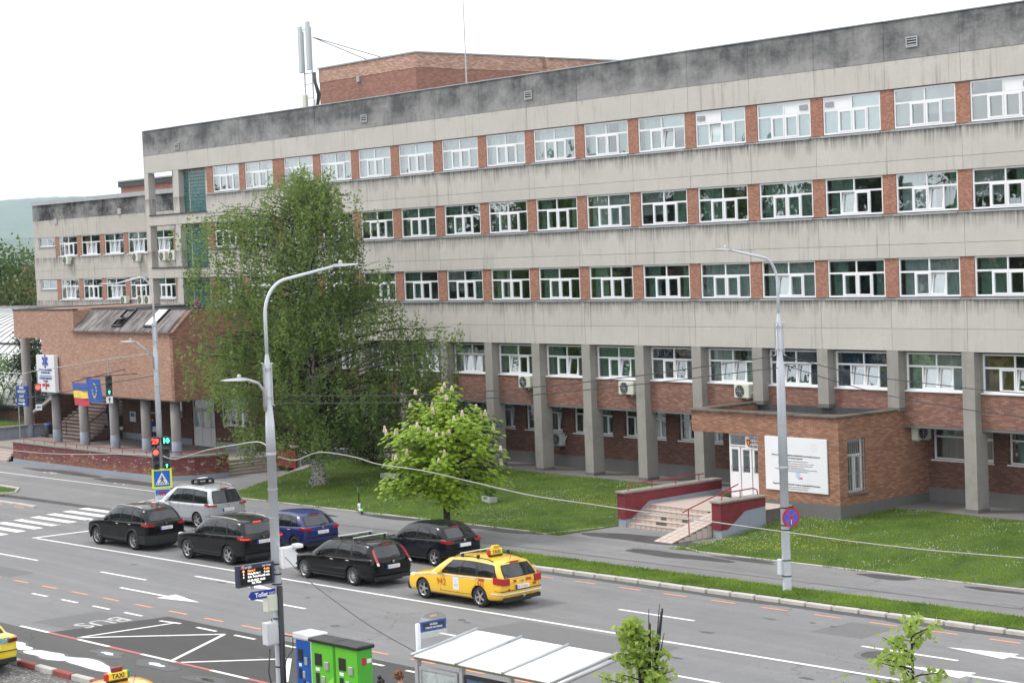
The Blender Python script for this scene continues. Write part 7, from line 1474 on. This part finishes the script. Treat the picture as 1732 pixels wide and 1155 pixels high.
def flowers(name, label, n, mat, seed, thr, size, cxy=None):
    rng = np.random.default_rng(seed); P_ = on_lawn(rng, n)
    if cxy: keep = [p_ for p_ in P_ if any(((p_[0]-cx)/rx)**2+((p_[1]-cy)/ry)**2 < 1 for cx, cy, rx, ry in cxy)]
    else: keep = [p_ for p_ in P_ if math.sin(p_[0]*.9+seed)+math.sin(p_[1]*1.7+p_[0]*.35)+math.sin(p_[0]*2.3-p_[1]) > thr]
    P_ = np.array(keep); P_[:, 2] += .09; A_ = np.zeros_like(P_); A_[:, 0] = size; B_ = np.zeros_like(P_); B_[:, 1] = size; B_[:, 2] = size*.5; return tag(stuff(link(name, leaf_mesh(name, P_, A_, B_, mat))), label, 'flowers')
flowers('daisies', 'scattered tiny white daisies in the lawn', 6500, plain('daisy', (.62, .62, .58), .7, .05), 4, .5, .013); flowers('dandelions', 'yellow flower patch in the lawn below the annex', 7000, plain('dandelion', (.62, .46, .03), .7, .08), 6, 0, .016, ((25.6, -8.3, 2.2, 1.1), (27.5, -7.2, 2.2, 1.2), (26.5, -5.4, 1.2, .8), (13, -5, 2.5, .9)))
# ------------------------------------------------------------------ people
SK = plain('skin', (.48, .27, .19), .55, .08, 12)
def person(label, loc, rotz, H, top, legs, hair, pose, hair_style='short'):
    """one skinned body; joints in metres for a 1.75 m figure, scaled; looks along -y"""
    k = H/1.75; t_ = thing('person', label, 'person', loc, rotz, local=True)
    J = {'pelvis': (0, 0, .95), 'waist': (0, 0, 1.08), 'chest': (0, .0, 1.28), 'neckb': (0, .01, 1.45), 'neck': (0, -.005, 1.53), 'head': (0, -.015, 1.63), 'crown': (0, -.01, 1.70)}
    for s_, n in ((-1, 'r'), (1, 'l')):
        J['sh'+n] = (s_*.17, .0, 1.41); J['el'+n] = (s_*.25, .03, 1.13); J['wr'+n] = (s_*.25, -.05, .90); J['ha'+n] = (s_*.25, -.08, .82); J['hip'+n] = (s_*.09, 0, .90); J['kn'+n] = (s_*.10, -.02, .50); J['an'+n] = (s_*.10, .02, .09); J['to'+n] = (s_*.11, -.14, .04)
    J.update(pose); Rd = {'pelvis': (.155, .11), 'waist': (.145, .105), 'chest': (.165, .115), 'neckb': (.09, .075), 'neck': (.052, .052), 'head': (.078, .095), 'crown': (.055, .065)}
    for n in 'rl': Rd.update({'sh'+n: (.065, .065), 'el'+n: (.045, .045), 'wr'+n: (.030, .030), 'ha'+n: (.036, .024), 'hip'+n: (.09, .09), 'kn'+n: (.062, .062), 'an'+n: (.045, .045), 'to'+n: (.042, .03)})
    names = list(J); ed = [('pelvis', 'waist'), ('waist', 'chest'), ('chest', 'neckb'), ('neckb', 'neck'), ('neck', 'head'), ('head', 'crown')]
    for n in 'rl': ed += [('neckb', 'sh'+n), ('sh'+n, 'el'+n), ('el'+n, 'wr'+n), ('wr'+n, 'ha'+n), ('pelvis', 'hip'+n), ('hip'+n, 'kn'+n), ('kn'+n, 'an'+n), ('an'+n, 'to'+n)]
    me = bpy.data.meshes.new('body'); me.from_pydata([tuple(c*k for c in J[n]) for n in names], [(names.index(a), names.index(c)) for a, c in ed], []); o = bpy.data.objects.new('body', me); sm = o.modifiers.new('skin', 'SKIN'); me.skin_vertices or None
    if not me.skin_vertices:
        bm = bmesh.new(); bm.from_mesh(me); bm.verts.layers.skin.verify(); bm.to_mesh(me); bm.free()
    for i, n in enumerate(names): me.skin_vertices[0].data[i].radius = tuple(r_*k for r_ in Rd[n]); me.skin_vertices[0].data[i].use_root = (n == 'pelvis')
    ss = o.modifiers.new('sub', 'SUBSURF'); ss.levels = ss.render_levels = 1; fin = baked(o); bpy.data.objects.remove(o); fin.materials.clear()
    for m_ in (SK, top, legs, M['black']): fin.materials.append(m_)
    hz = [Vector(J['ha'+n])*k for n in 'rl']; wz = [Vector(J['wr'+n])*k for n in 'rl']
    for p_ in fin.polygons:
        c = p_.center; p_.use_smooth = True
        if c.z > J['neck'][2]*k-.02: i = 0
        elif min((c-h_).length for h_ in hz) < .085*k or min((c-h_).length for h_ in wz) < .03*k: i = 0
        elif c.z > J['pelvis'][2]*k-.05 or min((c-w_).length for w_ in wz) < .12*k: i = 1
        elif c.z < .09*k: i = 3
        else: i = 2
        p_.material_index = i
    bo = link('body', fin, t_, (0, 0, 0)); hd = Vector(J['head'])*k
    b = MB(); b.ball((hd.x, hd.y-.098*k, hd.z-.01*k), .016*k, 6, (.8, 1.1, 1.4)); b.build('nose', SK, t_, True)
    for s_ in (-1, 1):
        b = MB(); b.ball((hd.x+s_*.033*k, hd.y-.084*k, hd.z+.022*k), .011*k, 6); b.build('eye', M['ink'], t_, True); b = MB(); b.ball((hd.x+s_*.083*k, hd.y+.012*k, hd.z), .024*k, 6, (.4, .8, 1.2)); b.build('ear', SK, t_, True)
        n = 'l' if s_ > 0 else 'r'; h_ = Vector(J['ha'+n])*k; d = (h_-Vector(J['wr'+n])*k).normalized(); sd_ = d.orthogonal().normalized(); b = MB()
        for f in range(4): q = h_+sd_*((f-1.5)*.017*k)+d*.015*k; b.path([tuple(q), tuple(q+d*.035*k), tuple(q+d*(.055+.008*(f in (1, 2)))*k+Vector((0, -.015*k, 0)))], [.009*k, .0085*k, .007*k], 5)
        q = h_-d*.02*k+sd_*.03*k; b.path([tuple(q), tuple(q+sd_*.03*k+d*.02*k), tuple(q+sd_*.035*k+d*.045*k)], [.011*k, .009*k, .008*k], 5); b.build('fingers', SK, t_, True)
    b = MB(); b.path([(hd.x-.022*k, hd.y-.088*k, hd.z-.045*k), (hd.x+.022*k, hd.y-.088*k, hd.z-.045*k)], .006*k, 5); b.build('mouth', plain('lips', (.30, .10, .09), .5, .1), t_)
    b = MB(); b.ball((hd.x, hd.y+.022*k, hd.z+.038*k), .103*k, 12, (.92, .98, .90))
    if hair_style == 'bun': b.ball((hd.x, hd.y+.06*k, hd.z+.15*k), .062*k, 10)
    if hair_style == 'curly':
        rc = random.Random(3)
        for i in range(46): a, z = rc.uniform(0, 6.28), rc.uniform(-.1, 1); w = math.sqrt(max(0, 1-z*z)); b.ball((hd.x+.115*k*w*math.cos(a), hd.y+.05*k+.10*k*w*math.sin(a), hd.z+.06*k+.13*k*z), .032*k, 6)
    b.build('hair', hair, t_, True); return t_
HB = plain('hair_brown', (.07, .035, .02), .6, .3, 30); HR = plain('hair_auburn', (.16, .065, .03), .6, .3, 30); HK = plain('hair_black', (.012, .010, .010), .5, .3, 30)
fab = lambda n, c: plain(n, c, .85, .15, 8, bump=.2)
person('woman in a purple jacket leaning on the canopy roof edge, hand at mouth', (-25.2, -1.35, 7.46), R(35), 1.66, fab('purple_jacket', (.17, .025, .14)), fab('dark_trousers', (.02, .02, .025)), HB, {'elr': (-.24, -.12, 1.16), 'wrr': (-.14, -.24, 1.36), 'har': (-.08, -.22, 1.44), 'ell': (.24, -.10, 1.14), 'wrl': (.05, -.22, 1.12), 'hal': (-.03, -.22, 1.13)}, 'bun')
pm_ = person('person in a blue jacket holding white papers behind a pillar', (-22.6, -6.0, .86), R(60), 1.76, fab('blue_jacket', (.025, .06, .20)), fab('navy_trousers', (.02, .03, .07)), HK, {'elr': (-.24, -.05, 1.12), 'wrr': (-.22, -.24, 1.10), 'har': (-.21, -.30, 1.10), 'ell': (.24, -.05, 1.12), 'wrl': (.12, -.24, 1.06), 'hal': (.06, -.29, 1.06)})
b = MB(); b.prism([(-.02, -.40, .98), (.22, -.34, .95), (.24, -.33, 1.24), (.0, -.39, 1.27)], (0, .006, 0)); pa = b.build('papers', M['signwhite']); pa.location = (-22.35, -6.15, .86); pa.rotation_euler = (0, 0, R(60)); tag(pa, 'white papers in the hand of the person behind the pillar', 'papers')
person('person in dark blue on the stair behind the pillars', (-29.3, -5.2, 1.55), R(-70), 1.72, fab('navy_coat', (.02, .035, .10)), fab('blue_jeans', (.03, .05, .11)), HK, {'knr': (-.1, -.14, .54), 'anr': (-.1, -.1, .17), 'tor': (-.11, -.24, .13)})
person('person with auburn curls at the bus stop, cut off at the bottom edge', (39.65, -33.75, .13), R(160), 1.66, fab('pink_top', (.55, .30, .27)), fab('grey_trousers', (.10, .10, .11)), HR, {}, 'curly')
person('person with dark hair in a bun at the bus stop bottom edge', (39.2, -33.95, .13), R(150), 1.52, fab('dark_top', (.03, .03, .04)), fab('black_trousers', (.02, .02, .02)), HK, {}, 'bun')
person('person standing behind an upper window of the third row', (5.3, 1.1, 7.62), R(40), 1.70, fab('dark_cardigan', (.02, .02, .022)), fab('black_skirt', (.02, .02, .02)), HK, {})
# ------------------------------------------------------------------ left background: hall, low wall, far roof
HL = thing('white_hall', 'white ribbed barrel-roofed hall behind the pillars at the left edge', 'hall', (-75, 2, 0), local=False)
t = MT('hall_sheet'); t.P(Base__Color=t.mix(t.rng(t.noise(t.pos(), .5, 6), .35, .7), (.42, .43, .43), (.52, .53, .53)), Roughness=.45); M['hall'] = t.m
def vault(u, v): 
    a = R(18)+R(72)*v; return (-118+78.5*u, 7.3-10.6*(math.cos(a)/math.cos(R(18))), 1.9+6.35*((math.sin(a)-math.sin(R(18)))/(1-math.sin(R(18)))))
b = MB(); b.grid(vault, 40, 16); b.build('vault_roof', M['hall'], HL, True)
rb_ = plain('hall_rib', (.22, .225, .225), .5, .15)
for i in range(75):
    u = i/74; b = MB(); b.path([tuple(Vector(vault(u, k/10))+Vector((0, -.02, .02))) for k in range(11)], .042, 4); b.build('rib', rb_, HL)
b = MB(); b.path([tuple(Vector(vault(k/2, .42))+Vector((0, -.06, .05))) for k in range(3)], .06, 6); b.build('purlin', M['clad'], HL)
b = MB(); b.box(-118, -39.5, -3.3, -3.0, .3, 1.95); b.build('brick_wall', M['brick_ground'], HL); b = MB(); b.box(-118, -39.4, -3.6, -3.1, 1.95, 2.12); b.build('gutter', M['clad'], HL); b = MB(); b.box(-39.8, -39.5, -3.0, 7.2, .3, 6.0); b.build('brick_wall', M['brick_ground'], HL)
bank = struct(up_sheet('grass_bank', [(-118, -14), (-36.9, -12.5), (-36.9, -5.4), (-39.5, -3.3), (-118, -3.3)], 1.15, M['soil'], thick=1.2))
LWL = thing('low_wall', 'low blue-grey retaining wall left of the pillars', 'wall', (-36.6, -8.5, 0)); b = MB(); b.box(-36.9, -36.55, -12.4, -5.3, 0, 1.52); b.build('wall', M['bluegrey'], LWL); b = MB(); b.bbox(-37.0, -36.45, -12.45, -5.25, 1.52, 1.62, .015); b.build('coping', M['cap'], LWL)
def bank_area(rng, n): x = rng.uniform(-60, -37, n); y = rng.uniform(-12, -4.2, n); return np.stack([x, y, np.full(n, 1.14)], 1).astype(np.float32)
sow('bank_grass', 'green grass behind the low retaining wall', 12000, bank_area, .06, .14, .02, M['grass'], 9)
b = MB(); b.box(-37.35, -36.95, -5.9, -5.5, .85, 1.75); bn = thing('litter_bin', 'dark litter bin with blue lid beside the leftmost pillar', 'bin', (-35.4, -6.2, .85), local=True); b = MB(); b.lathe([(.24, 0), (.26, .7), (.24, .7), (0, .68)], n=14); b.build('drum', M['clad'], bn, True); b = MB(); b.lathe([(.27, .7), (.25, .82), (0, .86)], n=14); b.build('lid', M['ink_blue'], bn, True)
FH = thing('red_roofed_house', 'distant house with a red tiled roof between tree and wing', 'house', (-176, 62, 0), local=True); b = MB(); b.box(-8, 8, -4, 5, 0, 7.6); b.build('wall', plain('far_wall', (.45, .42, .36), .9, .1), FH); b = MB(); b.prism([(-9, -4.6, 7.6), (-9, 5.6, 7.6), (-9, .5, 11.6)], (18, 0, 0)); b.build('roof', plain('far_red_roof', (.26, .07, .05), .85, .2, .5), FH)
bpy.data.scenes.remove(TMP)
# ------------------------------------------------------------------ far hills and air
def rayxy(px):   # plan direction of an image column
    v = fw*3317.55+r2*(px-866); return Vector((v.x, v.y)).normalized()
dl = rayxy(-400); 
def hill_range(dist, h, name, seed):
    b = MB(); c = Vector((CAM.x, CAM.y)); f0 = rayxy(150); side = Vector((-f0.y, f0.x))
    def f(u, w):
        s = (u-.35)*5200; k = math.sin(w*math.pi/2); q = c+f0*(dist+w*1800)+side*s
        hh = h*(.93+.06*math.sin(s*.0017+seed)+.02*math.sin(s*.008+seed)); return (q.x, q.y, -4+hh*k+4*math.sin(s*.09+w*40)*math.sin(w*23)*k)
    b.grid(f, 160, 26); return struct(b.build(name, M['hill'], smooth=True))
hill_range(6000, 285, 'hill', 1.2)
hill_range(3600, 112, 'hill', 3.7)
b = MB(); b.box(-9000, 400, -400, 6800, -6, 345)
t = MT('haze_air'); t.t.nodes.remove(t.b); vp = t.n('VolumePrincipled', Color=(.70, .85, 1.0), Density=.00009, Anisotropy=.25); t.t.links.new(vp.outputs[0], t.out.inputs['Volume'])
hz = stuff(b.build('haze', t.m)); tag(hz, 'pale blue haze in front of the far wooded hills', 'haze')
